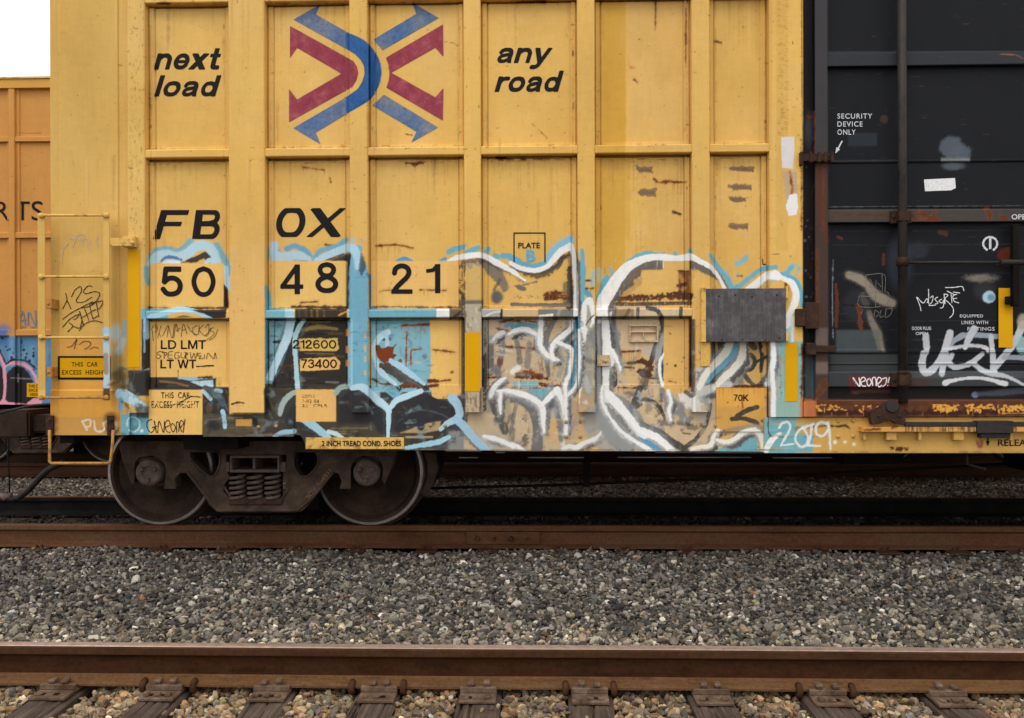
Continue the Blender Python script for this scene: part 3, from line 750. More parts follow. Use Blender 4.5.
    st([(640, 388), (636, 398), (631, 410), (628, 416)], [6, 6, 7, 4], (78, 76, 72), 1.2); st([(640, 404), (634, 408)], 5, (88, 86, 82), 1.4)
    st([(601, 406), (606, 422), (616, 436), (626, 446)], [12, 18, 20, 14], (146, 148, 146), 3, .95); st([(616, 430), (617, 446)], 1.4, (70, 72, 72), 1, .8); st([(624, 432), (625, 450)], 1, (84, 86, 86), 1, .7)
    st([(608, 394), (618, 405), (628, 416), (638, 430), (644, 437)], [9, 10, 9, 8, 6], WHITE, 1)
    st([(638, 420), (646, 426), (658, 431), (670, 440), (682, 448), (688, 452)], [4, 5, 6, 7, 7, 5], (70, 67, 63), 1.3)
    st([(632, 422), (640, 430), (654, 436), (664, 443), (672, 451)], [3, 7, 8, 7, 7], WHITE, 1)
    poly([(616, 413), (623, 415), (631, 425), (637, 436), (628, 430), (621, 422)], (96, 158, 186), 1)
    st([(602, 386), (602, 400), (609, 416), (620, 430), (633, 440), (645, 447), (652, 452)], [3, 3.4, 3.4, 3.4, 4, 5, 4], WHITE, .9)
    st([(640, 438), (648, 443), (658, 449)], [3, 5, 4], (88, 150, 186), 1); st([(623, 443), (632, 449)], 4, (180, 206, 210), 1.6, .8)
    st([(684, 448), (694, 441), (703, 430), (708, 418), (711, 404)], [5, 4.6, 4.4, 4, 3], (72, 69, 62), 1.2)
    rect(700, 428, 716, 450, (196, 172, 132), 4, .6)
    st([(692, 449), (702, 447), (711, 445), (714, 436), (718, 430)], [4, 5, 5, 4, 4], (236, 228, 210), 1)
    rect(716, 388, 767.5, 431, (226, 168, 78), .6); rect(716, 407, 767, 431, (204, 156, 82), 3, .8)
    c.drips(717, 766, 388, 14, 16, (190, 110, 44), .7); rust([(742, 396), (743, 408)], 1, .5, (180, 84, 40))
    st([(757, 407), (748, 410), (739, 415), (732, 420)], [5, 5, 5, 3], (68, 63, 54), 1); st([(732, 419), (744, 418.5), (753, 421), (757, 424)], [4, 4.4, 4.8, 5], (68, 63, 54), 1)
    st([(722, 434), (735, 430), (748, 428), (760, 428), (767, 436)], 6, (150, 130, 104), 4, .8)
    poly([(714, 452), (724, 446), (734, 444), (742, 438), (751, 434), (757, 440), (758, 452)], (112, 170, 180), 1.2)
    st([(717, 440), (727, 442), (736, 438), (744, 432), (753, 430), (760, 434), (763, 443), (764, 452)], [4, 5, 5, 5, 5, 6, 6, 6], (238, 232, 216), 1)
    st([(716, 430), (719, 436)], 3, (238, 232, 216), 1)
    st([(768, 396), (769, 418), (766, 432), (772, 450)], [4, 5, 6, 6], (150, 142, 126), 2.4, .8)
    # door post
    rect(771, 341, 803, 418, (134, 176, 172), 2); rect(771, 341, 778, 432, (160, 160, 150), 1.4)
    st([(773, 342), (774, 356), (771, 372), (768, 384)], [5, 6, 6, 5], (234, 236, 236), 1); st([(773, 372), (773.5, 392), (773.5, 414), (773.5, 434)], [4, 4.4, 5, 5.4], (232, 232, 230), .9)
    st([(778, 345), (778, 410)], 1.2, (196, 160, 90), 1, .7)
    for k in range(46):
        u, v = random.choice([random.gauss(781, 1.3), random.gauss(801, 1)]), random.uniform(344, 412)
        blob(u, v, random.uniform(.5, 1.2), random.choice([(86, 92, 84), (120, 96, 70)]), .8, .8)
    st([(775, 273), (786, 279), (793, 284), (796, 293), (794, 305), (788, 317), (787, 326)], [6, 6, 7, 8, 7, 6, 6], WHITE, 1.2)
    st([(781, 273), (788, 276), (796, 280), (801, 292), (802, 306)], [3, 4, 4, 4, 4], (100, 172, 194), 1.3)
    st([(786, 274), (791, 268), (793, 265)], [5, 5, 3], (108, 176, 196), 2); st([(791, 265), (797, 265), (799, 270), (796, 275)], 2.6, (140, 184, 180), 2.6, .8)
    rust([(786, 284), (787, 292)], 3, .5, (120, 70, 36)); rust([(791, 283), (793, 286)], 2, .5, (150, 84, 40)); st([(793, 292), (793, 304)], 2.4, (150, 130, 100), 1.4, .8)
    rect(786.5, 316, 794, 342, (214, 224, 222), 1.4); rect(786, 326, 791, 342, (140, 186, 200), 2, .8)
    st([(710, 254), (716, 264), (726, 278), (733, 290)], [3, 5, 5, 5], (110, 171, 188), 1.6); st([(726, 272), (732, 286)], 4, (110, 178, 198), 2.6, .6)
    st([(733, 290), (742, 284), (752, 276), (762, 269), (776, 267)], [6, 5, 4.6, 4.6, 4.6], (112, 172, 186), 1.6)
    st([(748, 291), (758, 283), (767, 276), (777, 276)], [8, 8, 8, 9], WHITE, 1.4); st([(752, 291), (764, 283), (776, 281)], 3, (180, 172, 148), 2, .8)
    st([(737, 264), (743, 261), (746, 257)], 5, (110, 178, 196), 3.4, .75); blob(738, 274, 1.6, (110, 178, 196), 1.6); rust([(737, 276), (742, 276)], 1, .5, (110, 90, 50))
    # chaotic overspray, dry-brushed patches and grime of the painted third
    for k in range(430):
        u, v = random.uniform(480, 716), random.uniform(318, 448)
        if 662 < u < 690 and v < 392: continue
        L = random.expovariate(1 / 6.) + 2
        h = random.random() < .55
        an = random.uniform(-.35, .35) if h else random.uniform(1.2, 1.9)
        st([(u, v), (u + L / 2 * math.cos(an) + random.uniform(-1, 1), v + L / 2 * math.sin(an)), (u + L * math.cos(an), v + L * math.sin(an))], [.6, random.uniform(1, 3.4), .5],
           random.choice([(150, 146, 138), (196, 172, 132), (214, 190, 150), (112, 106, 98), (224, 220, 212), (176, 152, 116), (160, 158, 150)]), random.uniform(1, 3), random.uniform(.15, .5), 1.4, 4)
    for k in range(160):
        u, v = random.uniform(265, 470), random.uniform(320, 448)
        if 430 < u < 464 and v < 396: continue
        if 296 < u < 340 and (336 < v < 372 or 389 < v < 422): continue
        L = random.expovariate(1 / 7.) + 2
        st([(u, v), (u + L / 2, v + random.uniform(-1, 1)), (u + L, v + random.uniform(-1, 1))], [.5, random.uniform(.8, 2.2), .5], random.choice([(60, 54, 46), (110, 100, 80), (150, 180, 186), (36, 34, 34), (132, 116, 86)]), 1.4, random.uniform(.15, .45), 1.2, 4)
    for k in range(90):     # runs of paint and dirt
        u, v = random.uniform(482, 800), random.uniform(322, 420)
        if 664 < u < 689 and v < 390: continue
        c.drips(u, u + .3, v, random.uniform(6, 30), 1, random.choice([(120, 90, 60), (90, 84, 76), (170, 110, 60), (76, 70, 64)]), random.uniform(.2, .5), .6)
    for k in range(60):
        u = random.uniform(484, 712); c.drips(u, u + .3, 388.5, random.uniform(3, 16), 1, (110, 84, 60), .5, .6)
    for k in range(150):    # pits of rust
        u, v = random.uniform(482, 770), random.uniform(322, 446)
        blob(u, v, random.uniform(.35, 1.), random.choice([(96, 58, 34), (70, 52, 42), (134, 80, 42)]), .7, .8)
    # second pass of the sprayer: soft dark shading hugging the lines, then the lines again
    rec, c.rec = c.rec, None
    c.mask = np.ones((c.h, c.w), np.float32)
    for (ua, va, ub, vb) in ((149.5, 321, 229, 377.5), (149, 389.5, 203, 437), (150, 263, 224, 307), (272, 260.5, 347, 307), (371, 260.8, 460.5, 307), (296, 389, 336.3, 422), (429.5, 319, 462, 392), (663.5, 318, 689, 391), (663, 260, 689, 272), (641, 270, 679.5, 297.5), (716, 387.5, 768, 408), (299, 337.5, 340, 372), (228.6, 240, 265, 413), (376, 341, 399, 367.5), (512, 230, 547, 249)):
        q = c.win(ua, ub, va, vb)
        c.mask[q[0], q[1]] = 0.
    light = lambda q: min(q) > 145 and max(q) - min(q) < 75
    for pts, w, col, soft, a, jit, n in rec:
        p = np.array(pts, float)
        if not light(col) or p[:, 1].max() < 252 or a < .85 or np.max(w) < 2.4 or len(pts) < 3:
            continue
        zone = p[:, 0].mean()
        if zone < 262 or zone > 772 or (zone > 690 and p[:, 1].mean() < 330):
            continue
        up_ = p[:, 1].mean() < 300
        k = np.max(w)
        q = 1 + k / 14
        if not up_ and zone > 480:
            st([(x + 1.2, y + 2.0) for x, y in pts], [k * .8, k * 2.3, k * 2.0, k * .7], random.choice([(140, 141, 141), (122, 124, 126), (156, 156, 152)]), 4.5, random.uniform(.55, .9), 2.6, n)
        st([(x + 2.6 * q, y + 3.4 * q) for x, y in pts], [k * .3, k * .9, k * .75, k * .3], random.choice([(62, 62, 64), (84, 84, 86), (50, 49, 50)]), 2.6, random.uniform(.55, .95), 2.4, n)
        if not up_ and random.random() < .6:
            st([(x - 2.8 * q, y + 1.0 * q) for x, y in pts], [k * .2, k * .6, k * .5, k * .2], random.choice([(72, 72, 74), (100, 100, 102)]), 2.6, random.uniform(.4, .8), 2.4, n)
    for a, b, v0, v1 in ((461, 465, 263, 412), (481.6, 486, 322, 412), (572, 578, 300, 390), (595.5, 599, 320, 410), (689, 694, 320, 392), (711, 714, 366, 390), (366.5, 370, 392, 412), (348, 351, 390, 412)):  # dark strokes along post edges: black paint, grime and painted-in shade
        for k in range(5):
            u = random.uniform(a, b); va = random.uniform(v0, v0 + (v1 - v0) * .5)
            st([(u, va), (u + random.uniform(-.5, .5), (va + v1) / 2), (u, v1)], [.8, random.uniform(1.4, 3), .8], random.choice([(52, 46, 42), (66, 58, 50), (90, 80, 68)]), 1.4, random.uniform(.4, .8), 1.4, 4)
    for (ua, ub, va, vb, n_) in ((114, 150, 366, 434, 46), (203, 230, 384, 434, 36), (230, 300, 414, 436, 30), (264, 300, 320, 412, 40), (340, 470, 386, 448, 70), (371, 430, 322, 388, 26)):
        for k in range(n_):
            u, v = random.uniform(ua, ub), random.uniform(va, vb)
            L = random.uniform(3, 13); an = random.uniform(0, 3.1)
            st([(u, v), (u + L * .5 * math.cos(an) + random.uniform(-1, 1), v + L * .5 * math.sin(an)), (u + L * math.cos(an), v + L * math.sin(an))], [.8, random.uniform(1.4, 5), .8], random.choice([(44, 42, 42), (72, 68, 60), (96, 88, 70), (110, 120, 122), (60, 56, 50), (128, 150, 154)]), 2.6, random.uniform(.25, .6), 2, 4)
    for k in range(80):     # loose dark smoke of the can
        u, v = random.uniform(484, 712), random.uniform(322, 444)
        L = random.uniform(5, 16); an = random.choice([1.3, 1.6, 1.9, .2, -.4])
        st([(u, v), (u + L * .5 * math.cos(an) + random.uniform(-2, 2), v + L * .5 * math.sin(an)), (u + L * math.cos(an), v + L * math.sin(an))], [1.5, random.uniform(3, 6), 1.5], random.choice([(78, 78, 80), (108, 108, 110), (58, 56, 56), (140, 140, 138), (176, 176, 172)]), 4, random.uniform(.3, .7), 2.8, 4)
    for pts, w, col, soft, a, jit, n in rec:
        p = np.array(pts, float)
        if (light(col) or col[2] > col[0] + 25) and p[:, 1].max() > 252 and a >= .85 and len(pts) >= 3 and 262 < p[:, 0].mean() < 800 and np.max(w) > 2.2:
            wn = (w if np.isscalar(w) else np.array(w)) * (.92 if light(col) else .9)
            if light(col) and min(col) > 190 and np.max(w) > 3 and p[:, 1].mean() > 318:
                st([(x - 1.6, y + 1.8) for x, y in pts], wn * .9, (212, 212, 208), 3.6, .5, 2.4, n)
                st([(x + 1.8, y + .4) for x, y in pts], wn * .7, (196, 198, 198), 3.2, .45, 2.4, n)
            st(pts, wn, col, soft * .95, .96, jit * 1.4, n)
    for k in range(120):
        u, v = random.uniform(600, 700), random.uniform(255, 320)
        st([(u, v), (u + random.uniform(-1, 1), v + random.uniform(2, 7))], random.uniform(.4, .8), (206, 200, 188), .8, .35, .4, 2)
    c.mask = None
    # streaks on the lower door post and the painted sill
    for k in range(46):
        u = random.uniform(777, 802); v = random.uniform(342, 395)
        st([(u, v), (u + .3, v + random.uniform(8, 30))], random.uniform(.6, 2.2), random.choice([(104, 146, 150), (164, 190, 182), (184, 160, 116), (120, 170, 180), (150, 160, 150), (92, 112, 112)]), 1.2, random.uniform(.3, .7), .8, 2)
    rust([(802, 344), (802.4, 372), (801.6, 398)], 1.6, .5, (110, 70, 44))
    c.rect(785, 342.5, 798, 402, (150, 160, 120), 1)
    # ---- below: sill under the door
    rect(776, 400, 806, 419, (146, 176, 166), 2.4); rect(800, 398, 815, 418, (196, 116, 62), 4, .95); st([(804, 404), (812, 412)], 4, (214, 128, 70), 3, .7)
    rect(764, 418, 1030, 456, (204, 160, 84), 1); rect(764, 418, 796, 456, (112, 168, 176), 3); rect(790, 434, 813, 452, (112, 166, 176), 1.5)
    st([(780, 434), (772, 440), (766, 450)], [4, 6, 6], (236, 236, 230), 1)
    rust([(796, 428), (826, 426)], .9, .4, (120, 92, 50)); rust([(831, 426), (838, 426.5), (845, 425.5), (850, 428.5)], [1.2, 1.6, 2, 1.2], .7, (84, 40, 24))
    for k in range(18):
        u = random.uniform(890, 908); blob(u, 448.5 + random.uniform(-1, 1.5), random.uniform(.6, 1.8), (86, 40, 28), .8, .9)
    blob(980, 444, 3.4, (150, 84, 60), 3, .7, 4); st([(976, 440), (979, 447)], 2, (150, 70, 50), 1.6, .6); st([(983, 440), (981, 447)], 2, (150, 70, 50), 1.6, .6)
    for k in range(40):
        u, v = random.uniform(766, 812), random.uniform(420, 450)
        st([(u, v), (u + random.uniform(4, 14), v + random.uniform(-1, 1))], random.uniform(.8, 3), random.choice([(132, 184, 188), (92, 148, 160), (150, 168, 140), (176, 160, 110)]), 1.6, random.uniform(.25, .6), 1, 2)
    st([(768, 436.5), (790, 436.8), (826, 436.6)], .7, (70, 74, 62), .6, .8); st([(797, 426.6), (812, 426.2), (826, 425.8)], .7, (80, 66, 46), .6, .8)
    st([(768.4, 418), (768.6, 432), (771, 436)], 1.2, (56, 50, 44), .8, .9)
    for ln in ([(779, 428), (782, 423.5), (787, 422), (790, 425), (789, 431), (781, 445)], [(781, 445.5), (787, 444.5), (793, 444)], [(803, 427), (797, 433), (795.5, 440), (800, 446.5), (806, 445), (808, 437), (804, 429)],
               [(801, 429), (808, 426), (813, 424)], [(811.5, 426), (810.5, 436), (808, 445)], [(808, 445.5), (820, 446)], [(828, 424), (821, 422), (816, 427), (817, 434), (823, 436), (828, 430)], [(828, 422), (829.5, 433), (830.5, 449)]):
        st(ln, 2.3, (226, 230, 228), 1., .88)
    for u, v in ((835, 442), (845, 442), (854, 444)):
        blob(u, v, 1.8, (232, 230, 220), 2, .9)
    for (a, b) in ((205, 300), (310, 800), (815, 1024)):  # road dust along the lower edge
        for k in range(int((b - a) / 6)):
            u = random.uniform(a, b); v = 452 if a > 800 else (450 if a > 300 else 435)
            st([(u, v), (u + random.uniform(4, 16), v)], random.uniform(.8, 2), (120, 104, 84), 1.4, .35)

    # ==== the door and its frame ====
    rect(803, -12, 1030, 402, (27, 28, 31), .6)
    rect(803, -12, 815.5, 402, (24, 22, 24), .6)
    rect(815, -12, 828, 402, (62, 60, 62), .8); rect(815, 158, 828, 402, (72, 54, 46), 6)
    rust([(816, 165), (820, 200), (826, 240)], [4, 7, 5], .3, (92, 52, 38)); rust([(824, 165), (823, 230)], 3, .35, (108, 58, 38)); rust([(817, 250), (818, 330)], 4, .2, (100, 62, 46)); rust([(815, 395), (826, 384)], 8, .45, (120, 70, 46))
    rect(815, 328, 828, 346, (110, 96, 92), 3, .7); rect(815, 362, 828, 374, (124, 106, 96), 3, .7)
    blob(809, 130, 4, (70, 74, 88), 6, .6, 16); rust([(814, 112), (814.5, 155)], 1.4, .5, (130, 66, 34)); rust([(807, 116), (812, 117)], 1.6, .4, (120, 60, 36))
    for k in range(50):
        u, v = random.uniform(804, 814), random.uniform(150, 400)
        blob(u, v, random.uniform(.5, 1.3), random.choice([(96, 52, 40), (70, 74, 92), (110, 110, 110), (60, 46, 42)]), .8, .7)
    rect(805, 352, 815, 398, (74, 80, 80), 4, .85); rect(811, 360, 815, 398, (74, 94, 112), 3, .7)
    # belt rails of the door
    rect(828, 51, 1030, 66, (52, 53, 57), 1); st([(1000, 54), (1015, 55), (1024, 59)], 1.2, (150, 96, 60), .8, .7)
    rect(828, 209, 1030, 222, (70, 64, 60), 1); st([(830, 207), (1024, 206)], 1, (92, 92, 90), .8, .6)
    rust([(832, 217), (860, 215), (890, 216)], 4, .35, (92, 64, 48)); rust([(918, 214), (932, 218), (934, 213)], [5, 7, 4], .5, (124, 66, 42)); rust([(912, 219), (940, 220)], 3, .4, (112, 64, 42)); rust([(987, 208), (990, 218)], [6, 5], .6, (126, 56, 34)); rust([(1000, 216), (1006, 219)], 4, .5, (120, 56, 36))
    rust([(905, 216), (912, 216)], 4, .4, (60, 38, 28))
    rect(828, 160, 900, 163, (44, 44, 46), 1, .9)
    rect(828, 371, 1030, 387, (58, 60, 63), 2); rect(895, 372, 930, 387, (70, 56, 50), 3, .8)
    rect(828, 387, 1030, 400, (33, 30, 30), 1); st([(852, 392), (870, 391), (888, 391)], 3, (84, 54, 44), 2.6, .8); blob(856, 393, 3, (110, 60, 56), 2, .7, 1.6)
    # sprayed and worn spots
    blob(951, 147, 12, (84, 92, 102), 4, .9, 11, 2.4); blob(962, 153, 9, (84, 92, 102), 4, .9, 7, 2); rect(941, 157.5, 970, 161.5, (110, 114, 116), 1.6, .8); blob(953, 166, 11, (86, 92, 98), 3, .85, 4)
    rect(848, 133, 877, 146, (44, 48, 54), 1.4, .9); blob(884, 119, 4, (70, 54, 48), 3, .8)
    blob(900, 262, 12, (60, 64, 76), 10, .7, 26); blob(918, 250, 10, (56, 60, 70), 8, .5, 8)
    blob(1004, 255, 6.5, (92, 38, 26), 4, .95); rust([(1008, 250), (1013, 254)], 4, .5, (110, 44, 28)); rust([(998, 264), (1018, 264)], 3, .3, (80, 46, 34))
    blob(980, 278, 13, (136, 128, 114), 5, .95, 3.6, 1.6); blob(984, 290, 10, (60, 60, 60), 8, .5)
    st([(849, 275), (860, 279), (868, 286), (874, 294), (884, 300), (892, 303)], [7, 9, 7, 10, 10, 8], (150, 140, 122), 4.5, .85)
    st([(862, 296), (866, 304)], 6, (140, 130, 114), 4, .6); st([(868, 312), (873, 324), (878, 334), (883, 350)], [4, 6, 7, 3], (132, 124, 108), 4, .8)
    rect(836, 330, 880, 352, (72, 78, 80), 3, .9); poly([(872, 330), (880, 330), (884, 350), (878, 350)], (120, 118, 106), 3, .6)
    rect(830, 354, 898, 372, (64, 68, 68), 5, .85); rect(910, 372, 1024, 378, (84, 88, 92), 3, .6)
    blob(857, 305, 14, (44, 46, 50), 8, .7, 16)
    rust([(836, 285), (837, 304), (836, 326)], 3, .4, (110, 50, 32)); rust([(858, 306), (860, 318), (861, 329)], [5, 4, 2.6], .6, (128, 54, 28)); rust([(883, 255), (883.5, 264)], 3, .35, (90, 52, 40)); rust([(938, 232), (946, 234)], 4, .3, (80, 54, 44)); rust([(838, 237), (842, 239)], 2, .4, (120, 50, 44))
    st([(833, 260), (832.5, 300), (833, 338)], .8, (150, 156, 160), .8, .6); st([(843, 305), (874, 306)], .9, (14, 14, 14), .8, .9)
    for k in range(130):
        u, v = random.uniform(828, 1026), random.uniform(0, 398)
        st([(u, v), (u + random.uniform(.5, 9), v + random.uniform(-.7, .7))], random.uniform(.5, 1), random.choice([(62, 63, 65), (52, 46, 43), (78, 75, 72)]), .8, random.uniform(.15, .5), .3, 2)
    for v in (231, 245, 274, 321, 340, 363, 366):
        st([(832, v), (890, v + .5)], .7, (60, 60, 62), .8, .4); st([(912, v), (1024, v - 1)], .8, (64, 64, 66), .8, .4)
    blob(989, 297, 6.2, (168, 198, 212), 1.6); blob(991, 297.5, 3.4, (108, 148, 170), 2)
    # big sprayed letters
    W2 = (186, 189, 193)
    st([(947, 350), (953, 342), (962, 336), (974, 335), (990, 336), (1012, 337.5)], [4, 5, 6, 5, 5, 5], (150, 158, 168), 1, .95)
    st([(926, 336), (926.5, 347)], [6.6, 6.6], W2, 1); st([(927, 347), (926, 353)], 5, W2, .8)
    st([(924, 353), (922, 364), (925, 372), (931, 371), (938, 363), (944, 352), (948, 340), (950, 333)], [6.6, 7.4, 7.4, 7.4, 6.6, 6.6, 7.4, 7.4], W2, 1)
    st([(946, 354), (943.5, 364), (942, 374)], [6.6, 6.6, 5.7], W2, 1)
    st([(974, 329), (969, 338), (965, 347)], [7.4, 6.6, 4.9], W2, 1); st([(948, 349), (958, 347), (974, 345.5), (986, 348), (988, 352)], [3.3, 3.3, 3.3, 4.1, 3.3], W2, .9)
    st([(982, 354), (974, 361), (964, 366), (954, 367), (949, 362), (952, 355)], [4.9, 4.9, 4.9, 5.7, 5.7, 4.9], W2, 1)
    st([(991, 337), (992, 347), (994, 372)], [5.7, 4.9, 6.6], W2, 1); st([(1023, 324), (1016, 340), (1006, 354), (996, 366)], [7.4, 6.6, 7.4, 7.4], W2, 1)
    st([(1004, 357), (1026, 358)], 5, (150, 158, 166), 1, .9)
    st([(974, 364), (982, 370), (994, 374), (1008, 377), (1026, 386)], [4.9, 4.9, 5.7, 3.3, 2.5], W2, 1)
    st([(945, 383), (953, 380.5), (964, 378.5), (978, 378), (992, 380), (1005, 384)], [6, 3.4, 3, 3, 3.4, 6], (206, 206, 208), .9)
    blob(1022, 345, 6, (150, 186, 186), 2, .8, 9); blob(1023, 322, 6, (176, 164, 144), 3, .8, 8)
    blob(975, 395, 3, (120, 134, 160), 1.6, .9); st([(978, 394), (1000, 392.5), (1026, 390)], [3, 6, 6], (92, 96, 108), 3, .7)
    rect(849, 376, 890, 388, (112, 44, 36), 1.4, .8)
    # rusty door track with flecks of old yellow paint
    rect(806, 399, 1030, 417, (96, 58, 44), 1)
    rust([(820, 404), (900, 405), (1024, 404)], 6, .25, (104, 60, 42)); rust([(815, 412), (900, 413), (1024, 412)], 6, .3, (78, 42, 32), (56, 32, 28))
    rect(804, 399, 816, 417, (190, 112, 66), 4, .9)
    for a, b, n in ((816, 844, 20), (852, 880, 8), (933, 957, 46), (961, 994, 40), (998, 1026, 54)):
        for k in range(n):
            u, v = random.uniform(a, b), random.uniform(404.5, 411)
            L = random.uniform(.8, 3.4)
            an = random.choice([0, 0, 1.57, .6])
            st([(u, v), (u + L * math.cos(an), v + L * math.sin(an))], random.uniform(.9, 1.7), (224, 160, 70), .7, .9, .5, 2)
    st([(1000, 413.5), (1024, 413)], 1, (214, 150, 66), .7, .8)
    # bottom ledge beside the roller
    rect(860, 424, 1030, 432, (206, 150, 74), 1)
    for k in range(60):
        u = random.uniform(905, 1024); st([(u, 427), (u, 431)], random.uniform(.6, 1.6), (70, 56, 48), .7, .7)
    rust([(864, 430), (880, 429)], 2.4, .5); rust([(892, 428), (896, 427)], 2, .6)
    c.finish()


paint_car(CAN)


def paint_neighbour(c):
    st, poly, rect, blob = c.st, c.poly, c.rect, c.blob
    rect(-170, 60, 60, 90, (200, 150, 70), 1)
    rect(-170, 336, 60, 408, (88, 134, 172), 2)
    rect(-170, 330, 7, 345, (74, 112, 168), 4, .8); blob(2, 329, 8, (70, 110, 170), 6, .7, 5)
    for k in range(50):
        u, v = random.uniform(-60, 50), random.uniform(338, 380)
        st([(u, v), (u + random.uniform(-3, 3), v + random.uniform(6, 16))], random.uniform(2, 6), random.choice([(116, 156, 188), (66, 112, 158), (100, 150, 186), (140, 168, 184)]), 5, random.uniform(.3, .6), 1, 2)
    rect(15, 330, 60, 336.4, (196, 142, 72), .6)
    for k in range(60):
        blob(random.uniform(-40, 40), random.uniform(336, 372), random.uniform(.8, 1.5), (28, 34, 60), .6)
    blob(-6, 392, 14, (40, 36, 40), 1, 1, 30); blob(18, 402, 18, (40, 36, 40), 1, 1, 36)
    st([(-8, 350), (0, 356), (4, 368), (5, 388), (3, 404)], 3, (226, 156, 176), .8)
    st([(5, 366), (12, 363), (22, 364), (31, 370), (37, 382), (40, 404)], 3, (226, 156, 176), .8)
    st([(6, 364), (14, 360), (26, 361), (36, 369)], 1.6, (30, 26, 40), .6); st([(-8, 347), (0, 352), (5, 362)], 1.6, (30, 26, 40), .6)
    poly([(-2, 404), (3, 398), (8, 402), (26, 404), (34, 398), (42, 400), (42, 408), (-4, 408)], (226, 156, 176), .8)
    st([(11, 378), (36, 379)], .8, (150, 150, 158), .6, .8); st([(18, 374), (18, 382)], .7, (150, 150, 158), .6, .8)
    for k in range(200):
        u, v = random.uniform(-160, 50), random.uniform(80, 330)
        st([(u, v), (u + random.uniform(.5, 3), v)], .5, (130, 84, 40), .5, .6, .2, 2)
    for k in range(8):
        st([(18 + k * 3, 133), (20 + k * 3, 133)], .6, (96, 60, 36), .5, .8, .2, 2)
    c.finish()


NCAN = Canvas(-170, 60, 60, 410, 2.4, (196, 139, 70))
paint_neighbour(NCAN)


# ------------------------------------------------------------------ materials
def nt_new(name):
    m = bpy.data.materials.new(name)
    m.use_nodes = True
    nt = m.node_tree
    b = nt.nodes['Principled BSDF']
    return m, nt, b


def N(nt, t, **kw):
    n = nt.nodes.new(t)
    for k, v in kw.items():
        if k.startswith('i_'):
            n.inputs[k[2:].replace('_', ' ')].default_value = v
        else:
            setattr(n, k, v)
    return n


def noise_node(nt, scale, detail=6, rough=.6, coord=None, stretch=None):
    tc = N(nt, 'ShaderNodeTexCoord')
    n = N(nt, 'ShaderNodeTexNoise')
    n.inputs['Scale'].default_value = scale
    n.inputs['Detail'].default_value = detail
    n.inputs['Roughness'].default_value = rough
    if stretch:
        mp = N(nt, 'ShaderNodeMapping')
        mp.inputs['Scale'].default_value = stretch
        nt.links.new(tc.outputs['Object'], mp.inputs['Vector'])
        nt.links.new(mp.outputs['Vector'], n.inputs['Vector'])
    else:
        nt.links.new(tc.outputs['Object'], n.inputs['Vector'])
    return n


def ramp(nt, src, stops):
    r = N(nt, 'ShaderNodeValToRGB')
    e = r.color_ramp.elements
    while len(e) < len(stops):
        e.new(.5)
    for el, (p, c) in zip(e, stops):
        el.position = p
        el.color = (*c, 1) if len(c) == 3 else c
    nt.links.new(src, r.inputs['Fac'])
    return r


def mixc(nt, a, b, fac, mode='MIX'):
    m = N(nt, 'ShaderNodeMix', data_type='RGBA', blend_type=mode)
    for sock, val in ((m.inputs['Factor'], fac), (m.inputs['A'], a), (m.inputs['B'], b)):
        if hasattr(val, 'is_output'):
            nt.links.new(val, sock)
        elif isinstance(val, (int, float)):
            sock.default_value = val
        else:
            sock.default_value = (*val, 1)
    return m.outputs['Result']


def bump(nt, b, src, strength, dist):
    n = N(nt, 'ShaderNodeBump')
    n.inputs['Strength'].default_value = strength
    n.inputs['Distance'].default_value = dist
    nt.links.new(src, n.inputs['Height'])
    nt.links.new(n.outputs['Normal'], b.inputs['Normal'])


def mat_attr(name, rough=.5, spec=.16, bmp=.10):
    """paint whose colour is stored per vertex, with weathering noise on top"""
    m, nt, b = nt_new(name)
    at = N(nt, 'ShaderNodeAttribute', attribute_name='paint')
    n1 = noise_node(nt, 2.2, 5, .6, stretch=(1, 1, .45))
    r1 = ramp(nt, n1.outputs['Fac'], [(.3, (.93, .92, .90)), (.7, (1.05, 1.05, 1.04))])
    c = mixc(nt, at.outputs['Color'], r1.outputs['Color'], 1., 'MULTIPLY')
    n2 = noise_node(nt, 34, 4, .7)
    r2 = ramp(nt, n2.outputs['Fac'], [(.73, (1, 1, 1)), (.80, (.62, .50, .40))])
    c = mixc(nt, c, r2.outputs['Color'], .75, 'MULTIPLY')
    nt.links.new(c, b.inputs['Base Color'])
    r3 = ramp(nt, n1.outputs['Fac'], [(.3, (rough - .1,) * 3), (.7, (rough + .12,) * 3)])
    nt.links.new(r3.outputs['Color'], b.inputs['Roughness'])
    b.inputs['Specular IOR Level'].default_value = spec
    bump(nt, b, n2.outputs['Fac'], bmp, .004)
    return m


def mat_noise(name, c1, c2, scale=8, rough=.6, metal=0., spec=.4, stretch=None, c3=None, bmp=.3, bd=.004, detail=8):
    m, nt, b = nt_new(name)
    n = noise_node(nt, scale, detail, .65, stretch=stretch)
    stops = [(.35, c1), (.65, c2)] if c3 is None else [(.3, c1), (.52, c2), (.72, c3)]
    r = ramp(nt, n.outputs['Fac'], stops)
    n2 = noise_node(nt, scale * 9, 3, .6)
    r2 = ramp(nt, n2.outputs['Fac'], [(.3, (.75,) * 3), (.7, (1.15,) * 3)])
    c = mixc(nt, r.outputs['Color'], r2.outputs['Color'], 1., 'MULTIPLY')
    nt.links.new(c, b.inputs['Base Color'])
    b.inputs['Roughness'].default_value = rough
    b.inputs['Metallic'].default_value = metal
    b.inputs['Specular IOR Level'].default_value = spec
    bump(nt, b, n2.outputs['Fac'], bmp, bd)
    return m


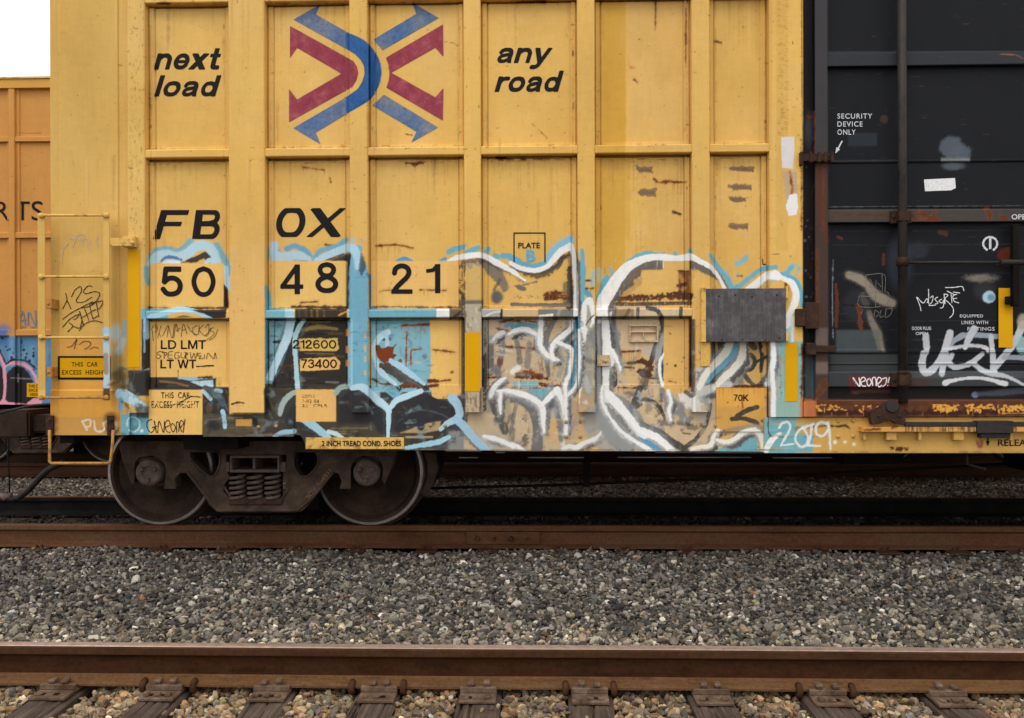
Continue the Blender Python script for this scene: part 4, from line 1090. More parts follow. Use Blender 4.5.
def mat_letter(name, col, wear=.0, rough=.55, cover=None):
    """paint of a stencil: worn through in small chips by transparency of the film"""
    m, nt, b = nt_new(name)
    n = noise_node(nt, 60, 5, .7)
    c = pc(*col)
    r = ramp(nt, n.outputs['Fac'], [(.3, tuple(c * .85)), (.7, tuple(c * 1.2))])
    nt.links.new(r.outputs['Color'], b.inputs['Base Color'])
    b.inputs['Roughness'].default_value = rough
    b.inputs['Specular IOR Level'].default_value = .08
    if wear > 0:
        n2 = noise_node(nt, 26, 9, .78)
        r2 = ramp(nt, n2.outputs['Fac'], [(.27 + wear * .6, (0,) * 3), (.27 + wear * .6 + .07, (1,) * 3)])
        nt.links.new(r2.outputs['Color'], b.inputs['Alpha'])
    return m


MT = {}
MT['paint'] = mat_attr('weathered_car_paint')
MT['door'] = mat_attr('black_door_paint', .5, .10, .12)
MT['neighbour'] = mat_attr('orange_car_paint', .55, .16, .12)
MT['yellow'] = mat_noise('yellow_metal', tuple(pc(206, 160, 78)), tuple(pc(224, 180, 96)), 9, .5, spec=.15, bmp=.15)
MT['ylrust'] = mat_noise('yellow_rusted_metal', tuple(pc(212, 168, 86)), tuple(pc(222, 178, 96)), 14, .55, spec=.15, c3=tuple(pc(110, 70, 44)), bmp=.2)
MT['stripe'], nt_, b_ = nt_new('amber_reflective_sheeting')
r_ = ramp(nt_, noise_node(nt_, 3, 4, .5).outputs['Fac'], [(.3, tuple(pc(208, 150, 5))), (.7, tuple(pc(218, 162, 8)))])
nt_.links.new(r_.outputs['Color'], b_.inputs['Base Color'])
b_.inputs['Roughness'].default_value = .5
b_.inputs['Specular IOR Level'].default_value = .1
MT['boltpaint'] = mat_noise('dirty_painted_bolt', tuple(pc(120, 98, 70)), tuple(pc(170, 144, 104)), 20, .6, spec=.15, c3=tuple(pc(90, 66, 50)))
MT['tanpaint'] = mat_noise('dirty_tan_painted_steel', tuple(pc(176, 150, 112)), tuple(pc(204, 178, 138)), 16, .6, spec=.1, c3=tuple(pc(110, 84, 60)))
MT['steppaint'] = mat_noise('worn_orange_step_paint', tuple(pc(150, 104, 50)), tuple(pc(186, 136, 70)), 12, .6, spec=.12, c3=tuple(pc(90, 56, 36)))
MT['castnum'] = mat_letter('rubbed_casting_letters', (128, 98, 72), .22)
MT['ledgeyel'] = mat_noise('dirty_yellow_steel', tuple(pc(176, 132, 64)), tuple(pc(204, 158, 82)), 8, .6, spec=.12, c3=tuple(pc(120, 78, 46)))
MT['black'] = mat_letter('black_stencil_paint', (30, 28, 29), .0)
MT['blackworn'] = mat_letter('worn_black_stencil_paint', (52, 44, 40), .26)
MT['marker'] = mat_letter('black_marker_ink', (52, 40, 38), .0)
MT['whitest'] = mat_letter('white_stencil_paint', (204, 205, 207), .05)
MT['white'] = mat_letter('white_marker_paint', (222, 220, 220), .0)
MT['greyink'] = mat_letter('faded_white_ink', (122, 118, 112), .2)
MT['paleink'] = mat_letter('faded_lilac_ink', (196, 168, 130), .12)
MT['blueink'] = mat_letter('blue_marker_ink', (92, 130, 160), .1)
MT['blueletter'] = mat_letter('blue_stencil_paint', (96, 164, 196), .0)
MT['logoblue'] = mat_noise('faded_blue_logo_paint', tuple(pc(74, 104, 152)), tuple(pc(100, 118, 148)), 4, .6, spec=.12, c3=tuple(pc(142, 138, 130)), bmp=.1)
MT['logodeep'] = mat_noise('deep_blue_logo_paint', tuple(pc(38, 84, 142)), tuple(pc(54, 98, 150)), 9, .5, spec=.12, bmp=.1)
MT['logored'] = mat_noise('faded_red_logo_paint', tuple(pc(134, 50, 66)), tuple(pc(152, 64, 78)), 11, .6, spec=.12, c3=tuple(pc(172, 96, 96)), bmp=.1)
MT['dark'] = mat_noise('black_grime_and_shade', (.006, .0055, .005), (.014, .012, .010), 6, .85, spec=.08)
MT['truck'] = mat_noise('brown_grimy_cast_steel', (.034, .022, .015), (.092, .059, .039), 7, .8, spec=.16, bmp=.5)
MT['wheel'] = mat_noise('dark_brown_wheel_steel', (.017, .010, .0066), (.048, .027, .017), 5, .75, spec=.14)
MT['tread'] = mat_noise('worn_bright_tread_steel', (.24, .19, .165), (.40, .34, .30), 12, .40, .5)
MT['spring'] = mat_noise('rusty_spring_steel', (.060, .040, .031), (.130, .088, .068), 14, .65, spec=.25)
MT['rubber'] = mat_noise('black_rubber_hose', (.010, .009, .008), (.026, .022, .018), 16, .65, spec=.2)
MT['rustiron'] = mat_noise('dark_rusted_iron', (.018, .011, .008), (.046, .024, .015), 16, .75, spec=.14, c3=(.09, .036, .018), bmp=.4)
MT['rod'] = mat_noise('dark_grey_rod_paint', (.016, .014, .0135), (.034, .029, .026), 9, .55, spec=.2, c3=(.05, .03, .02))
MT['board'] = None
MT['pipeglint'] = mat_noise('pale_pipe_glint', (.26, .26, .27), (.42, .42, .44), 12, .4, .5)
MT['rail'] = mat_noise('brown_rusted_rail', (.034, .0145, .006), (.066, .030, .0145), 5, .8, spec=.06, c3=(.044, .016, .0065), stretch=(.35, 1, 2), bmp=.3)
MT['raildark'] = mat_noise('dark_rusted_rail', (.034, .015, .008), (.072, .031, .016), 4, .78, spec=.1, c3=(.066, .044, .025), stretch=(.35, 1, 2), bmp=.3)
MT['railweb'] = mat_noise('shaded_brown_rail_web', (.026, .011, .0045), (.050, .021, .0095), 5, .85, spec=.04, c3=(.036, .012, .005), stretch=(.6, 1, 2), bmp=.3)  # web colour darkened, as it faces less sky than the foot
MT['railfoot'] = mat_noise('skylit_dusty_rail_foot', (.088, .041, .016), (.140, .070, .031), 6, .85, spec=.05, c3=(.050, .022, .010), stretch=(.5, 3, 2), bmp=.3)  # foot colour lightened for the sky it faces, with settled dust
MT['railmid'] = mat_noise('reddish_rusted_rail', (.062, .026, .012), (.110, .048, .024), 4, .8, spec=.07, c3=(.095, .060, .032), stretch=(.35, 1, 2), bmp=.3)
MT['railtop'] = mat_noise('worn_running_surface', (.36, .25, .20), (.54, .41, .34), 3, .36, .5, stretch=(.2, 4, 1), bmp=.05)
MT['plate'] = mat_noise('rusted_tie_plate', (.055, .031, .018), (.125, .076, .047), 14, .8, spec=.14, c3=(.21, .15, .105), bmp=.4)


def mat_wood(name, c1, c2, c3, axis):
    m, nt, b = nt_new(name)
    stv = [26, 26, 26]
    stv[axis] = 1.1
    n = noise_node(nt, 1.6, 8, .7, stretch=tuple(stv))
    r = ramp(nt, n.outputs['Fac'], [(.3, c1), (.5, c2), (.72, c3)])
    n2 = noise_node(nt, 5, 4, .6)
    r2 = ramp(nt, n2.outputs['Fac'], [(.3, (.7,) * 3), (.7, (1.25,) * 3)])
    c = mixc(nt, r.outputs['Color'], r2.outputs['Color'], 1., 'MULTIPLY')
    nt.links.new(c, b.inputs['Base Color'])
    b.inputs['Roughness'].default_value = .85
    b.inputs['Specular IOR Level'].default_value = .2
    bump(nt, b, n.outputs['Fac'], .8, .012)
    return m


MT['tie'] = mat_wood('weathered_tie_wood', (.032, .021, .015), (.082, .055, .039), (.150, .110, .083), 1)


def mat_board():
    m, nt, b = nt_new('grey_weathered_board')
    n = noise_node(nt, 1.4, 9, .75, stretch=(60, 20, 4.))
    r = ramp(nt, n.outputs['Fac'], [(.3, (.058, .052, .051)), (.5, (.088, .080, .080)), (.70, (.135, .125, .127))])
    n2 = noise_node(nt, 5.5, 6, .7)
    r2 = ramp(nt, n2.outputs['Fac'], [(.3, (.62,) * 3), (.5, (1.,) * 3), (.7, (2.0, 2.0, 2.05))])
    c = mixc(nt, r.outputs['Color'], r2.outputs['Color'], 1., 'MULTIPLY')
    n3 = noise_node(nt, 2.0, 8, .8, stretch=(8, 20, 60))
    r3 = ramp(nt, n3.outputs['Fac'], [(.64, (0, 0, 0)), (.72, (.12, .12, .125))])
    c = mixc(nt, c, r3.outputs['Color'], 1., 'ADD')
    nt.links.new(c, b.inputs['Base Color'])
    b.inputs['Roughness'].default_value = .8
    b.inputs['Specular IOR Level'].default_value = .12
    bump(nt, b, n.outputs['Fac'], .15, .003)
    return m


MT['board'] = mat_board()


def mat_stone(name, rough=.85):
    m, nt, b = nt_new(name)
    at = N(nt, 'ShaderNodeAttribute', attribute_name='paint')
    n = noise_node(nt, 90, 4, .6)
    r = ramp(nt, n.outputs['Fac'], [(.3, (.72,) * 3), (.7, (1.28,) * 3)])
    c = mixc(nt, at.outputs['Color'], r.outputs['Color'], 1., 'MULTIPLY')
    nt.links.new(c, b.inputs['Base Color'])
    b.inputs['Roughness'].default_value = rough
    b.inputs['Specular IOR Level'].default_value = .25
    bump(nt, b, n.outputs['Fac'], .4, .004)
    return m


MT['stone'] = mat_stone('ballast_stone')
MT['ground'] = mat_noise('gravelly_ground', (.045, .040, .035), (.10, .088, .076), 25, .9, c3=(.15, .13, .11), spec=.1, bmp=1., bd=.02)


# ------------------------------------------------------------------ object helpers
def link(name, me, mat=None, parent=None):
    o = bpy.data.objects.new(name, me)
    COL.objects.link(o)
    if mat is not None:
        for m in (mat if isinstance(mat, (list, tuple)) else [mat]):
            me.materials.append(m)
    if parent is not None:
        o.parent = parent
        o.matrix_parent_inverse = parent.matrix_world.inverted()
    return o


def empty(name, loc, label, cat, group=None):
    o = bpy.data.objects.new(name, None)
    COL.objects.link(o)
    o.location = loc
    o.matrix_world = Matrix.Translation(loc)
    o.empty_display_size = .2
    tag(o, label, cat, group)
    return o


def tag(o, label=None, cat=None, group=None, kind=None):
    if label: o['label'] = label
    if cat: o['category'] = cat
    if group: o['group'] = group
    if kind: o['kind'] = kind
    return o


def mesh_np(name, verts, loops, starts, totals):
    me = bpy.data.meshes.new(name)
    nv, nf, nl = len(verts), len(starts), len(loops)
    me.vertices.add(nv); me.loops.add(nl); me.polygons.add(nf)
    me.vertices.foreach_set('co', np.ascontiguousarray(verts, np.float32).ravel())
    me.loops.foreach_set('vertex_index', np.ascontiguousarray(loops, np.int32))
    me.polygons.foreach_set('loop_start', np.ascontiguousarray(starts, np.int32))
    me.polygons.foreach_set('loop_total', np.ascontiguousarray(totals, np.int32))
    me.update(calc_edges=True)
    me.shade_flat()
    return me


def set_paint(me, cols):
    a = me.color_attributes.new('paint', 'FLOAT_COLOR', 'POINT')
    c = np.ones((len(me.vertices), 4), np.float32)
    c[:, :3] = cols
    a.data.foreach_set('color', c.ravel())


def dense(pl, res):
    """subdivide a polyline of (a, b) points"""
    out = [np.array(pl[0], float)]
    for a, b in zip(pl[:-1], pl[1:]):
        a, b = np.array(a, float), np.array(b, float)
        n = max(1, int(math.ceil(np.linalg.norm(b - a) / res)))
        for k in range(1, n + 1):
            out.append(a + (b - a) * k / n)
    return np.array(out)


def dense1(a, b, res):
    return np.linspace(a, b, max(2, int(math.ceil(abs(b - a) / res)) + 1))


class Grid:
    """collects regular grids and free polygons into one mesh whose paint colour comes from a canvas"""
    def __init__(s):
        s.v, s.q, s.n, s.ng = [], [], 0, []

    def add(s, pts):
        h, w = pts.shape[:2]
        i = np.arange(h * w).reshape(h, w) + s.n
        s.v.append(pts.reshape(-1, 3))
        s.q.append(np.stack([i[:-1, :-1], i[:-1, 1:], i[1:, 1:], i[1:, :-1]], -1).reshape(-1, 4))
        s.n += h * w

    def prof_z(s, prof, z0, z1, res, caps=True):
        p = dense(prof, res)
        z = dense1(z0, z1, res)
        pts = np.empty((len(z), len(p), 3))
        pts[..., 0] = p[None, :, 0]; pts[..., 1] = p[None, :, 1]; pts[..., 2] = z[:, None]
        s.add(pts)
        if caps:
            for zz in (z0, z1):
                s.ngon([(x, y, zz) for x, y in prof])

    def prof_x(s, prof, x0, x1, res, caps=True):
        p = dense(prof, res)
        x = dense1(x0, x1, res)
        pts = np.empty((len(x), len(p), 3))
        pts[..., 1] = p[None, :, 0]; pts[..., 2] = p[None, :, 1]; pts[..., 0] = x[:, None]
        s.add(pts)
        if caps:
            for xx in (x0, x1):
                s.ngon([(xx, y, z) for y, z in prof])

    def sheet(s, x0, x1, z0, z1, yf, res):
        x, z = dense1(x0, x1, res), dense1(z0, z1, res)
        X, Z = np.meshgrid(x, z)
        s.add(np.stack([X, yf(X, Z) if callable(yf) else np.full_like(X, yf), Z], -1))

    def ngon(s, pts):
        s.v.append(np.array(pts, float))
        s.ng.append(np.arange(len(pts)) + s.n)
        s.n += len(pts)

    def box(s, x0, x1, y0, y1, z0, z1, res=.03):
        c = min(.004, (x1 - x0) / 4, (z1 - z0) / 4)
        s.prof_z([(x0, y1), (x0, y0 + c), (x0 + c, y0), (x1 - c, y0), (x1, y0 + c), (x1, y1)], z0, z1, res)

    def build(s, name, mat, parent, canvas=None, default=YEL, smooth=False):
        V = np.vstack(s.v)
        Q = np.vstack(s.q) if s.q else np.zeros((0, 4), int)
        loops = [Q.ravel()]
        tot = [np.full(len(Q), 4)]
        for g in s.ng:
            loops.append(g); tot.append(np.array([len(g)]))
        loops = np.concatenate(loops); tot = np.concatenate(tot)
        st = np.concatenate([[0], np.cumsum(tot)[:-1]])
        me = mesh_np(name, V, loops, st, tot)
        if mat is not None:
            df = pc(*default).astype(np.float32)
            if canvas is not None:
                u, v = proj(V)
                set_paint(me, canvas.sample(u, v, df))
            else:
                set_paint(me, np.tile(df, (len(V), 1)))
        if smooth:
            me.shade_smooth()
        return link(name, me, mat, parent)


class BM:
    """bmesh collector for plain parts"""
    def __init__(s):
        s.b = bmesh.new()

    def box(s, x0, x1, y0, y1, z0, z1):
        r = bmesh.ops.create_cube(s.b, size=1)
        bmesh.ops.scale(s.b, vec=(x1 - x0, y1 - y0, z1 - z0), verts=r['verts'])
        bmesh.ops.translate(s.b, vec=((x0 + x1) / 2, (y0 + y1) / 2, (z0 + z1) / 2), verts=r['verts'])
        return r['verts']

    def tube(s, pts, r, seg=8, cap=True, smooth_n=0):
        pts = [Vector(p) for p in pts]
        if smooth_n:
            pts = [Vector(p) for p in catmull([tuple(p) for p in pts], smooth_n)]
        rings = []
        up_ = Vector((0, 0, 1))
        n_prev = None
        for i, p in enumerate(pts):
            t = (pts[min(i + 1, len(pts) - 1)] - pts[max(i - 1, 0)]).normalized()
            if n_prev is None:
                ref = up_ if abs(t.z) < .9 else Vector((1, 0, 0))
                n = t.cross(ref).normalized()
            else:
                n = (n_prev - t * n_prev.dot(t)).normalized()
            n_prev = n
            bn = t.cross(n)
            rr = r[i] if hasattr(r, '__len__') else r
            rings.append([s.b.verts.new(p + rr * (math.cos(a) * n + math.sin(a) * bn)) for a in [2 * math.pi * k / seg for k in range(seg)]])
        for a, b in zip(rings[:-1], rings[1:]):
            for k in range(seg):
                f = s.b.faces.new((a[k], a[(k + 1) % seg], b[(k + 1) % seg], b[k]))
                f.smooth = True
        if cap:
            s.b.faces.new(rings[0][::-1]); s.b.faces.new(rings[-1])

    def lathe_y(s, cx, cz, prof, seg=48, mi=None):
        """profile of (radius, y) turned about the Y axis through (cx, cz)"""
        rings = []
        for r, y in prof:
            rings.append([s.b.verts.new((cx + r * math.cos(a), y, cz + r * math.sin(a))) for a in [2 * math.pi * k / seg for k in range(seg)]])
        for j, (a, b) in enumerate(zip(rings[:-1], rings[1:])):
            for k in range(seg):
                f = s.b.faces.new((a[k], a[(k + 1) % seg], b[(k + 1) % seg], b[k]))
                f.smooth = False
                if mi:
                    f.material_index = mi[j]
        return rings

    def prism(s, outer, holes, y0, y1):
        """polygon in XZ with holes, extruded from y0 to y1"""
        fronts = []
        edges = []
        loops = []
        for lp in [outer] + list(holes):
            vs = [s.b.verts.new((x, y0, z)) for x, z in lp]
            loops.append(vs)
            for a, b in zip(vs, vs[1:] + vs[:1]):
                edges.append(s.b.edges.new((a, b)))
        r = bmesh.ops.triangle_fill(s.b, use_beauty=True, edges=edges)
        faces = [f for f in r['geom'] if isinstance(f, bmesh.types.BMFace)]
        mp = {}
        for lp in loops:
            for v in lp:
                mp[v] = s.b.verts.new((v.co.x, y1, v.co.z))
        for f in faces:
            s.b.faces.new([mp[v] for v in f.verts][::-1])
        for lp in loops:
            for a, b in zip(lp, lp[1:] + lp[:1]):
                s.b.faces.new((a, b, mp[b], mp[a]))

    def ball(s, c, r, flat=1., seg=10):
        q = bmesh.ops.create_uvsphere(s.b, u_segments=seg, v_segments=6, radius=r)
        bmesh.ops.scale(s.b, vec=(1, flat, 1), verts=q['verts'])
        bmesh.ops.translate(s.b, vec=c, verts=q['verts'])

    def build(s, name, mat, parent=None, bevel=0, seg=1, smooth=False):
        if bevel:
            ed = [e for e in s.b.edges if len(e.link_faces) == 2 and e.calc_face_angle(0) > .6]
            bmesh.ops.bevel(s.b, geom=ed, offset=bevel, segments=seg, affect='EDGES', clamp_overlap=True)
        bmesh.ops.recalc_face_normals(s.b, faces=s.b.faces)
        me = bpy.data.meshes.new(name)
        s.b.to_mesh(me); s.b.free()
        if smooth:
            me.shade_smooth()
        return link(name, me, mat, parent)


def copy_tree(o, off, parent=None, label=None, group=None, mirror_x=None):
    """a thing with copies of its parts and sub-parts"""
    c = o.copy()
    COL.objects.link(c)
    if parent is None:
        c.location = Vector(o.location) + Vector(off)
        if label: c['label'] = label
        if group: c['group'] = group
    else:
        c.parent = parent
    for ch in list(o.children):
        copy_tree(ch, off, c)
    return c


# ------------------------------------------------------------------ paint films: text, polygons, strokes
PANELS = []          # (x0, x1, z0, z1, sampled depth) of every pressed panel, so that paint lies on the dented steel


def place(u, v, y, lift):
    x, z = P(u, v, y - lift)
    if YF - .005 < y < YP + .002:
        for x0, x1, z0, z1, G in PANELS:
            if x0 <= x <= x1 and z0 <= z <= z1:
                for it in (0, 1):
                    fx, fz = (x - x0) / .008, (z - z0) / .008
                    i = min(max(int(fx), 0), G.shape[1] - 2); j = min(max(int(fz), 0), G.shape[0] - 2)
                    fx, fz = min(max(fx - i, 0), 1), min(max(fz - j, 0), 1)
                    ys = (G[j, i] * (1 - fx) + G[j, i + 1] * fx) * (1 - fz) + (G[j + 1, i] * (1 - fx) + G[j + 1, i + 1] * fx) * fz
                    x, z = P(u, v, ys - lift)
                return (x, ys - lift, z)
    return (x, y - lift, z)


def film(name, polys, yf, mat, parent, lift=.003):
    """flat polygons given in photo pixels, laid on the surface yf(u) at its own depth"""
    V, FA = [], []
    for pts in polys:
        b = len(V)
        for u, v in pts:
            y = yf(u) if callable(yf) else yf
            V.append(place(u, v, y, lift))
        FA.append(tuple(range(b, b + len(pts))))
    me = bpy.data.meshes.new(name)
    me.from_pydata(V, [], FA)
    return link(name, me, mat, parent)


def clip_u(poly, a, b):
    def half(p, lim, keep_less):
        out = []
        for i in range(len(p)):
            q, r = p[i], p[(i + 1) % len(p)]
            qi = (q[0] <= lim) == keep_less or q[0] == lim
            ri = (r[0] <= lim) == keep_less or r[0] == lim
            if qi: out.append(q)
            if qi != ri:
                t = (lim - q[0]) / (r[0] - q[0])
                out.append((lim, q[1] + t * (r[1] - q[1])))
        return out
    p = half(poly, b, True)
    return half(p, a, False) if p else []


def tri_poly(poly):
    from mathutils.geometry import tessellate_polygon
    t = tessellate_polygon([[Vector((x, y, 0)) for x, y in poly]])
    return [[poly[i] for i in tr] for tr in t]


def draped(name, polys, ranges, mat, parent, lift=.003):
    """polygons in photo pixels draped over strips (ua, ub, depth)"""
    V, FA = [], []
    for pl in polys:
        for t in tri_poly(pl):
            for a, b, y in ranges:
                c = clip_u(t, a, b)
                if len(c) >= 3:
                    k = len(V)
                    for u, v in c:
                        V.append(place(u, v, y, lift))
                    FA.append(tuple(range(k, k + len(c))))
    me = bpy.data.meshes.new(name)
    me.from_pydata(V, [], FA)
    return link(name, me, mat, parent)


def text2d(s, bold=0., shear=0., space=1., res=4):
    cu = bpy.data.curves.new('lettering', 'FONT')
    cu.body = s
    cu.size = 1
    cu.offset = bold
    cu.shear = shear
    cu.space_character = space
    cu.resolution_u = res
    o = bpy.data.objects.new('lettering', cu)
    COL.objects.link(o)
    dg = bpy.context.evaluated_depsgraph_get()
    me = bpy.data.meshes.new_from_object(o.evaluated_get(dg))
    V = np.array([v.co[:2] for v in me.vertices])
    FA = [tuple(p.vertices) for p in me.polygons]
    bpy.data.objects.remove(o)
    bpy.data.curves.remove(cu)
    bpy.data.meshes.remove(me)
    return V, FA


def lettering(name, items, Y, mat, parent, lift=.003):
    """items: (text, u0, v0, u1, v1, bold, shear[, rot]) fitted to a box in photo pixels on depth Y"""
    if len(items) > 1:
        return [lettering(name, [it], Y, mat, parent, lift) for it in items]
    AV, AF = [], []
    for it in items:
        s, ua, va, ub, vb, bold, shear = it[:7]
        sp = it[7] if len(it) > 7 else 1.
        rot = it[8] if len(it) > 8 else 0.
        V, FA = text2d(s, bold, shear, sp)
        mn, mx = V.min(0), V.max(0)
        k = len(AV)
        q = (V - mn) / (mx - mn)
        uc, vc = (ua + ub) / 2, (va + vb) / 2
        for a, b in q:
            du, dv = (a - .5) * (ub - ua), -(b - .5) * (vb - va)
            u = uc + du * math.cos(rot) - dv * math.sin(rot)
            v = vc + du * math.sin(rot) + dv * math.cos(rot)
            y = Y(u) if callable(Y) else Y
            AV.append(place(u, v, y, lift))
        AF += [tuple(i + k for i in f) for f in FA]
    me = bpy.data.meshes.new(name)
    me.from_pydata(AV, [], AF)
    return link(name, me, mat, parent)


def strokes(name, lines, w, Y, mat, parent, lift=.0035, n=6):
    """hand-written strokes as ribbons of paint"""
    V, FA = [], []
    for li, ln in enumerate(lines):
        ww = w
        if isinstance(ln, tuple) and np.isscalar(ln[0]) and isinstance(ln[1], list):
            ww, ln = ln
        p = catmull(ln, n)
        L = lift + .00015 * (li % 17)
        k0 = None
        for i, q in enumerate(p):
            t = p[min(i + 1, len(p) - 1)] - p[max(i - 1, 0)]
            t = t / (np.linalg.norm(t) + 1e-9)
            nrm = np.array([-t[1], t[0]])
            h = ww / 2 * (.8 + .35 * math.sin(i * 1.7 + li) * .5 + .1 * random.random())
            k = len(V)
            for sgn in (-1, 1):
                u, v = q + nrm * h * sgn
                y = Y(u) if callable(Y) else Y
                V.append(place(u, v, y, L))
            if k0 is not None:
                FA.append((k0, k0 + 1, k + 1, k))
            k0 = k
    me = bpy.data.meshes.new(name)
    me.from_pydata(V, [], FA)
    return link(name, me, mat, parent)


# bold stencil letters drawn as strokes, outlined by marching squares
GL = {  # letter: (advance, strokes) with each stroke = (points, width); x-height 1
    'n': (1.0, [([(.16, 0), (.16, 1)], .30), ([(.16, .55), (.26, .75), (.45, .865), (.66, .84), (.80, .66), (.81, .4), (.81, 0)], .27)]),
    'e': (.98, [([(.16, .49), (.80, .49)], .19), ([(.815, .42), (.815, .60), (.70, .80), (.49, .875), (.28, .79), (.16, .5), (.27, .21), (.49, .125), (.68, .17), (.80, .30)], .255)]),
    'x': (.98, [([(.10, 1.05), (.84, -.05)], .33), ([(.86, 1.05), (.08, -.05)], .31)]),
    't': (.68, [([(.34, 1.32), (.33, .34), (.38, .17), (.50, .12), (.62, .125)], .29), ([(.03, .87), (.62, .87)], .21)]),
    'l': (.36, [([(.18, 0), (.18, 1.38)], .31)]),
    'o': (1.02, [([(.51, .875), (.27, .79), (.16, .5), (.27, .21), (.51, .125), (.75, .21), (.86, .5), (.75, .79), (.51, .875)], .27)]),
    'a': (.98, [([(.16, .68), (.24, .82), (.44, .885), (.66, .84), (.76, .66), (.755, .3), (.80, .0)], .26), ([(.72, .57), (.46, .52), (.24, .44), (.16, .27), (.26, .13), (.44, .12), (.64, .22), (.74, .40)], .235)]),
    'd': (1.0, [([(.82, 0), (.82, 1.38)], .30), ([(.48, .865), (.26, .79), (.16, .5), (.26, .21), (.48, .135), (.68, .22), (.78, .5), (.68, .78), (.48, .865)], .255)]),
    'y': (.96, [([(.10, 1.03), (.46, .06)], .31), ([(.86, 1.03), (.50, .08), (.38, -.18), (.22, -.27), (.06, -.26)], .28)]),
    'r': (.66, [([(.16, 0), (.16, 1)], .30), ([(.16, .5), (.26, .74), (.44, .86), (.64, .86)], .26)]),
    '5': (.76, [([(.16, .91), (.70, .91)], .18), ([(.21, .96), (.15, .45)], .165), ([(.15, .47), (.28, .59), (.46, .61), (.62, .51), (.67, .34), (.60, .16), (.42, .085), (.24, .11), (.10, .27)], .17)]),
    '0': (.80, [([(.4, .92), (.20, .82), (.09, .5), (.20, .18), (.4, .08), (.6, .18), (.71, .5), (.6, .82), (.4, .92)], .155)]),
    '4': (.80, [([(.58, 0), (.58, 1)], .18), ([(.57, .94), (.07, .27)], .15), ([(.0, .255), (.78, .255)], .15)]),
    '8': (.78, [([(.39, .925), (.22, .87), (.16, .74), (.24, .60), (.39, .555), (.54, .60), (.62, .74), (.56, .87), (.39, .925)], .155), ([(.39, .53), (.18, .44), (.09, .29), (.18, .13), (.39, .075), (.60, .13), (.69, .29), (.60, .44), (.39, .53)], .165)]),
    '2': (.74, [([(.11, .66), (.16, .83), (.34, .92), (.53, .87), (.61, .72), (.54, .55), (.36, .38), (.18, .20), (.10, .06)], .165), ([(.02, .075), (.72, .075)], .15)]),
    '1': (.46, [([(.36, 0), (.36, 1)], .18), ([(.02, .76), (.22, .79), (.33, .93)], .13)]),
    'F': (1.14, [([(.13, 0), (.13, 1)], .25), ([(.02, .915), (1.12, .915)], .17), ([(.13, .52), (.96, .52)], .155)]),
    'B': (1.10, [([(.14, 0), (.14, 1)], .26), ([(.03, .925), (.66, .925), (.84, .88), (.90, .75), (.82, .60), (.62, .545)], .175), ([(.14, .525), (.70, .525), (.90, .45), (.95, .28), (.86, .12), (.66, .075), (.03, .075)], .18)]),
    'O': (1.1, [([(.56, .94), (.32, .90), (.16, .72), (.11, .5), (.16, .28), (.32, .10), (.56, .06), (.80, .10), (.96, .28), (1.01, .5), (.96, .72), (.80, .90), (.56, .94)], .205)]),
    'L': (.72, [([(.14, 0), (.14, 1)], .19), ([(.05, .08), (.70, .08)], .17)]),
    'D': (.92, [([(.14, 0), (.14, 1)], .19), ([(.06, .92), (.44, .92), (.66, .86), (.80, .68), (.83, .5), (.80, .32), (.66, .14), (.44, .08), (.06, .08)], .17)]),
    'M': (1.08, [([(.13, 0), (.13, 1)], .18), ([(.95, 0), (.95, 1)], .18), ([(.17, 1.02), (.54, .04)], .165), ([(.91, 1.02), (.54, .04)], .165)]),
    'T': (.82, [([(.41, 0), (.41, 1)], .19), ([(.0, .92), (.82, .92)], .17)]),
    'W': (1.28, [([(.08, 1.04), (.36, -.04)], .175), ([(.36, -.04), (.64, 1.04)], .165), ([(.64, 1.04), (.92, -.04)], .165), ([(.92, -.04), (1.20, 1.04)], .175)]),
    'K': (.92, [([(.14, 0), (.14, 1)], .19), ([(.86, 1.04), (.16, .36)], .18), ([(.36, .56), (.90, -.04)], .19)]),
    ' ': (.34, [([(-9, -9), (-9, -8.9)], .01)]),
    '3': (.74, [([(.10, .74), (.18, .88), (.36, .925), (.56, .86), (.60, .72), (.52, .58), (.34, .53)], .145), ([(.34, .53), (.54, .49), (.65, .32), (.58, .15), (.38, .075), (.18, .12), (.08, .28)], .15)]),
    '6': (.76, [([(.62, .80), (.50, .91), (.34, .91), (.17, .78), (.10, .52), (.13, .26), (.24, .11), (.40, .075), (.58, .14), (.66, .32), (.58, .50), (.40, .56), (.22, .50), (.13, .36)], .145)]),
    '7': (.72, [([(.02, .925), (.68, .925)], .15), ([(.64, .92), (.42, .56), (.28, .2), (.25, 0)], .15)]),
    'X': (1.2, [([(.12, 1.04), (1.02, -.04)], .29), ([(1.16, 1.04), (.02, -.04)], .155)]),
}


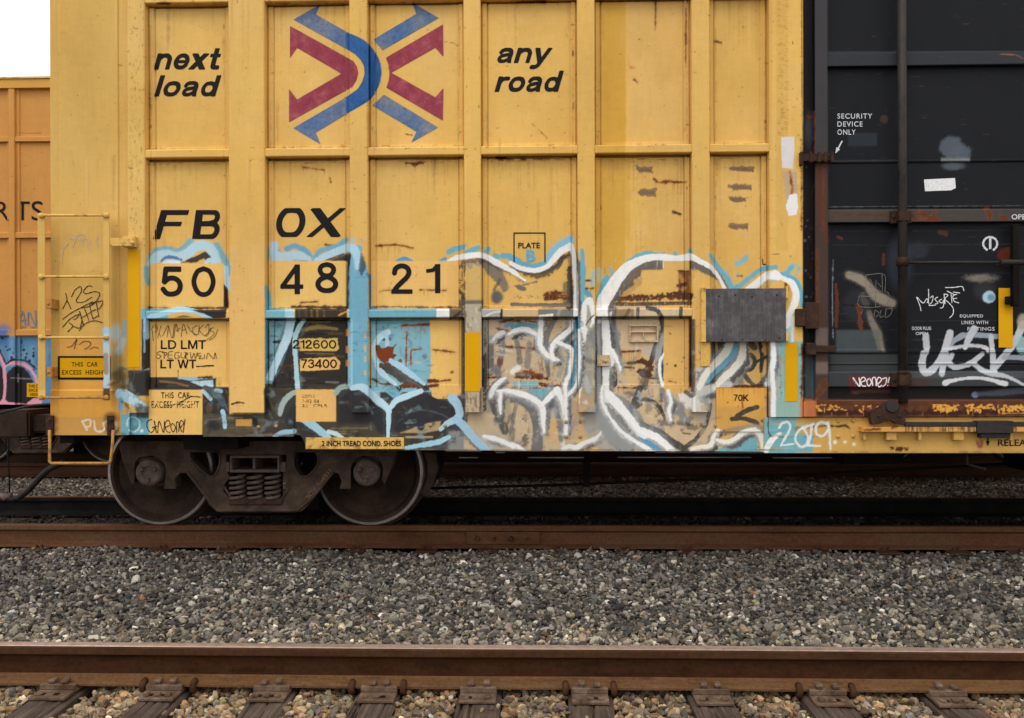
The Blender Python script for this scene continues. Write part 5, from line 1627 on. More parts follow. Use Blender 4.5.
def glyph_film(name, items, Yf, mat, parent, cell=.42, lift=.0022):
    """items: (word, u0, v_base, u1, height px of 1.0, shear): bold letters with square ends"""
    V, FA = [], []
    for word, ua, vb, ub, hp, shear in items:
        adv = sum(GL[c][0] for c in word) + .05 * (len(word) - 1)
        asc = max(1.38 if c in 'ld' else 1.32 if c == 't' else 1.0 for c in word)
        dsc = -.4 if 'y' in word else 0.
        W = adv + shear * (asc - .0)
        sx = (ub - ua) / W
        x = 0.
        for c in word:
            a, sts = GL[c]
            lo, hi = (-.42 if c == 'y' else 0.), (1.38 if c in 'ld' else 1.32 if c == 't' else 1.0)
            segs = []
            for pts, w in sts:
                p = catmull(pts, 7) if len(pts) > 3 else np.array(pts, float)
                segs.append((p, w))
            # grid in letter space, isotropic in pixels
            gx = np.arange(-.15, a + .2, cell / sx)
            gy = np.arange(lo - .06, hi + .06, cell / hp)
            GX, GY = np.meshgrid(gx, gy)
            best = np.full(GX.shape, 9.)
            kx = sx / hp
            for p, w in segs:
                n = len(p) - 1
                closed = np.hypot(*(p[0] - p[-1])) < 1e-6
                for i in range(n):
                    ax, ay = p[i][0] * kx, p[i][1]; bx_, by = p[i + 1][0] * kx, p[i + 1][1]
                    dx, dy = bx_ - ax, by - ay
                    L = math.hypot(dx, dy) + 1e-9
                    tx, ty = dx / L, dy / L
                    s_ = (GX * kx - ax) * tx + (GY - ay) * ty
                    q = np.abs(-(GX * kx - ax) * ty + (GY - ay) * tx)
                    over_a, over_b = -s_, s_ - L
                    da = np.hypot(np.maximum(over_a, 0), q) if (i > 0 or closed) else np.where(over_a > 0, np.maximum(q, w / 2 + over_a), q)
                    db = np.hypot(np.maximum(over_b, 0), q) if (i < n - 1 or closed) else np.where(over_b > 0, np.maximum(q, w / 2 + over_b), q)
                    d = np.where(over_a > 0, da, np.where(over_b > 0, db, q)) - w / 2
                    best = np.minimum(best, d)
            best = np.maximum(best, np.maximum(lo - GY, GY - hi))
            # marching squares
            ny, nx_ = best.shape
            ins = best < 0
            anyin = ins[:-1, :-1] | ins[1:, :-1] | ins[:-1, 1:] | ins[1:, 1:]
            for j, i in zip(*np.nonzero(anyin)):
                cs = [(i, j), (i + 1, j), (i + 1, j + 1), (i, j + 1)]
                ds = [best[y, x_] for x_, y in cs]
                poly = []
                for k in range(4):
                    (xa, ya), (xb, yb) = cs[k], cs[(k + 1) % 4]
                    da_, db_ = ds[k], ds[(k + 1) % 4]
                    if da_ < 0: poly.append((gx[xa], gy[ya]))
                    if (da_ < 0) != (db_ < 0):
                        t = da_ / (da_ - db_)
                        poly.append((gx[xa] + t * (gx[xb] - gx[xa]), gy[ya] + t * (gy[yb] - gy[ya])))
                if len(poly) < 3: continue
                k0 = len(V)
                for lx, ly in poly:
                    u = ua + (x + lx + shear * ly) * sx
                    v = vb - ly * hp
                    y = Yf(u) if callable(Yf) else Yf
                    V.append(place(u, v, y, lift))
                FA.append(tuple(range(k0, k0 + len(poly))))
            x += a + .05
    me = bpy.data.meshes.new(name)
    me.from_pydata(V, [], FA)
    bm = bmesh.new(); bm.from_mesh(me); bmesh.ops.remove_doubles(bm, verts=bm.verts, dist=1e-5); bm.to_mesh(me); bm.free()
    return link(name, me, mat, parent)


# ================================================================== the graffitied boxcar
PC = CAN
car = empty('boxcar', (PX(265, YC, 471), YC, 0), 'yellow boxcar with graffiti along its lower side and a black plug door', 'boxcar')
X_END = PX(50, YE, 300)
XD0 = PX(803, D, 300)
XD1 = XD0 + 3.3
MIR = XD0 + XD1
X_FAR = MIR - X_END


def mir(x):
    return MIR - x


Z1T, Z1B = PZ(309.3, YB, 415), PZ(317.4, YB, 415)
Z2T, Z2B = PZ(146.6, YB, 415), PZ(155, YB, 415)
Z3B = PZ(-1.0, YB, 415)
Z3T = Z3B + (Z2T - Z2B)
ZTOP = 5.02
ZSEAM = PZ(388.3, YP, 415)
ZPOST = PZ(412.3, D, 415)
ZSIL = PZ(434.6, YS, 200)
ZFISH = PZ(450, YS, 420)

posts_px = [(127.3, 145), (229, 265), (350, 368), (464.3, 481.3), (578, 595.5), (692.5, 710.5), (770, 803)]
posts = [(PX(a, D), PX(b, D)) for a, b in posts_px]


def post_profile(a, b):
    return [(a, YP + .01), (a, D + .007), (a + .007, D), (b - .007, D), (b, D + .007), (b, YP + .01)]


def side_post(a, b, zb, res, canvas):
    g = Grid()
    g.prof_z(post_profile(a, b), zb, ZTOP, res, caps=True)
    return g.build('side_post', MT['paint'], car, canvas)


def panel_y(x0, x1, z0, z1, wl=.043, wr=.041, ph=0.):
    def yf(X, Z):
        d = np.minimum((X - x0) / wl, (x1 - X) / wr)
        y = YF + (YP - YF) * sstep(1.0, 1.12, d)
        y = y - .003 * sstep(.10, .05, np.abs(d - .93))            # ridge of the lap joint
        y = y + .022 * sstep(.10, .03, np.abs(d - 1.10))           # open edge of the lap: a real groove
        y = y + .030 * sstep(.12, .05, np.abs(d - .02))            # gap beside the post
        dz = np.minimum(Z - z0, z1 - Z)
        y = y - .003 * sstep(.030, .024, dz)
        y = y + .0030 * np.sin(X * 5.3 + ph) * np.sin(Z * 4.1 + ph * 2) + .0014 * np.sin(X * 13 + ph * 3) * np.sin(Z * 9 + ph)
        y = y + .045 * sstep(.020, .015, z1 - Z)          # open lap under the rail above
        rg = random.Random(int(ph * 100) + 5)
        for k in range(5):
            cx, cz, r_, a_ = rg.uniform(x0 + .15, x1 - .15), rg.uniform(z0, z1), rg.uniform(.05, .16), rg.uniform(-.0015, .007)
            y = y + a_ * np.exp(-(((X - cx) / r_) ** 2 + ((Z - cz) / (r_ * 1.3)) ** 2))
        return y
    return yf


def side_panel(x0, x1, z0, z1, vz0, vz1, res, canvas, ph):
    g = Grid()
    fn = panel_y(x0, x1, vz0, vz1, ph=ph)
    g.sheet(x0 - .004, x1 + .004, z0, z1, fn, res)
    if canvas is not None:
        xx, zz = np.meshgrid(np.arange(x0, x1 + .012, .008), np.arange(z0, z1 + .012, .008))
        PANELS.append((x0, x1, z0, z1, fn(xx, zz)))
    return g.build('side_panel', MT['paint'], car, canvas, smooth=True)


def belt_profile(zb, zt):
    return [(YP + .01, zb), (YB + .004, zb), (YB, zb + .006), (YB, zt - .010), (YB + .010, zt), (YP + .01, zt)]


def belt(x0, x1, zb, zt, res, canvas):
    g = Grid()
    g.prof_x(belt_profile(zb, zt), x0 + .001, x1 - .001, res, caps=False)
    return g.build('belt_rail', MT['paint'], car, canvas)


LEVELS_ = [(ZSEAM, (Z1T + Z1B) / 2, ZSEAM, Z1B, .0041), ((Z1T + Z1B) / 2, (Z2T + Z2B) / 2, Z1T, Z2B, .0055),
           ((Z2T + Z2B) / 2, (Z3T + Z3B) / 2, Z2T, Z3B, .0075), ((Z3T + Z3B) / 2, ZTOP, Z3T, ZTOP + .1, .03)]
for i, (a, b) in enumerate(posts):
    side_post(a, b, ZPOST if i < 6 else PZ(417, D, 785), .0047, PC)
for i in range(6):
    x0, x1 = posts[i][1], posts[i + 1][0]
    for j, (z0, z1, a, b, r) in enumerate(LEVELS_):
        side_panel(x0, x1, z0, z1, a, b, r, PC, i * 1.7 + j * .9)
    belt(x0, x1, Z1B, Z1T, .0042, PC)
    belt(x0, x1, Z2B, Z2T, .008, PC)
    belt(x0, x1, Z3B, Z3T, .02, PC)
# the half beyond the door, plain
for i, (a, b) in enumerate(posts):
    side_post(mir(b), mir(a), ZPOST, .05, None)
for i in range(6):
    x0, x1 = mir(posts[i + 1][0]), mir(posts[i][1])
    for j, (z0, z1, a, b, r) in enumerate(LEVELS_):
        side_panel(x0, x1, z0, z1, a, b, .03, None, i * 1.3 + j)
    for zb, zt in ((Z1B, Z1T), (Z2B, Z2T), (Z3B, Z3T)):
        belt(x0, x1, zb, zt, .1, None)

# corner sheets of the car ends
x127 = PX(129, YE)
for sgn, canvas in ((0, PC), (1, None)):
    g = Grid()
    xs = PX(58.5, YE)

    def yc(X, Z):
        XX = X if sgn == 0 else mir(X)
        y = np.full_like(X, YE)
        y = y + .012 * sstep(xs + .006, xs - .002, XX)
        y = y + .012 * sstep(PX(118.5, YE) - .004, PX(118.5, YE) + .004, XX)
        y = y - .010 * sstep(PZ(390, YE, 80) + .004, PZ(390, YE, 80) - .004, Z)
        return y + .002 * np.sin(XX * 6) * np.sin(Z * 3.3)
    if sgn == 0:
        g.sheet(X_END, x127, ZSIL, ZTOP, yc, .0065)
    else:
        g.sheet(mir(x127), X_FAR, ZSIL, ZTOP, yc, .04)
    xe = X_END if sgn == 0 else X_FAR
    pts = np.array([[(xe, YE + .012, z), (xe, YE + .10, z)] for z in (ZSIL, ZTOP)])
    g.add(pts)
    g.build('corner_sheet', MT['paint'], car, canvas)

# side sill: one pressed plate with the cut-out over the truck
def zlow(X):
    u = proj(np.stack([X.ravel(), np.full(X.size, YS), np.full(X.size, .8)], -1))[0].reshape(X.shape)
    v = np.where(u < 297, 434.6, np.where(u < 305.4, 434.6 + 8.5 * (1 - np.sqrt(np.clip(1 - ((u - 297) / 8.5) ** 2, 0, 1))), 450 + (u - 420) * .0042))
    v = np.where(u >= 305.3, 450 + (u - 420) * .0042, v)
    return H + (CV - v) / F * (YS / fw[1]) * 1.0 + .0


g = Grid()
xa, xb = PX(128, YS, 410), PX(765, YS, 430)
zsolve = lambda v, u: P(u, v, YS)[1]
xs_ = dense1(xa, xb, .0042)
us = proj(np.stack([xs_, np.full_like(xs_, YS), np.full_like(xs_, .85)], -1))[0]
zl = []
for u in us:
    if u < 297: v = 434.6
    elif u < 305.3: v = 434.6 + 15 * (1 - math.sqrt(max(0, 1 - ((u - 297) / 8.4) ** 2)))
    else: v = 449.6 + (u - 305) * .0042
    zl.append(zsolve(v, u))
zl = np.array(zl)
zt = PZ(387, YS, 415)
n = 84
T = np.linspace(0, 1, n)[:, None]
Zg = zl[None, :] * (1 - T) + zt * T
Yg = np.full_like(Zg, YS) + .002 * np.sin(xs_ * 4)[None, :] * np.sin(Zg * 11)
Xg = np.broadcast_to(xs_, Zg.shape)
g.add(np.stack([Xg, Yg, Zg], -1))
g.add(np.stack([np.stack([xs_, np.full_like(xs_, YS), zl], -1), np.stack([xs_, np.full_like(xs_, YS + .09), zl], -1)], 0))
g.build('side_sill', MT['paint'], car, PC)
# boxed stiffener over the truck
g = Grid(); g.box(PX(203, YS - .02, 425), PX(293.5, YS - .02, 425), YS - .022, YS, PZ(436.6, YS - .02, 250), PZ(419, YS - .02, 250), .006)
g.build('sill_stiffener', MT['paint'], car, PC)
g = Grid(); g.box(mir(xb), mir(xa), YS, YS + .05, ZFISH, zt, .06); g.build('side_sill', MT['paint'], car, None)
# sill below the door
YDS = D + .022
g = Grid(); g.box(PX(764.5, YDS, 440), MIR - PX(764.5, YDS, 440), YDS, YDS + .06, PZ(453, YDS, 950), PZ(417.5, YDS, 900), .0065)
g.build('side_sill', MT['paint'], car, PC)

# ---- body shell, roof and underframe
b = BM(); b.box(X_END + .01, X_FAR - .01, YP + .10, YC + 1.55, .98, ZTOP - .02); b.build('body_shell', MT['ylrust'], car)
b = BM(); b.box(X_END - .02, X_FAR + .02, D - .02, YC + 1.63, ZTOP, ZTOP + .09); b.build('roof', MT['ylrust'], car, .01)
b = BM()
b.box(X_END - .1, X_FAR + .1, YC - .33, YC + .33, .60, .98)
for x in np.arange(X_END + 3.4, X_FAR - 2.6, 1.45):
    b.box(x - .05, x + .05, D + .2, YC + 1.4, .70, .975)
for s_ in (0, 1):
    xc = PX(265, YC) if s_ == 0 else mir(PX(265, YC))
    b.box(xc - .22, xc + .22, D + .22, YC + 1.3, .72, .976)
b.box(X_END + .02, X_END + .14, D + .12, YC + 1.45, .78, .976)
b.build('underframe', MT['dark'], car, .004)
b = BM()
for ua, ub, v in ((459, 478, 457.6), (496, 505, 452.6), (528, 584, 457.6), (618, 751, 457.4), (655, 693, 452.4), (773, 832, 457.8), (694, 800, 452.6)):
    y = D + .33 if v > 455 else D + .16
    b.tube([(PX(ua, y, v), y, PZ(v, y, ua)), (PX(ub, y, v), y, PZ(v, y, ub))], .0045, 6)
b.build('brake_pipe_glint', MT['pipeglint'], car)  # pale segments stand in for glints along the train pipe
b = BM(); y = YC - .35
b.box(PX(583.5, y, 460), PX(590.5, y, 460), y, y + .06, PZ(487, y, 586), .75); b.build('brake_hanger', MT['dark'], car)
b = BM(); y = YC - .2
b.tube([(PX(u, y, v), y, PZ(v, y, u)) for u, v in ((415, 488.5), (560, 485), (680, 480), (800, 474.5), (1040, 462))], .013, 8); b.build('brake_rod', MT['dark'], car)
b = BM(); y = D + .25
b.tube([(PX(u, y, v), y, PZ(v, y, u)) for u, v in ((967, 450), (967, 464), (974, 466), (981, 468), (983.5, 469))], .010, 8)
b.ball((PX(984, y, 469), y, PZ(469, y, 984)), .017); b.build('release_lever', MT['rod'], car)
b = BM(); b.box(PX(820, YC, 440), PX(880, YC, 440), YC - .55, YC - .28, .50, .72); b.build('brake_cylinder', MT['dark'], car, .03, 2)
b = BM(); b.box(PX(990, YC, 440), PX(1060, YC, 440), YC - .6, YC - .2, .44, .72)
b.build('air_reservoir', MT['dark'], car, .03, 2)

# ---- coupler, hose and step at the near end
b = BM(); y0 = YC
b.box(X_END - 1.05, X_END + .3, y0 - .13, y0 + .13, .745, .915)
b.box(X_END - 1.35, X_END - 1.0, y0 - .2, y0 + .2, .70, .965)
b.build('coupler', MT['wheel'], car, .02, 2)
b = BM(); y = YC - .3
b.tube([(PX(u, y, v), y, PZ(v, y, u)) for u, v in ((64, 462), (48, 470), (36, 482), (25, 493), (14, 499), (5, 497))], .028, 10, smooth_n=5); b.build('air_hose', MT['rubber'], car)
b = BM(); b.tube([(PX(u, y, v), y, PZ(v, y, u)) for u, v in ((12, 496), (5, 497.5), (-2, 495))], [.025, .035, .016], 10); b.build('hose_coupling', MT['spring'], car)
b = BM(); y = YC - .55
b.tube([(PX(u, y, v), y, PZ(v, y, u)) for u, v in ((7, 436), (5.6, 440), (5.8, 450), (7.5, 453), (9, 449), (8.6, 439), (7, 436))], .006, 6)
b.tube([(PX(u, y, v), y, PZ(v, y, u)) for u, v in ((7.5, 453), (9, 470), (9.6, 492))], .006, 6)
b.build('uncoupling_rod', MT['dark'], car)
b = BM(); y = YC - .62
b.tube([(PX(u, y, v), y, PZ(v, y, u)) for u, v in ((0, 413), (30, 405.5), (48, 404), (80, 404))], .012, 6); b.build('uncoupling_rod', MT['rod'], car)


def pt(u, v, y):
    x, z = P(u, v, y)
    return (x, y, z)


b = BM(); y = D - .03
b.tube([pt(49.5, 430, y), pt(49.8, 445, y), pt(49.5, 461.5, y), pt(51.5, 463.3, y), pt(108, 463.3, y), pt(110.5, 461.5, y), pt(112.5, 445, y), pt(113, 430, y)], .0115, 8)
b.build('corner_step', MT['steppaint'], car)
b = BM()
for u in (50.5, 111.5):
    for v in (419.5, 429):
        b.ball(pt(u, v, YE - .012), .020, .8)
    b.box(PX(u - 3.6, YE, 425), PX(u + 3.6, YE, 425), YE - .016, YE + .01, PZ(436, YE, 80), PZ(415.5, YE, 80))
b.build('step_bracket', MT['rustiron'], car, .003)

# ---- ladder at the corner
YL = D - .075
lad = Grid()
for ua, ub in ((37.6, 45), (103.2, 109.4)):
    xa_, xb_ = PX(ua, YL, 300), PX(ub, YL, 300)
    zb_, zt_ = PZ(400, YL, 70), PZ(213, YL, 70)
    lad.prof_z([(xa_, YL + .06), (xa_, YL + .003), (xa_ + .003, YL), (xb_ - .003, YL), (xb_, YL + .003), (xb_, YL + .008), (xa_ + .008, YL + .008), (xa_ + .008, YL + .06), (xa_, YL + .06)], zb_, zt_, .007)
ladder = lad.build('ladder', MT['paint'], car, PC, default=(212, 170, 90))
for v in (215.3, 276.6, 337.5, 397.6):
    rm = MT['ylrust'] if v < 390 else MT['steppaint']
    b = BM()
    b.tube([pt(41, v, YL - .012), pt(106.3, v, YL - .012)], .0098, 10)
    for u in (41, 106.3):
        b.ball(pt(u, v, YL - .010), .021, .8, 10)
    b.build('rung', rm, ladder)
b = BM()
b.box(PX(108, YL, 242), PX(137, D, 242), YL + .008, YL + .018, PZ(246, YL, 120), PZ(237.8, YL, 120))
b.box(PX(126, D, 242), PX(138, D, 242), YL + .019, D + .002, PZ(248, D, 132), PZ(237, D, 132))
b.ball(pt(132.5, 242.5, YL + .006), .017)
b.build('ladder_bracket', MT['ylrust'], ladder, .003)
for v in (303.5, 372):
    b = BM()
    b.box(PX(45.3, YL, v), PX(50.5, YL, v), YL + .012, YE + .01, PZ(v + 5, YL, 48), PZ(v - 5, YL, 48))
    b.ball(pt(48.4, v, YL + .010), .012)
    b.build('ladder_bracket', MT['steppaint'], ladder, .003)

# ---- small fittings of the side
b = BM()
for u, v in ((430.5, 425.3), (445.3, 426), (566, 421.8), (580.3, 421.5), (566, 436.7), (580.3, 436.7), (701, 424.5), (715.7, 426)):
    b.ball(pt(u, v, YS), .0155, .9)
for u, v in ((258.5, 427), (276.3, 426.3)):
    b.ball(pt(u, v, YS - .022), .0155, .9)
b.build('sill_bolts', MT['boltpaint'], car)
b = BM()
for u, v in ((838, 421), (853, 420.6), (838, 436.4), (853, 436.2)):
    b.ball(pt(u, v, YDS), .0155, .9)
b.build('sill_bolts', MT['ledgeyel'], car)
b = BM(); yq = YP - .02
for ua, va, ub, vb in ((629.3, 324.5, 658.5, 326.4), (629.3, 340, 658.5, 342.3), (629.3, 326.4, 631, 340), (656.8, 326.4, 658.5, 340), (631, 331.4, 656.8, 332.6), (643, 332.6, 644, 340)):
    b.box(PX(ua, yq, 330), PX(ub, yq, 330), yq, YP + .002, PZ(vb, yq, 640), PZ(va, yq, 640))
b.build('card_holder', MT['tanpaint'], car, .002)
b = BM(); b.box(PX(597, YF, 360), PX(610, YF, 360), YF - .014, YF + .004, PZ(366, YF, 604), PZ(355, YF, 604)); b.ball(pt(605.5, 361, YF - .013), .016, .5)
b.build('bolted_plate', MT['tanpaint'], car, .003)
YBd = D - .03
b = BM()
b.box(PX(706, YBd, 310), PX(786, YBd, 310), YBd, YBd + .022, PZ(341.6, YBd, 746), PZ(288.4, YBd, 746))
board = b.build('placard_board', MT['board'], car, .002)
board['label'] = 'weathered grey board'
b = BM()
for u, v in ((719, 296), (735.5, 295), (752, 297), (777, 295), (722, 339.5), (742.5, 339.5), (765.5, 339.8), (779.5, 338)):
    b.ball(pt(u, v, YBd), .0075, .6, 8)
b.build('board_bolts', MT['rustiron'], board)
b = BM()
b.box(PX(701.2, YBd, 310), PX(705.9, YBd, 310), YBd - .004, D - .001, PZ(342, YBd, 703), PZ(287.5, YBd, 703))
b.box(PX(786.1, YBd, 336), PX(789, YBd, 336), YBd, D - .001, PZ(341, YBd, 788), PZ(332, YBd, 788))
b.box(PX(786.1, YBd, 290), PX(788.4, YBd, 290), YBd, D - .001, PZ(298, YBd, 788), PZ(286, YBd, 788))
b.build('board_bracket', MT['ylrust'], car, .002)
b = BM(); b.box(PX(700.6, D, 350), PX(709.8, D, 350), D - .008, D - .001, PZ(366.5, D, 705), PZ(341.5, D, 705)); b.build('board_bracket', MT['yellow'], car, .002)
# welded patch plates
YW = YP - .006
g = Grid(); g.box(PX(716, YS - .008, 410), PX(767, YS - .008, 410), YS - .010, YS - .001, PZ(431.5, YS - .008, 740), PZ(387.5, YS - .008, 740), .006); g.build('patch_plate', MT['paint'], car, PC)
g = Grid(); g.box(PX(305.6, YS - .006, 442), PX(404, YS - .006, 442), YS - .007, YS - .001, PZ(448.8, YS, 350), PZ(437.3, YS, 350), .01)
pl_shoe = g.build('shoe_plate', MT['ylrust'], car, None)

# reflective stripes
for name, ua, va, ub, vb, y in (('reflective_stripe', 127.6, 249.8, 139.8, 367, D), ('reflective_stripe', 464.9, 332.3, 480.2, 391.3, D), ('reflective_stripe', 785.3, 342.9, 797.6, 401.4, D)):
    film(name, [[(ua, va), (ub, va), (ub, vb), (ua, vb)]], y, MT['stripe'], car)

# ================================================================== the plug door
YD = D + .085
zd0, zd1 = PZ(402, YD, 900), ZTOP - .25
xg0, xf0 = PX(815.3, D + .02), PX(828, D + .02)


def ydoor(X, Z):
    y = np.full_like(X, YD)
    v = lambda q: PZ(q, YD, 900)
    y = y - .016 * sstep(v(349) + .004, v(349) - .004, Z) + .010 * sstep(v(353) + .003, v(353) - .003, Z)
    y = y - .012 * sstep(.012, .006, np.abs(Z - v(161.5))) - .008 * sstep(.010, .004, np.abs(Z - v(363.5)))
    y = y - .006 * sstep(.008, .004, np.abs(Z - v(207)))
    y = y + .010 * sstep(v(386) + .003, v(386) - .003, Z)
    return y + .002 * np.sin(X * 5) * np.sin(Z * 4) + .001 * np.sin(X * 17) * np.sin(Z * 13)


g = Grid()
g.sheet(xf0, PX(1032, YD), zd0, zd1, ydoor, .0062)
door = g.build('plug_door', MT['door'], car, PC, default=(27, 28, 31))
g = Grid(); g.sheet(PX(1032, YD), mir(xf0), zd0, zd1, YD, .2); g.build('door_sheet', MT['door'], door, None, default=(27, 28, 31))
for a, c_ in ((xg0, PC), (mir(xf0), None)):
    g = Grid(); g.box(a, a + (xf0 - xg0), D + .012, YD + .01, PZ(400.5, D, 820), zd1, .007 if c_ else .1)
    g.build('door_stile', MT['door'], door, c_, default=(62, 60, 62))
for va, vb, y in ((51.5, 65.5, D + .034), (209.3, 222.2, D + .030), (371.3, 386.6, D + .036)):
    g = Grid()
    zb_, zt_ = PZ(vb, y, 900), PZ(va, y, 900)
    pr = [(YD + .01, zb_), (y + .004, zb_), (y, zb_ + .005), (y, zt_ - .012), (y + .012, zt_), (YD + .01, zt_)]
    g.prof_x(pr, xf0 + .001, PX(1032, y), .0065, caps=False)
    g.prof_x(pr, PX(1032, y), mir(xf0) - .001, .2, caps=False)
    g.build('door_rail', MT['door'], door, PC, default=(58, 56, 56))
g = Grid(); g.sheet(XD0 - .01, xg0 + .01, PZ(402, D, 810), ZTOP, D + .07, .007)
g.build('door_jamb', MT['door'], car, PC, default=(24, 22, 24))
g = Grid(); g.sheet(mir(xg0) - .01, XD1 + .01, PZ(402, D, 810), ZTOP, D + .07, .1)
g.build('door_jamb', MT['door'], car, None, default=(24, 22, 24))
# locking rods with collars and clamps
for xr, nm in ((PX(902.6, D - .02, 250), 0), (mir(PX(902.6, D - .02, 250)), 1)):
    b = BM(); yr = D - .02
    b.tube([(xr, yr, PZ(403, yr, 902)), (xr, yr, zd1)], .033, 16)
    rod = b.build('locking_rod', MT['rod'], door)
    b = BM()
    zz = lambda v: PZ(v, yr, 902)
    b.tube([(xr, yr, zz(266)), (xr, yr, zz(257.5))], .045, 14)
    b.build('rod_collar', MT['rustiron'], rod, .003)
    b = BM()
    b.tube([(xr, yr, zz(374)), (xr, yr, zz(370.5))], .040, 14)
    b.build('rod_collar', MT['rustiron'], rod, .003)
    for va, vb in ((210, 223), (373, 387)):
        b = BM()
        b.box(xr - .075, xr + .075, yr + .02, D + .034, zz(vb), zz(va))
        b.box(xr - .04, xr + .04, yr - .037, yr + .02, zz(vb) + .01, zz(va) - .01)
        for sx in (-.058, .058):
            b.ball((xr + sx, yr + .018, (zz(vb) + zz(va)) / 2), .013)
        b.build('rod_clamp', MT['rustiron'], rod, .004)
b = BM(); y = D + .01
b.tube([pt(906, 262.5, y), pt(1000, 262.3, y)], .012, 8)
b.tube([pt(1000, 262.3, y), pt(1030, 262.2, y)], .022, 8)
b.build('handle_shaft', MT['rod'], door)
b = BM(); b.box(PX(1013.5, D, 260), PX(1019.5, D, 260), D, D + .05, PZ(306, D, 1016), PZ(224, D, 1016)); b.box(PX(1008, D, 300), PX(1013.4, D, 300), D + .02, D + .05, PZ(304, D, 1010), PZ(296, D, 1010))
b.build('door_handle', MT['dark'], door, .004)
b = BM()
b.box(PX(800.5, D, 160), PX(833, D, 160), D - .03, D + .011, PZ(162, D, 816), PZ(154.5, D, 816))
b.box(PX(799, D, 160), PX(802, D, 160), D - .035, D + .01, PZ(166, D, 816), PZ(152.5, D, 816))
for u in (808, 816, 822.5, 829):
    b.box(PX(u, D, 160), PX(u + 3, D, 160), D - .045, D - .03, PZ(163.5, D, 816), PZ(153, D, 816))
b.build('door_hinge', MT['rustiron'], door, .004)
b = BM()
b.box(PX(804, D, 315), PX(817.6, D, 315), D - .03, D + .011, PZ(329, D, 810), PZ(302.5, D, 810))
b.box(PX(794.5, D, 315), PX(803.8, D, 315), D - .045, D - .001, PZ(326.5, D, 800), PZ(309, D, 800))
b.build('door_latch', MT['rustiron'], door, .005)
b = BM()
b.box(PX(805, D, 350), PX(835, D, 350), D - .02, D + .011, PZ(352.5, D, 820), PZ(345.5, D, 820))
b.box(PX(806, D, 350), PX(815, D, 350), D - .03, D + .02, PZ(355, D, 810), PZ(343, D, 810))
b.build('door_latch', MT['rustiron'], door, .005)
# track, roller and ledge below the door
YT = D - .012
g = Grid(); g.box(PX(804, YT, 408), MIR - PX(804, YT, 408), YT, D + .07, PZ(416.6, YT, 900), PZ(400.6, YT, 900), .0062)
g.build('door_track', MT['door'], car, PC, default=(84, 50, 40))
YR = D - .06
b = BM()
poly_r = [(871, 413), (877, 410), (882.5, 405.5), (886, 402.8), (898, 402.8), (901, 407), (904.8, 411.5), (905.8, 420), (904, 425), (897, 424), (893, 421.3), (889, 420.4), (884.5, 421.5), (879.5, 424), (872, 424.7), (870.6, 419)]
b.prism([P(u, v, YR) for u, v in poly_r], [], YR, D - .014)
br = b.build('roller_bracket', MT['rustiron'], car, .003)
b = BM()
for u in (878.5, 899): b.ball(pt(u, 416, YR), .012)
b.lathe_y(*[PX(892, YR, 406), PZ(406, YR, 892)], [(0.001, YR - .012), (.045, YR - .012), (.05, YR - .002), (.05, YR + .01)], 20)
b.build('roller', MT['rod'], br)
YLd = D - .05
g = Grid(); g.box(PX(862, YLd, 428), MIR - PX(862, YLd, 428), YLd, YDS, PZ(431.6, YLd, 950), PZ(426.8, YLd, 950), .0065); g.build('door_ledge', MT['paint'], car, PC)
b = BM(); b.box(PX(905, YLd, 425), MIR - PX(905, YLd, 425), YLd - .004, YLd + .03, PZ(426.7, YLd, 950), PZ(422, YLd, 950)); b.build('ledge_bar', MT['rod'], car, .003)
b = BM()
for u in (862, 885, 917, 952, 1008):
    w = 10 if u in (885, 952) else 3
    b.box(PX(u, D, 436), PX(u + w, D, 436), YLd + .02, YDS - .001, PZ(440, D, u), PZ(431.7, D, u))
b.build('ledge_bracket', MT['ledgeyel'], car, .003)
b = BM(); b.box(PX(976, YLd, 430), PX(1012, YLd, 430), YLd - .02, YLd + .05, PZ(433, YLd, 990), PZ(421, YLd, 990)); b.box(PX(981, YLd, 430), PX(1008, YLd, 430), YLd, YLd + .06, PZ(438, YLd, 990), PZ(433, YLd, 990)); b.build('ledge_lock', MT['rod'], car, .0026)

# door lettering and marks
film('reflective_stripe', [[(998.6, 288), (1012.8, 288), (1012.8, 347.5), (998.6, 347.5)]], YD - .014, MT['stripe'], door)
film('white_sticker', [[(924, 179.5), (955, 178), (955.5, 184), (955.8, 188), (951, 190.3), (925, 191.2)]], YD, MT['white'], door)
lettering('security_notice', [('SECURITY', 837.4, 113.5, 872.2, 118.6, .005, 0, 1.15), ('DEVICE', 837.4, 121.4, 862.6, 126.6, .005, 0, 1.15), ('ONLY', 837.4, 129.4, 855.6, 134.8, .005, 0, 1.15)], YD, MT['whitest'], door)
film('security_arrow', [[(842.8, 141), (841.6, 140.6), (837.6, 147.8), (836.4, 147.2), (835.2, 153.6), (840, 149.4), (838.9, 148.7)]], YD, MT['whitest'], door)
lettering('open_stencil', [('OPEN', 1011.6, 214.2, 1031.5, 219.5, .01, 0)], D + .030, MT['whitest'], door)
lettering('fitting_stencil', [('EQUIPPED', 960, 314.4, 983, 318, .004, 0, 1.1), ('LINED WITH', 961.5, 320.8, 988, 324.2, .004, 0, 1.1), ('FITTINGS', 967.5, 327, 994.6, 330.6, .004, 0, 1.1)], YD, MT['whitest'], door)
lettering('door_stencil', [('DOOR PLUG', 912, 326.6, 931, 330, .012, 0), ('OPEN', 915.6, 332, 928, 335, .012, 0)], YD, MT['whitest'], door)
strokes('round_mark', [[(987.5, 250.3), (984.2, 247), (983.2, 243), (985.4, 238.8), (990, 237), (995, 238.8), (997.2, 243), (996, 247.4), (993, 250.4)], [(990.2, 237.6), (990.2, 249)]], 2.4, YD, MT['whitest'], door)
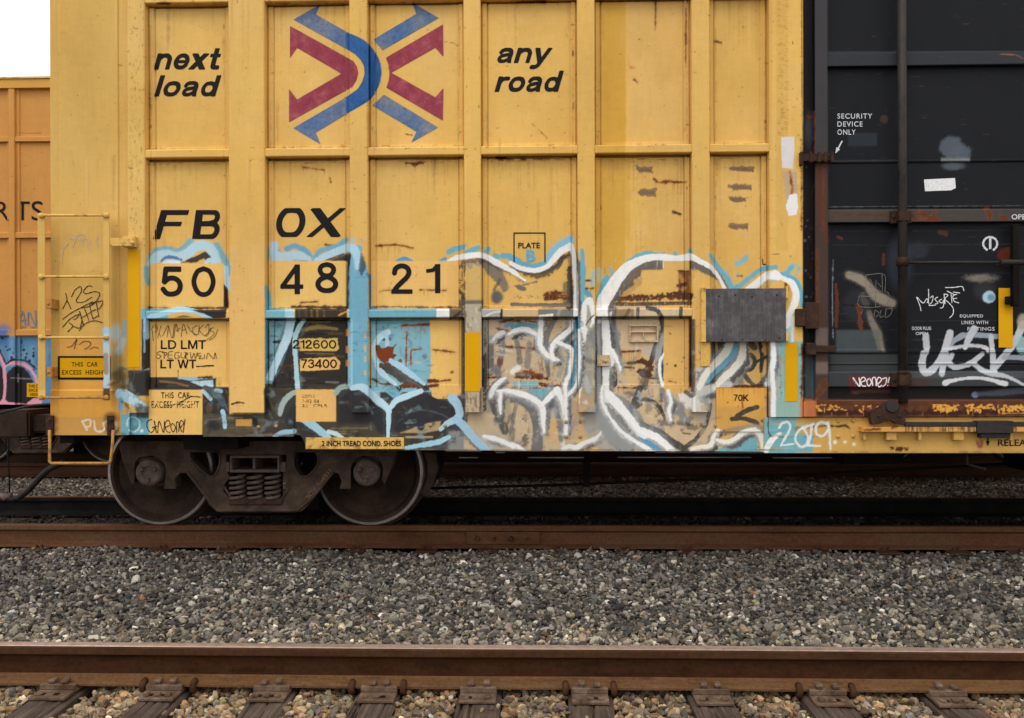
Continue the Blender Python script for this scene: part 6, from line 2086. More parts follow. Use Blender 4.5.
strokes('sprayed_name', [[(916.5, 297), (920, 306), (921, 311)], [(917, 297), (923, 303), (927, 298.6), (929, 304)], [(928.5, 289), (928.6, 299), (927, 303)], [(930, 298), (933, 296), (932, 302), (929, 305.5), (936, 305)], [(938, 297), (935, 299), (938, 303), (935, 304)],
         [(942, 299), (939, 301), (942, 303), (944, 300), (943, 307), (940, 308)], [(944, 294), (945, 304)], [(944, 294), (948, 295), (945, 299), (949, 303), (953, 308), (953, 314), (949.5, 318)], [(947, 291), (955, 295)], [(951, 294), (952, 303)],
         [(957, 294), (953, 296), (954, 301), (959, 303)], [(953, 299), (957, 298)], [(945, 287.6), (954, 287.4), (962, 286.6), (964, 291)], [(953, 292), (960, 293)]], .9, YD, MT['white'], door)
strokes('scribble', [[(866, 275), (866, 292)], [(866, 275), (884, 274.5), (885, 292)], [(882, 274.5), (882.5, 291)], [(862, 293), (887, 292), (887.5, 303), (877, 307), (859, 306), (859, 296)], [(876, 280), (875.5, 307)], [(870, 279), (872, 284), (869, 286), (874, 288)], [(878, 283), (881, 287)],
         [(863, 309), (861, 314)], [(867, 310), (869, 316)], [(870, 310), (873, 316), (870, 313)], [(875, 310), (874, 317)], [(875, 310), (879, 313), (876, 317)], [(881, 310), (880, 317), (884, 316)], [(886, 309), (885, 317)], [(886, 309), (892, 309), (890, 315), (885, 318)], [(861, 296), (877, 297)]], .6, YD, MT['greyink'], door)
yrl = D + .036
strokes('white_tag', [[(853, 377.5), (855.6, 386), (853.4, 378)], [(853, 377.5), (859.6, 386.4), (859, 377.5)], [(861, 382.4), (865.5, 380), (863.4, 377.2), (860.6, 380), (862, 385.6), (866, 386)], [(869.6, 378), (866.8, 381), (868.4, 386), (871.4, 382.6), (869.6, 378)],
         [(872.6, 386), (872.4, 378.5), (875.4, 378), (876.4, 386)], [(878, 384), (881.4, 380), (879, 377.2), (876.8, 381), (879, 386.8), (882, 385)], [(882, 379), (886.4, 378), (885.6, 384), (882.4, 386.6)], [(889.6, 377), (888, 383)], [(887.6, 385.2), (887.8, 385.9)]], 1.35, yrl, MT['white'], door)

# ================================================================== lettering of the yellow side
def yside(u):
    for a, b in posts_px:
        if a <= u <= b: return D
    return YP


glyph_film('slogan', [('next', 153.2, 69.5, 223.4, 16.2, .26)], YP, MT['black'], car)
glyph_film('slogan', [('load', 153.2, 96.4, 222.4, 15.4, .26)], YP, MT['black'], car)
glyph_film('slogan', [('any', 495.2, 62.9, 552.6, 15.2, .26)], YP, MT['black'], car)
glyph_film('slogan', [('road', 494, 91.8, 564.8, 15.4, .26)], YP, MT['black'], car)
for w_, ua, vb, ub, hp, sh in (('F', 153.2, 239, 189.6, 29, .34), ('B', 192.3, 239, 223.3, 29, .16), ('O', 274.6, 237, 306.4, 29, .14), ('X', 307.4, 237, 345.6, 29, .10)):
    glyph_film('reporting_mark', [(w_, ua, vb, ub, hp, sh)], YP, MT['black'], car)
for w_, ua, vb, ub, hp in (('5', 159.4, 296.6, 183, 30.2), ('0', 191, 297, 216, 30.8), ('4', 280.4, 294.2, 303.6, 29.8), ('8', 315.2, 293, 338.4, 31), ('2', 391, 293.8, 412.8, 30.4), ('1', 425.6, 293.2, 441, 29.2)):
    glyph_film('car_number', [(w_, ua, vb, ub, hp, 0)], YP, MT['black'], car)
for w_, ua, vb, ub, hp in (('LD LMT', 160.3, 349, 206, 8.9), ('LT WT', 160, 368.3, 196.2, 8.8), ('212600', 292.6, 348.6, 336.4, 8.7), ('73400', 301, 368, 337, 8.8)):
    glyph_film('weight_stencil', [(w_, ua, vb, ub, hp, 0)], YP, MT['black'], car, .25)
fr = [(513.4, 232.4, 545.6, 233.7), (513.4, 233.7, 514.7, 262), (544.3, 233.7, 545.6, 262)]
film('plate_frame', [[(a, v), (c_, v), (c_, w), (a, w)] for a, v, c_, w in fr], YP, MT['black'], car)
lettering('plate_stencil', [('PLATE', 518.2, 242.6, 540, 248.3, .02, 0)], YP, MT['black'], car)
lettering('plate_letter', [('B', 526.4, 249.6, 535.4, 262, .03, 0)], YP, MT['blueletter'], car)
lettering('height_notice', [('THIS  CAR', 161, 392, 190, 398.2, .012, 0, 1.1), ('EXCESS  HEIGHT', 151.5, 401, 199, 408, .012, 0, 1.1)], YS, MT['blackworn'], car)
lettering('shoe_notice', [('2 INCH TREAD COND. SHOES', 321.8, 440.7, 401, 446.3, .022, 0)], YS - .007, MT['black'], car)
lettering('repack_stencil', [('COTS B', 302.3, 394.6, 315, 397.6, .0, 0, 1.1), ('3-02 08', 302, 399.4, 319, 402.6, .0, 0, 1.1), ("25'' CPLR.", 302, 404, 328.5, 407, .0, 0, 1.1)], YS, MT['blackworn'], car)
glyph_film('capacity_stencil', [('70K', 733.6, 401, 748.4, 6.6, 0)], YS - .010, MT['black'], car, .22)
lettering('letter_stencil', [('L', 762, 258.8, 765.8, 264.8, .02, 0)], YF, MT['black'], car)
lettering('release_stencil', [('RELEASE', 998, 439.4, 1036, 446, .012, 0)], YDS, MT['black'], car)
film('release_arrow', [[(987.2, 436), (988.6, 436), (988.6, 441), (990, 441), (987.9, 446.4), (985.8, 441), (987.2, 441)]], YDS, MT['black'], car)
# height sign on the corner
film('height_sign', [[(57.8, 356), (110.4, 356), (110.4, 379.6), (57.8, 379.6)]], YE, MT['black'], car, .003)
film('height_sign', [[(60, 358), (108.6, 358), (108.6, 377.4), (60, 377.4)]], YE, MT['stripe'], car, .0045)
lettering('height_sign', [('THIS  CAR', 71.5, 362, 97.8, 366.6, .008, 0, 1.05), ('EXCESS  HEIGHT', 62, 370, 106.4, 374.6, .008, 0, 1.05)], YE, MT['black'], car, .006)

# the crossed-arrows emblem
RG = [(270, 349.9, YP), (349.7, 368.2, D), (368, 470, YP)]
RGF = []
for a_, b_, y_ in RG:
    n_ = max(1, int((b_ - a_) / 1.2)) if y_ == YP else 1
    RGF += [(a_ + (b_ - a_) * k / n_, a_ + (b_ - a_) * (k + 1) / n_, y_) for k in range(n_)]
arc_o = [(346.7, 32), (352.5, 34.6), (358, 37.5), (366, 42), (372.5, 48.6), (377.6, 57), (380.6, 66), (380.9, 74), (379, 84), (375, 91.5), (369.5, 98), (361, 104), (352.5, 109.6), (346.7, 113.6)]
arc_i = [(346.7, 97), (352.5, 93.6), (358, 88.6), (362, 82), (364.6, 74), (364, 66), (360.5, 59.5), (355, 54), (346.7, 48.9)]
ul = [(293.6, 19.5), (320.4, 4.3), (315.6, 14.5), (346.7, 32), (346.7, 48.9)]
ll = [(346.7, 97), (346.7, 113.6), (315.6, 132.6), (320.4, 144), (293.6, 128)]
ur = [(411.9, 2.5), (438.5, 18), (382.6, 50), (373.8, 39.3), (416.5, 13.8)]
lr = [(372.6, 105.3), (383.9, 94.8), (437.8, 127.4), (411.5, 142.4), (416.5, 131.6)]
for q_ in (ul, ll, ur, lr):
    draped('emblem_arrow', [q_], RGF, MT['logoblue'], car, .0026)
quads = []
no, ni = len(arc_o), len(arc_i)
ai = np.array(arc_i[::-1]); ao = np.array(arc_o)
ti = np.interp(np.linspace(0, 1, 40), np.linspace(0, 1, ni), ai[:, 0]), np.interp(np.linspace(0, 1, 40), np.linspace(0, 1, ni), ai[:, 1])
to = np.interp(np.linspace(0, 1, 40), np.linspace(0, 1, no), ao[:, 0]), np.interp(np.linspace(0, 1, 40), np.linspace(0, 1, no), ao[:, 1])
for k in range(39):
    quads.append([(to[0][k], to[1][k]), (to[0][k + 1], to[1][k + 1]), (ti[0][k + 1], ti[1][k + 1]), (ti[0][k], ti[1][k])])
draped('emblem_arc', quads, RGF, MT['logodeep'], car, .0026)
rl = [(290, 26), (353.2, 61), (357, 67), (358.2, 73), (356.4, 80), (352.5, 86.6), (289.2, 122), (289.2, 89.4), (297, 99.6), (341.7, 73.6), (297, 47.6), (290, 58)]
rr = [(442.8, 24.6), (443.4, 56.4), (435.3, 47.6), (391, 72.7), (435.3, 97.4), (443.3, 88.3), (442.8, 120.4), (386.4, 87.4), (389, 80), (389.6, 72.7), (388.6, 65), (386, 57.7)]
for q_ in (rl, rr):
    draped('emblem_chevron', [q_], RGF, MT['logored'], car, .0026)

# hand-written tags on the yellow paint
strokes('black_tag', [[(62.5, 309), (66.8, 300), (65.6, 293)], [(66.8, 300), (71, 309)], [(71.4, 297), (75, 290), (80.5, 286.6), (81, 292), (76, 301), (83, 302), (92, 297)], [(92.5, 286.4), (88, 286), (83.4, 291), (86, 293.6), (94, 291.6), (99.6, 293.4), (97, 300), (90, 306), (80, 308)],
        [(62.3, 319.4), (71, 313), (82, 307), (93, 301.4)], [(62.3, 327.4), (70, 319), (79, 314), (76, 318.6), (73, 319)], [(67.4, 332), (72.6, 326), (69, 322.6)], [(72.6, 326), (79.6, 327.8), (82, 320)], [(79.4, 311), (83.6, 326)], [(84.4, 308.4), (89, 320.8)], [(80.6, 318.4), (91, 312)],
        [(89.4, 304.6), (92.6, 319)], [(89.4, 304.6), (95.4, 301.8)], [(91, 311.4), (96, 309.4)], [(92.6, 319), (98, 315.6)], [(96, 302), (98.8, 317)], [(95, 302.4), (103, 301), (100, 307.6), (97.4, 309)], [(79, 330.8), (84, 324.6), (91, 321.2), (97, 321), (102.6, 322.6)]], .95, YE, MT['marker'], car)
strokes('black_tag', [[(67, 347.4), (72, 345.6), (77, 338.6)], [(77, 338.6), (74, 349)], [(79, 344.6), (84, 341.4), (90, 342), (89.6, 346), (84, 349.4)], [(89.4, 349.4), (94, 347), (98.4, 348.2)]], .7, YE, MT['marker'], car)
strokes('pale_tag', [[(61, 262), (63, 250), (68, 243)], [(68, 236), (74, 239), (80, 233)], [(72, 247), (77, 238), (82, 243)], [(79, 234), (84, 235), (81, 240)], [(82, 246), (84, 239), (90, 242), (86, 246), (91, 249)], [(98, 236), (96, 243), (99, 246)]], 1.6, YE, MT['paleink'], car)
strokes('black_tag', [[(152.2, 330), (153.2, 341)], [(150.8, 330.4), (154.4, 325), (157.6, 328.4), (154.4, 333)], [(154.6, 325), (161, 337)], [(161, 325.6), (157.4, 338.4)], [(162.4, 336), (168, 325.4), (167, 337.4)], [(168.4, 326), (172, 338), (174.4, 324)], [(173.6, 338), (176, 324), (178, 332)], [(176, 331), (180, 328)],
        [(181, 336.6), (183.2, 324), (187, 334)], [(182, 330.4), (186, 329)], [(187, 325), (191, 331), (196.4, 336)], [(197.4, 325), (193, 328), (193.4, 333), (198, 334.6)], [(199.2, 325), (198.4, 334)], [(203.4, 325), (199, 329.6), (204, 335.6)], [(205, 328), (208.6, 324), (208.4, 332), (204.6, 335.4), (207.6, 335), (210.6, 328)],
        [(213.4, 327), (210, 330.4), (214.4, 333), (210, 337.6), (206, 340)], [(217.6, 329), (215, 336), (209, 340.4)]], .55, YP, MT['marker'], car)
strokes('black_tag', [[(163.4, 351.6), (159, 351.6), (156.6, 354), (161, 355.6), (158.4, 358.6), (156.4, 357)], [(164, 352), (164.2, 358.6)], [(161.6, 352.4), (167, 352.8), (165, 355.8)], [(173, 351.2), (169, 352), (168, 357.6), (172.4, 358.4)], [(168.4, 355), (172, 354.8)], [(179.4, 352), (175.4, 353), (175, 358), (179.4, 357.4), (178, 355)],
        [(181, 352), (181.2, 357), (184.6, 357.6), (186, 352), (186, 358.6)], [(184, 352), (188, 353.6), (184.6, 356), (188, 360)], [(190, 352), (191.4, 358.4), (194, 353), (195.4, 358.4), (197.4, 352)], [(201, 353), (198, 353.4), (198, 356), (201, 355.6), (199, 358.6), (203.6, 358)], [(204.4, 354), (204.4, 358.6)], [(206.4, 359), (208, 353), (213.4, 358.6), (215, 352.6), (216.4, 358.6)]], .65, YP, MT['marker'], car)
strokes('black_tag', [[(152, 419.4), (147.6, 421), (147, 427), (151, 432.6), (155, 427), (154, 420.4), (156.4, 433)], [(152, 427.6), (157, 426)], [(157.6, 433), (159, 421), (163.4, 432.4), (164.4, 421)], [(165.6, 427.4), (170, 424.4), (168, 420), (165, 424), (166.6, 431), (170.4, 432.4)], [(172.4, 423), (170.6, 427), (173, 432), (175.4, 427), (172.4, 423)],
        [(176.6, 432.8), (176.6, 422), (179, 424), (178.6, 432)], [(180.4, 427.4), (183.6, 423), (181, 420.4), (179.6, 425), (181.6, 432)], [(185, 419), (183, 432.6)]], .95, YS, MT['marker'], car)
strokes('scratch', [[(164, 406), (176, 404), (186, 399), (192, 396.4), (202, 397.4)], [(190, 396), (202, 397)]], .9, YS, MT['blackworn'], car)
strokes('scratch', [[(196, 366.4), (206, 366), (214, 365.6)], [(205, 365.8), (213, 365.4)]], 1.2, YP, MT['marker'], car)


# ================================================================== truck of the boxcar
XT = PX(264.3, YC - .80, 471)
YSF = YC - 1.12
ZA = .468
WB = .914


def part_px(pts, y):
    return [P(u, v, y) for u, v in pts]


outer = [(120, 441), (120, 448), (121, 456), (123.5, 464), (127.5, 473), (131.5, 483), (133.6, 483), (134.6, 476), (134.2, 469), (135, 462.5), (139, 457.5), (146, 455.8), (153, 456), (159, 458.5), (163, 463), (165, 468), (165.2, 488), (175.4, 488), (175, 480), (176.4, 475.6), (180, 473.4), (186.5, 473.2),
         (195, 484), (203.5, 495), (210, 504.5), (214.5, 510), (220, 512.6), (295, 512.6), (301, 510.6), (307, 505.5), (314, 496.5), (321, 487), (327, 479), (333.5, 473), (337.6, 473.6), (340.4, 476.4), (341.4, 481), (340.2, 488), (350, 488), (351, 468), (353, 463), (357, 458.5), (363, 456), (370, 455.8), (377, 457.6), (381, 462.6), (382.4, 469), (382.4, 480), (384.6, 483), (388, 476), (393, 465), (396, 455), (397, 448), (397, 441)]
hole1 = [(190, 451.5), (217, 451.5), (219.6, 456), (219.6, 463), (217, 471), (213.6, 476.4), (208.6, 476.6), (199, 468.5), (191, 460), (189, 455)]
hole2 = [(295, 451.5), (293, 458), (293.4, 466), (297, 472.5), (300.6, 476.6), (307, 476.6), (314, 470), (318, 463), (317.6, 456), (314.6, 451.5)]
hole3 = [(226, 455), (286, 455), (286, 468), (283.4, 478), (286.6, 484), (287.4, 492), (283, 498.5), (229.4, 498.5), (223.6, 492), (224.4, 484), (228.6, 478), (226, 468)]
b = BM()
b.prism(part_px(outer, YSF), [part_px(hole1, YSF), part_px(hole2, YSF), part_px(hole3, YSF)], YSF, YSF + .13)
# cast flanges along the lower chords and round the openings
fl = YSF - .012
for ln, r in (([(187, 472), (204, 494), (217, 510.5), (297, 510.5), (311, 499), (333, 472)], .014), ([(224, 487), (232, 500), (281, 500), (289, 487)], .012),
              (hole1 + hole1[:1], .009), (hole2 + hole2[:1], .009)):
    b.tube([(*[P(u, v, fl)[0]], fl + .008, P(u, v, fl)[1]) for u, v in ln], r, 6)
truck = b.build('truck_frame', MT['truck'], car, .006)
wprof = [(.06, .02), (.13, .02), (.14, .035), (.17, .05), (.30, .066), (.375, .052), (.395, .018), (.405, .004), (.428, .0), (.450, .005), (.457, .020), (.459, .07), (.462, .092), (.487, .100), (.487, .125), (.45, .135), (.40, .13), (.385, .10), (.30, .105), (.15, .085), (.12, .12), (.06, .12)]
wprof = [(r * .468 / .457, y) for r, y in wprof]
mi = [0] * (len(wprof) - 1)
for j in (8, 9, 10): mi[j] = 1
for sx in (-1, 1):
    b = BM()
    yo = YC - .80
    b.lathe_y(XT + sx * WB, ZA, [(r, yo + y) for r, y in wprof], 72, mi)
    b.build('wheel', [MT['wheel'], MT['tread']], truck)
    b = BM()
    yo = YC + .80
    b.lathe_y(XT + sx * WB, ZA, [(r, yo - y) for r, y in wprof], 40, mi)
    b.build('wheel', [MT['wheel'], MT['tread']], truck)
    b = BM(); b.tube([(XT + sx * WB, YC - 1.05, ZA), (XT + sx * WB, YC + 1.05, ZA)], .08, 16); b.build('axle', MT['wheel'], truck)
    b = BM()
    uc = 148 if sx < 0 else 366
    yb = YC - 1.17
    cx, cz = P(uc, 473, yb)
    b.lathe_y(cx, cz, [(.001, yb + .012), (.05, yb + .012), (.055, yb), (.092, yb), (.108, yb + .012), (.112, yb + .05), (.112, yb + .2)], 32)
    for k in range(3):
        a = .5 + k * 2.094
        x_, z_ = cx + .062 * math.cos(a), cz + .062 * math.sin(a)
        b.lathe_y(x_, z_, [(.001, yb - .022), (.019, yb - .020), (.021, yb - .015), (.021, yb + .004)], 6)
    b.build('bearing_cap', MT['spring'], truck)
    b = BM(); b.box(cx - .13, cx + .13, YC - 1.08, YC - .92, PZ(464, YSF, uc), PZ(457.8, YSF, uc)); b.build('bearing_adapter', MT['truck'], truck, .006)
b = BM()
yb = YSF + .01
def bx(ua, va, ub, vb, y0, y1):
    x0, z1 = P(ua, va, y0); x1, z0 = P(ub, vb, y0)
    b.box(x0, x1, y0, y1, z0, z1)
for a in ((229.6, 455.6, 279.4, 458.2), (229.6, 469.6, 279.4, 472.6), (229.6, 458.2, 231.8, 469.6), (277.2, 458.2, 279.4, 469.6), (252.6, 458.2, 255, 469.6)):
    bx(*a, yb - .05, YC + 1.0)
bx(225.4, 462, 229.5, 472, yb - .02, yb + .1); bx(279.6, 462, 285.6, 472, yb - .02, yb + .1)
bx(232, 456, 277, 470, YC - .7, YC + .8)
b.build('bolster', MT['spring'], truck, .004)
for ux in (237.6, 255.2, 272.8):
    b = BM()
    ys_ = YSF + .03
    cx = PX(ux, ys_, 487); z0, z1 = PZ(502.5, ys_, ux), PZ(472.8, ys_, ux)
    turns = 5.2
    pts = []
    for k in range(int(turns * 14) + 1):
        a = 2 * math.pi * k / 14
        t = k / (turns * 14)
        pts.append((cx + .057 * math.cos(a), ys_ + .057 * math.sin(a), z0 + .014 + (z1 - z0 - .028) * t))
    b.tube(pts, .0145, 8)
    b.build('spring', MT['spring'], truck)
    b = BM()
    b.tube([(cx, ys_ + .11, z0), (cx, ys_ + .11, z1)], .05, 10); b.build('spring', MT['wheel'], truck)
b = BM()
ys_ = YSF - .02
bx(229.5, 499.2, 282, 504.8, ys_, YSF + .12)
for u in (243.8, 262.2):
    bx(u, 497.6, u + 4, 503.6, ys_ - .012, ys_ + .02)
b.build('spring_seat', MT['rustiron'], truck, .004)
# brake shoe head seen beside the right wheel and far side frame
b = BM(); y = YC - .72
b.prism(part_px([(423, 452), (436, 452), (438, 470), (432, 487), (424, 497), (420, 494), (427, 478), (427, 463)], y), [], y, y + .09); b.build('brake_shoe', MT['truck'], truck, .006)
b = BM()
b.prism([(x, z) for x, z in part_px(outer, YSF)], [part_px(hole1, YSF), part_px(hole2, YSF), part_px(hole3, YSF)], YC + .99, YC + 1.12); b.build('truck_side', MT['truck'], truck)
for sx in (-1, 1):
    b = BM(); b.box(XT + sx * .38 - .07, XT + sx * .38 + .07, YC - .72, YC + .72, .12, .62); b.build('gap_blocker_beam', MT['dark'], truck, .01)  # added beams that block the bright gap between wheel and frame
# raised casting number
a0 = math.atan2(473 - 510, 333 - 300)
film_items = [('BOX 504821', 0, 0, 0, 0, .0, 0)]
V, FA = text2d('BOX 504821', .0, 0)
mn, mx = V.min(0), V.max(0)
VV = []
for p in (V - mn) / (mx - mn):
    du, dv = (p[0] - .5) * 37, -(p[1] - .5) * 4.6
    an = math.radians(-50)
    u = 318.6 + du * math.cos(an) - dv * math.sin(an); v = 484.4 + du * math.sin(an) + dv * math.cos(an)
    x, z = P(u, v, YSF - .004); VV.append((x, YSF - .004, z))
me = bpy.data.meshes.new('casting_number'); me.from_pydata(VV, [], FA); link('casting_number', me, MT['castnum'], truck)


def copy_part(o, parent, off, rz=0.):
    c = o.copy()
    COL.objects.link(c)
    c.parent = parent
    c.matrix_parent_inverse = parent.matrix_world.inverted()
    c.location = off
    for ch in o.children:
        d = ch.copy()
        COL.objects.link(d)
        d.parent = c
    return c


copy_part(truck, car, (MIR - 2 * XT, 0, 0))


# ================================================================== the boxcar on the track behind
YN = D + 4.45
YNC = YN + 1.61
ncar = empty('boxcar', (-.6, YNC, 0), 'orange yellow boxcar behind, with blue and pink graffiti and RTS lettering', 'boxcar')
NX0, NX1 = PX(-135, YN), PX(-135, YN) + 16.4
nz = lambda v: PZ(v, YN, 20)
nx = lambda u: PX(u, YN, 200)
NY_P = YN + .06
g = Grid()
nposts = [(-148, -134), (-60, -54), (8.4, 14.4), (76, 82), (144, 150)]
nposts = [(nx(a), nx(b)) for a, b in nposts]
pitch = nposts[3][0] - nposts[2][0]
while nposts[-1][1] < NX1 - pitch:
    a, b_ = nposts[-1]
    nposts.append((a + pitch, b_ + pitch))
nposts[-1] = (NX1 - .25, NX1)
NTOP = nz(79)


def nb(canv, x):
    return canv if x < nx(60) else None


for i, (a, b_) in enumerate(nposts):
    g = Grid(); g.prof_z([(a, NY_P + .01), (a, YN + .006), (a + .006, YN), (b_ - .006, YN), (b_, YN + .006), (b_, NY_P + .01)], nz(404.6), NTOP, .012 if i < 4 else .1)
    g.build('side_post', MT['neighbour'], ncar, NCAN, default=(196, 139, 70))
for i in range(len(nposts) - 1):
    x0, x1 = nposts[i][1], nposts[i + 1][0]
    c_ = i in (1, 2)
    g = Grid(); g.sheet(x0 - .003, x1 + .003, nz(404.6), NTOP, panel_y(x0, x1, nz(404), NTOP, .05, .05, i) if False else (lambda X, Z, x0=x0, x1=x1: NY_P - .02 * sstep(.05, .04, np.minimum(X - x0, x1 - X)) + .002 * np.sin(X * 4) * np.sin(Z * 3)), .011 if c_ else .1)
    g.build('side_panel', MT['neighbour'], ncar, NCAN, default=(196, 139, 70))
    for va, vb in ((136, 141.2), (231.8, 237.8), (329.4, 335.6)):
        g = Grid(); g.prof_x([(NY_P + .01, nz(vb)), (YN + .018, nz(vb)), (YN + .014, nz(vb) + .005), (YN + .014, nz(va) - .01), (YN + .026, nz(va)), (NY_P + .01, nz(va))], x0 + .001, x1 - .001, .012 if c_ else .1, caps=False)
        g.build('belt_rail', MT['neighbour'], ncar, NCAN, default=(196, 139, 70))
g = Grid(); g.box(NX0 - .02, NX1 + .02, YN - .012, NY_P + .03, nz(88), nz(79.2), .1); g.build('top_chord', MT['neighbour'], ncar, None, default=(200, 150, 70))
b = BM(); b.box(NX0 - .03, NX1 + .03, YN - .03, YNC + 1.6, nz(79), nz(77.2)); b.build('roof', MT['ylrust'], ncar)
b = BM(); b.box(NX0 + .01, NX1 - .01, NY_P + .03, YNC + 1.55, nz(404), NTOP - .01); b.build('body_shell', MT['ylrust'], ncar)
b = BM()
b.box(NX0, NX1, YNC - .4, YNC + .4, .50, .98)
for x in np.arange(NX0 + .3, NX1, 1.3):
    b.box(x - .06, x + .06, YN + .1, YNC + 1.4, .66, .84)
b.box(NX0 + .2, NX1 - .2, YN + .22, YN + .28, .62, .90)
b.box(NX0 + 5, NX1 - 5, YNC - .9, YNC - .45, .40, .8)
b.build('underframe', MT['dark'], ncar)
lettering('car_lettering', [('R', -5, 201.4, 9.2, 220, .0, 0), ('O', -27, 201, -10, 220.4, .0, 0), ('T', 15.6, 201.4, 29.6, 220, .0, 0), ('S', 31.4, 201, 43, 220.4, .0, 0)], lambda u: YN if 8.4 < u < 14.4 else (YN + .058), MT['black'], ncar)
strokes('blue_tag', [[(19, 326), (22.4, 311), (25.4, 325)], [(19.4, 321), (26, 319)], [(28, 325), (28.4, 312), (35.4, 325), (35, 310)], [(14, 317), (14.4, 321)], [(19, 327), (26, 326.6)], [(30, 327), (37, 326.6)]], 1.5, YN + .056, MT['blueink'], ncar)
film('height_sign', [[(26.8, 383), (44, 383), (44, 397), (26.8, 397)]], YN + .056, MT['stripe'], ncar, .004)
lettering('height_sign', [('THIS CAR', 28.6, 384.5, 42, 387.6, .01, 0), ('EXCESS', 29, 388.8, 41, 391.6, .01, 0), ('HEIGHT', 30, 393, 41, 395.8, .01, 0)], YN + .056, MT['rustiron'], ncar, .006)
XNT = PX(48, YNC - .8, 440)
copy_part(truck, ncar, (XNT - XT, YNC - YC, 0))
copy_part(truck, ncar, (NX0 + NX1 - XNT - XT, YNC - YC, 0))

# ================================================================== rails
def rail(name, label, yc_, x0, x1, mats, zoff=0., group=None):
    hw = .0373
    pr = [(-.076, -.186), (-.076, -.176), (-.060, -.170), (-.018, -.157), (-.0095, -.146), (-.0088, -.10), (-.0095, -.062), (-.016, -.052), (-.036, -.044), (-hw, -.040), (-.0365, -.012), (-.033, -.0035), (-.026, -.0006), (0, 0)]
    pr = pr + [(-y, z) for y, z in pr[-2::-1]] + [pr[0]]
    xs = np.arange(x0, x1 + .01, .25)
    V, Q, mi_ = [], [], []
    n = len(pr)
    for i, x in enumerate(xs):
        wob = .0012 * math.sin(x * 1.7) + .0008 * math.sin(x * 4.1)
        for y, z in pr:
            V.append((x, yc_ + y + wob, z + zoff + .0007 * math.sin(x * 2.3)))
    for i in range(len(xs) - 1):
        for j in range(n - 1):
            a = i * n + j
            Q.append((a, a + 1, a + n + 1, a + n))
            zm = (pr[j][1] + pr[j + 1][1]) / 2
            k_ = 1 if pr[j][1] > -.004 and pr[j + 1][1] > -.004 else 0
            if len(mats) > 2:
                k_ = 1 if k_ else 2 if -.150 < zm < -.046 else 3 if zm < -.150 else 0
            mi_.append(k_)
    me = bpy.data.meshes.new(name)
    me.from_pydata(V, [], Q)
    me.polygons.foreach_set('material_index', mi_)
    o = link(name, me, mats)
    tag(o, label, 'rail', group)
    return o


YR1 = 4.29
YR2, YR3 = YC - .7545, YC + .7545
YR4, YR5 = YNC - .7545, YNC + .7545
r1 = rail('rail', 'brown rail across the foreground with a worn shiny head, spiked to wooden ties', YR1, -9, 9, [MT['rail'], MT['railtop'], MT['railweb'], MT['railfoot']])
r2 = rail('rail', 'rusty rail under the near wheels of the graffiti boxcar, with a bolted joint bar', YR2, -14, 14, [MT['railmid'], MT['railmid']])
r3 = rail('rail', 'dark rail under the far wheels of the graffiti boxcar', YR3, -16, 16, [MT['dark'], MT['railmid']])  # near-black sides: shade under the boxcar put into the colour
r4 = rail('rail', 'dark rail beyond the gravel, under the near wheels of the orange boxcar', YR4, -20, 20, [MT['raildark'], MT['raildark']])
r5 = rail('rail', 'farthest rail in deep shade under the orange boxcar', YR5, -24, 24, [MT['raildark'], MT['raildark']])
# joint bar
yj = YR2 - .038
xj0, xj1 = PX(466.5, yj, 538), PX(540, yj, 538)
b = BM()
b.prism([(xj0, -.052), (xj1, -.052), (xj1, -.160), (xj0, -.160)], [], yj - .004, YR2 - .012)
jb = b.build('joint_bar', MT['railmid'], r2, .006)
b = BM()
for u, r_ in ((477.6, .021), (494.6, .013), (511, .021), (528, .013)):
    x = PX(u, yj, 538)
    b.lathe_y(x, -.104, [(.001, yj - .03), (r_ * .8, yj - .03), (r_, yj - .02), (r_, yj)], 8)
b.build('joint_bolt', MT['rustiron'], jb)

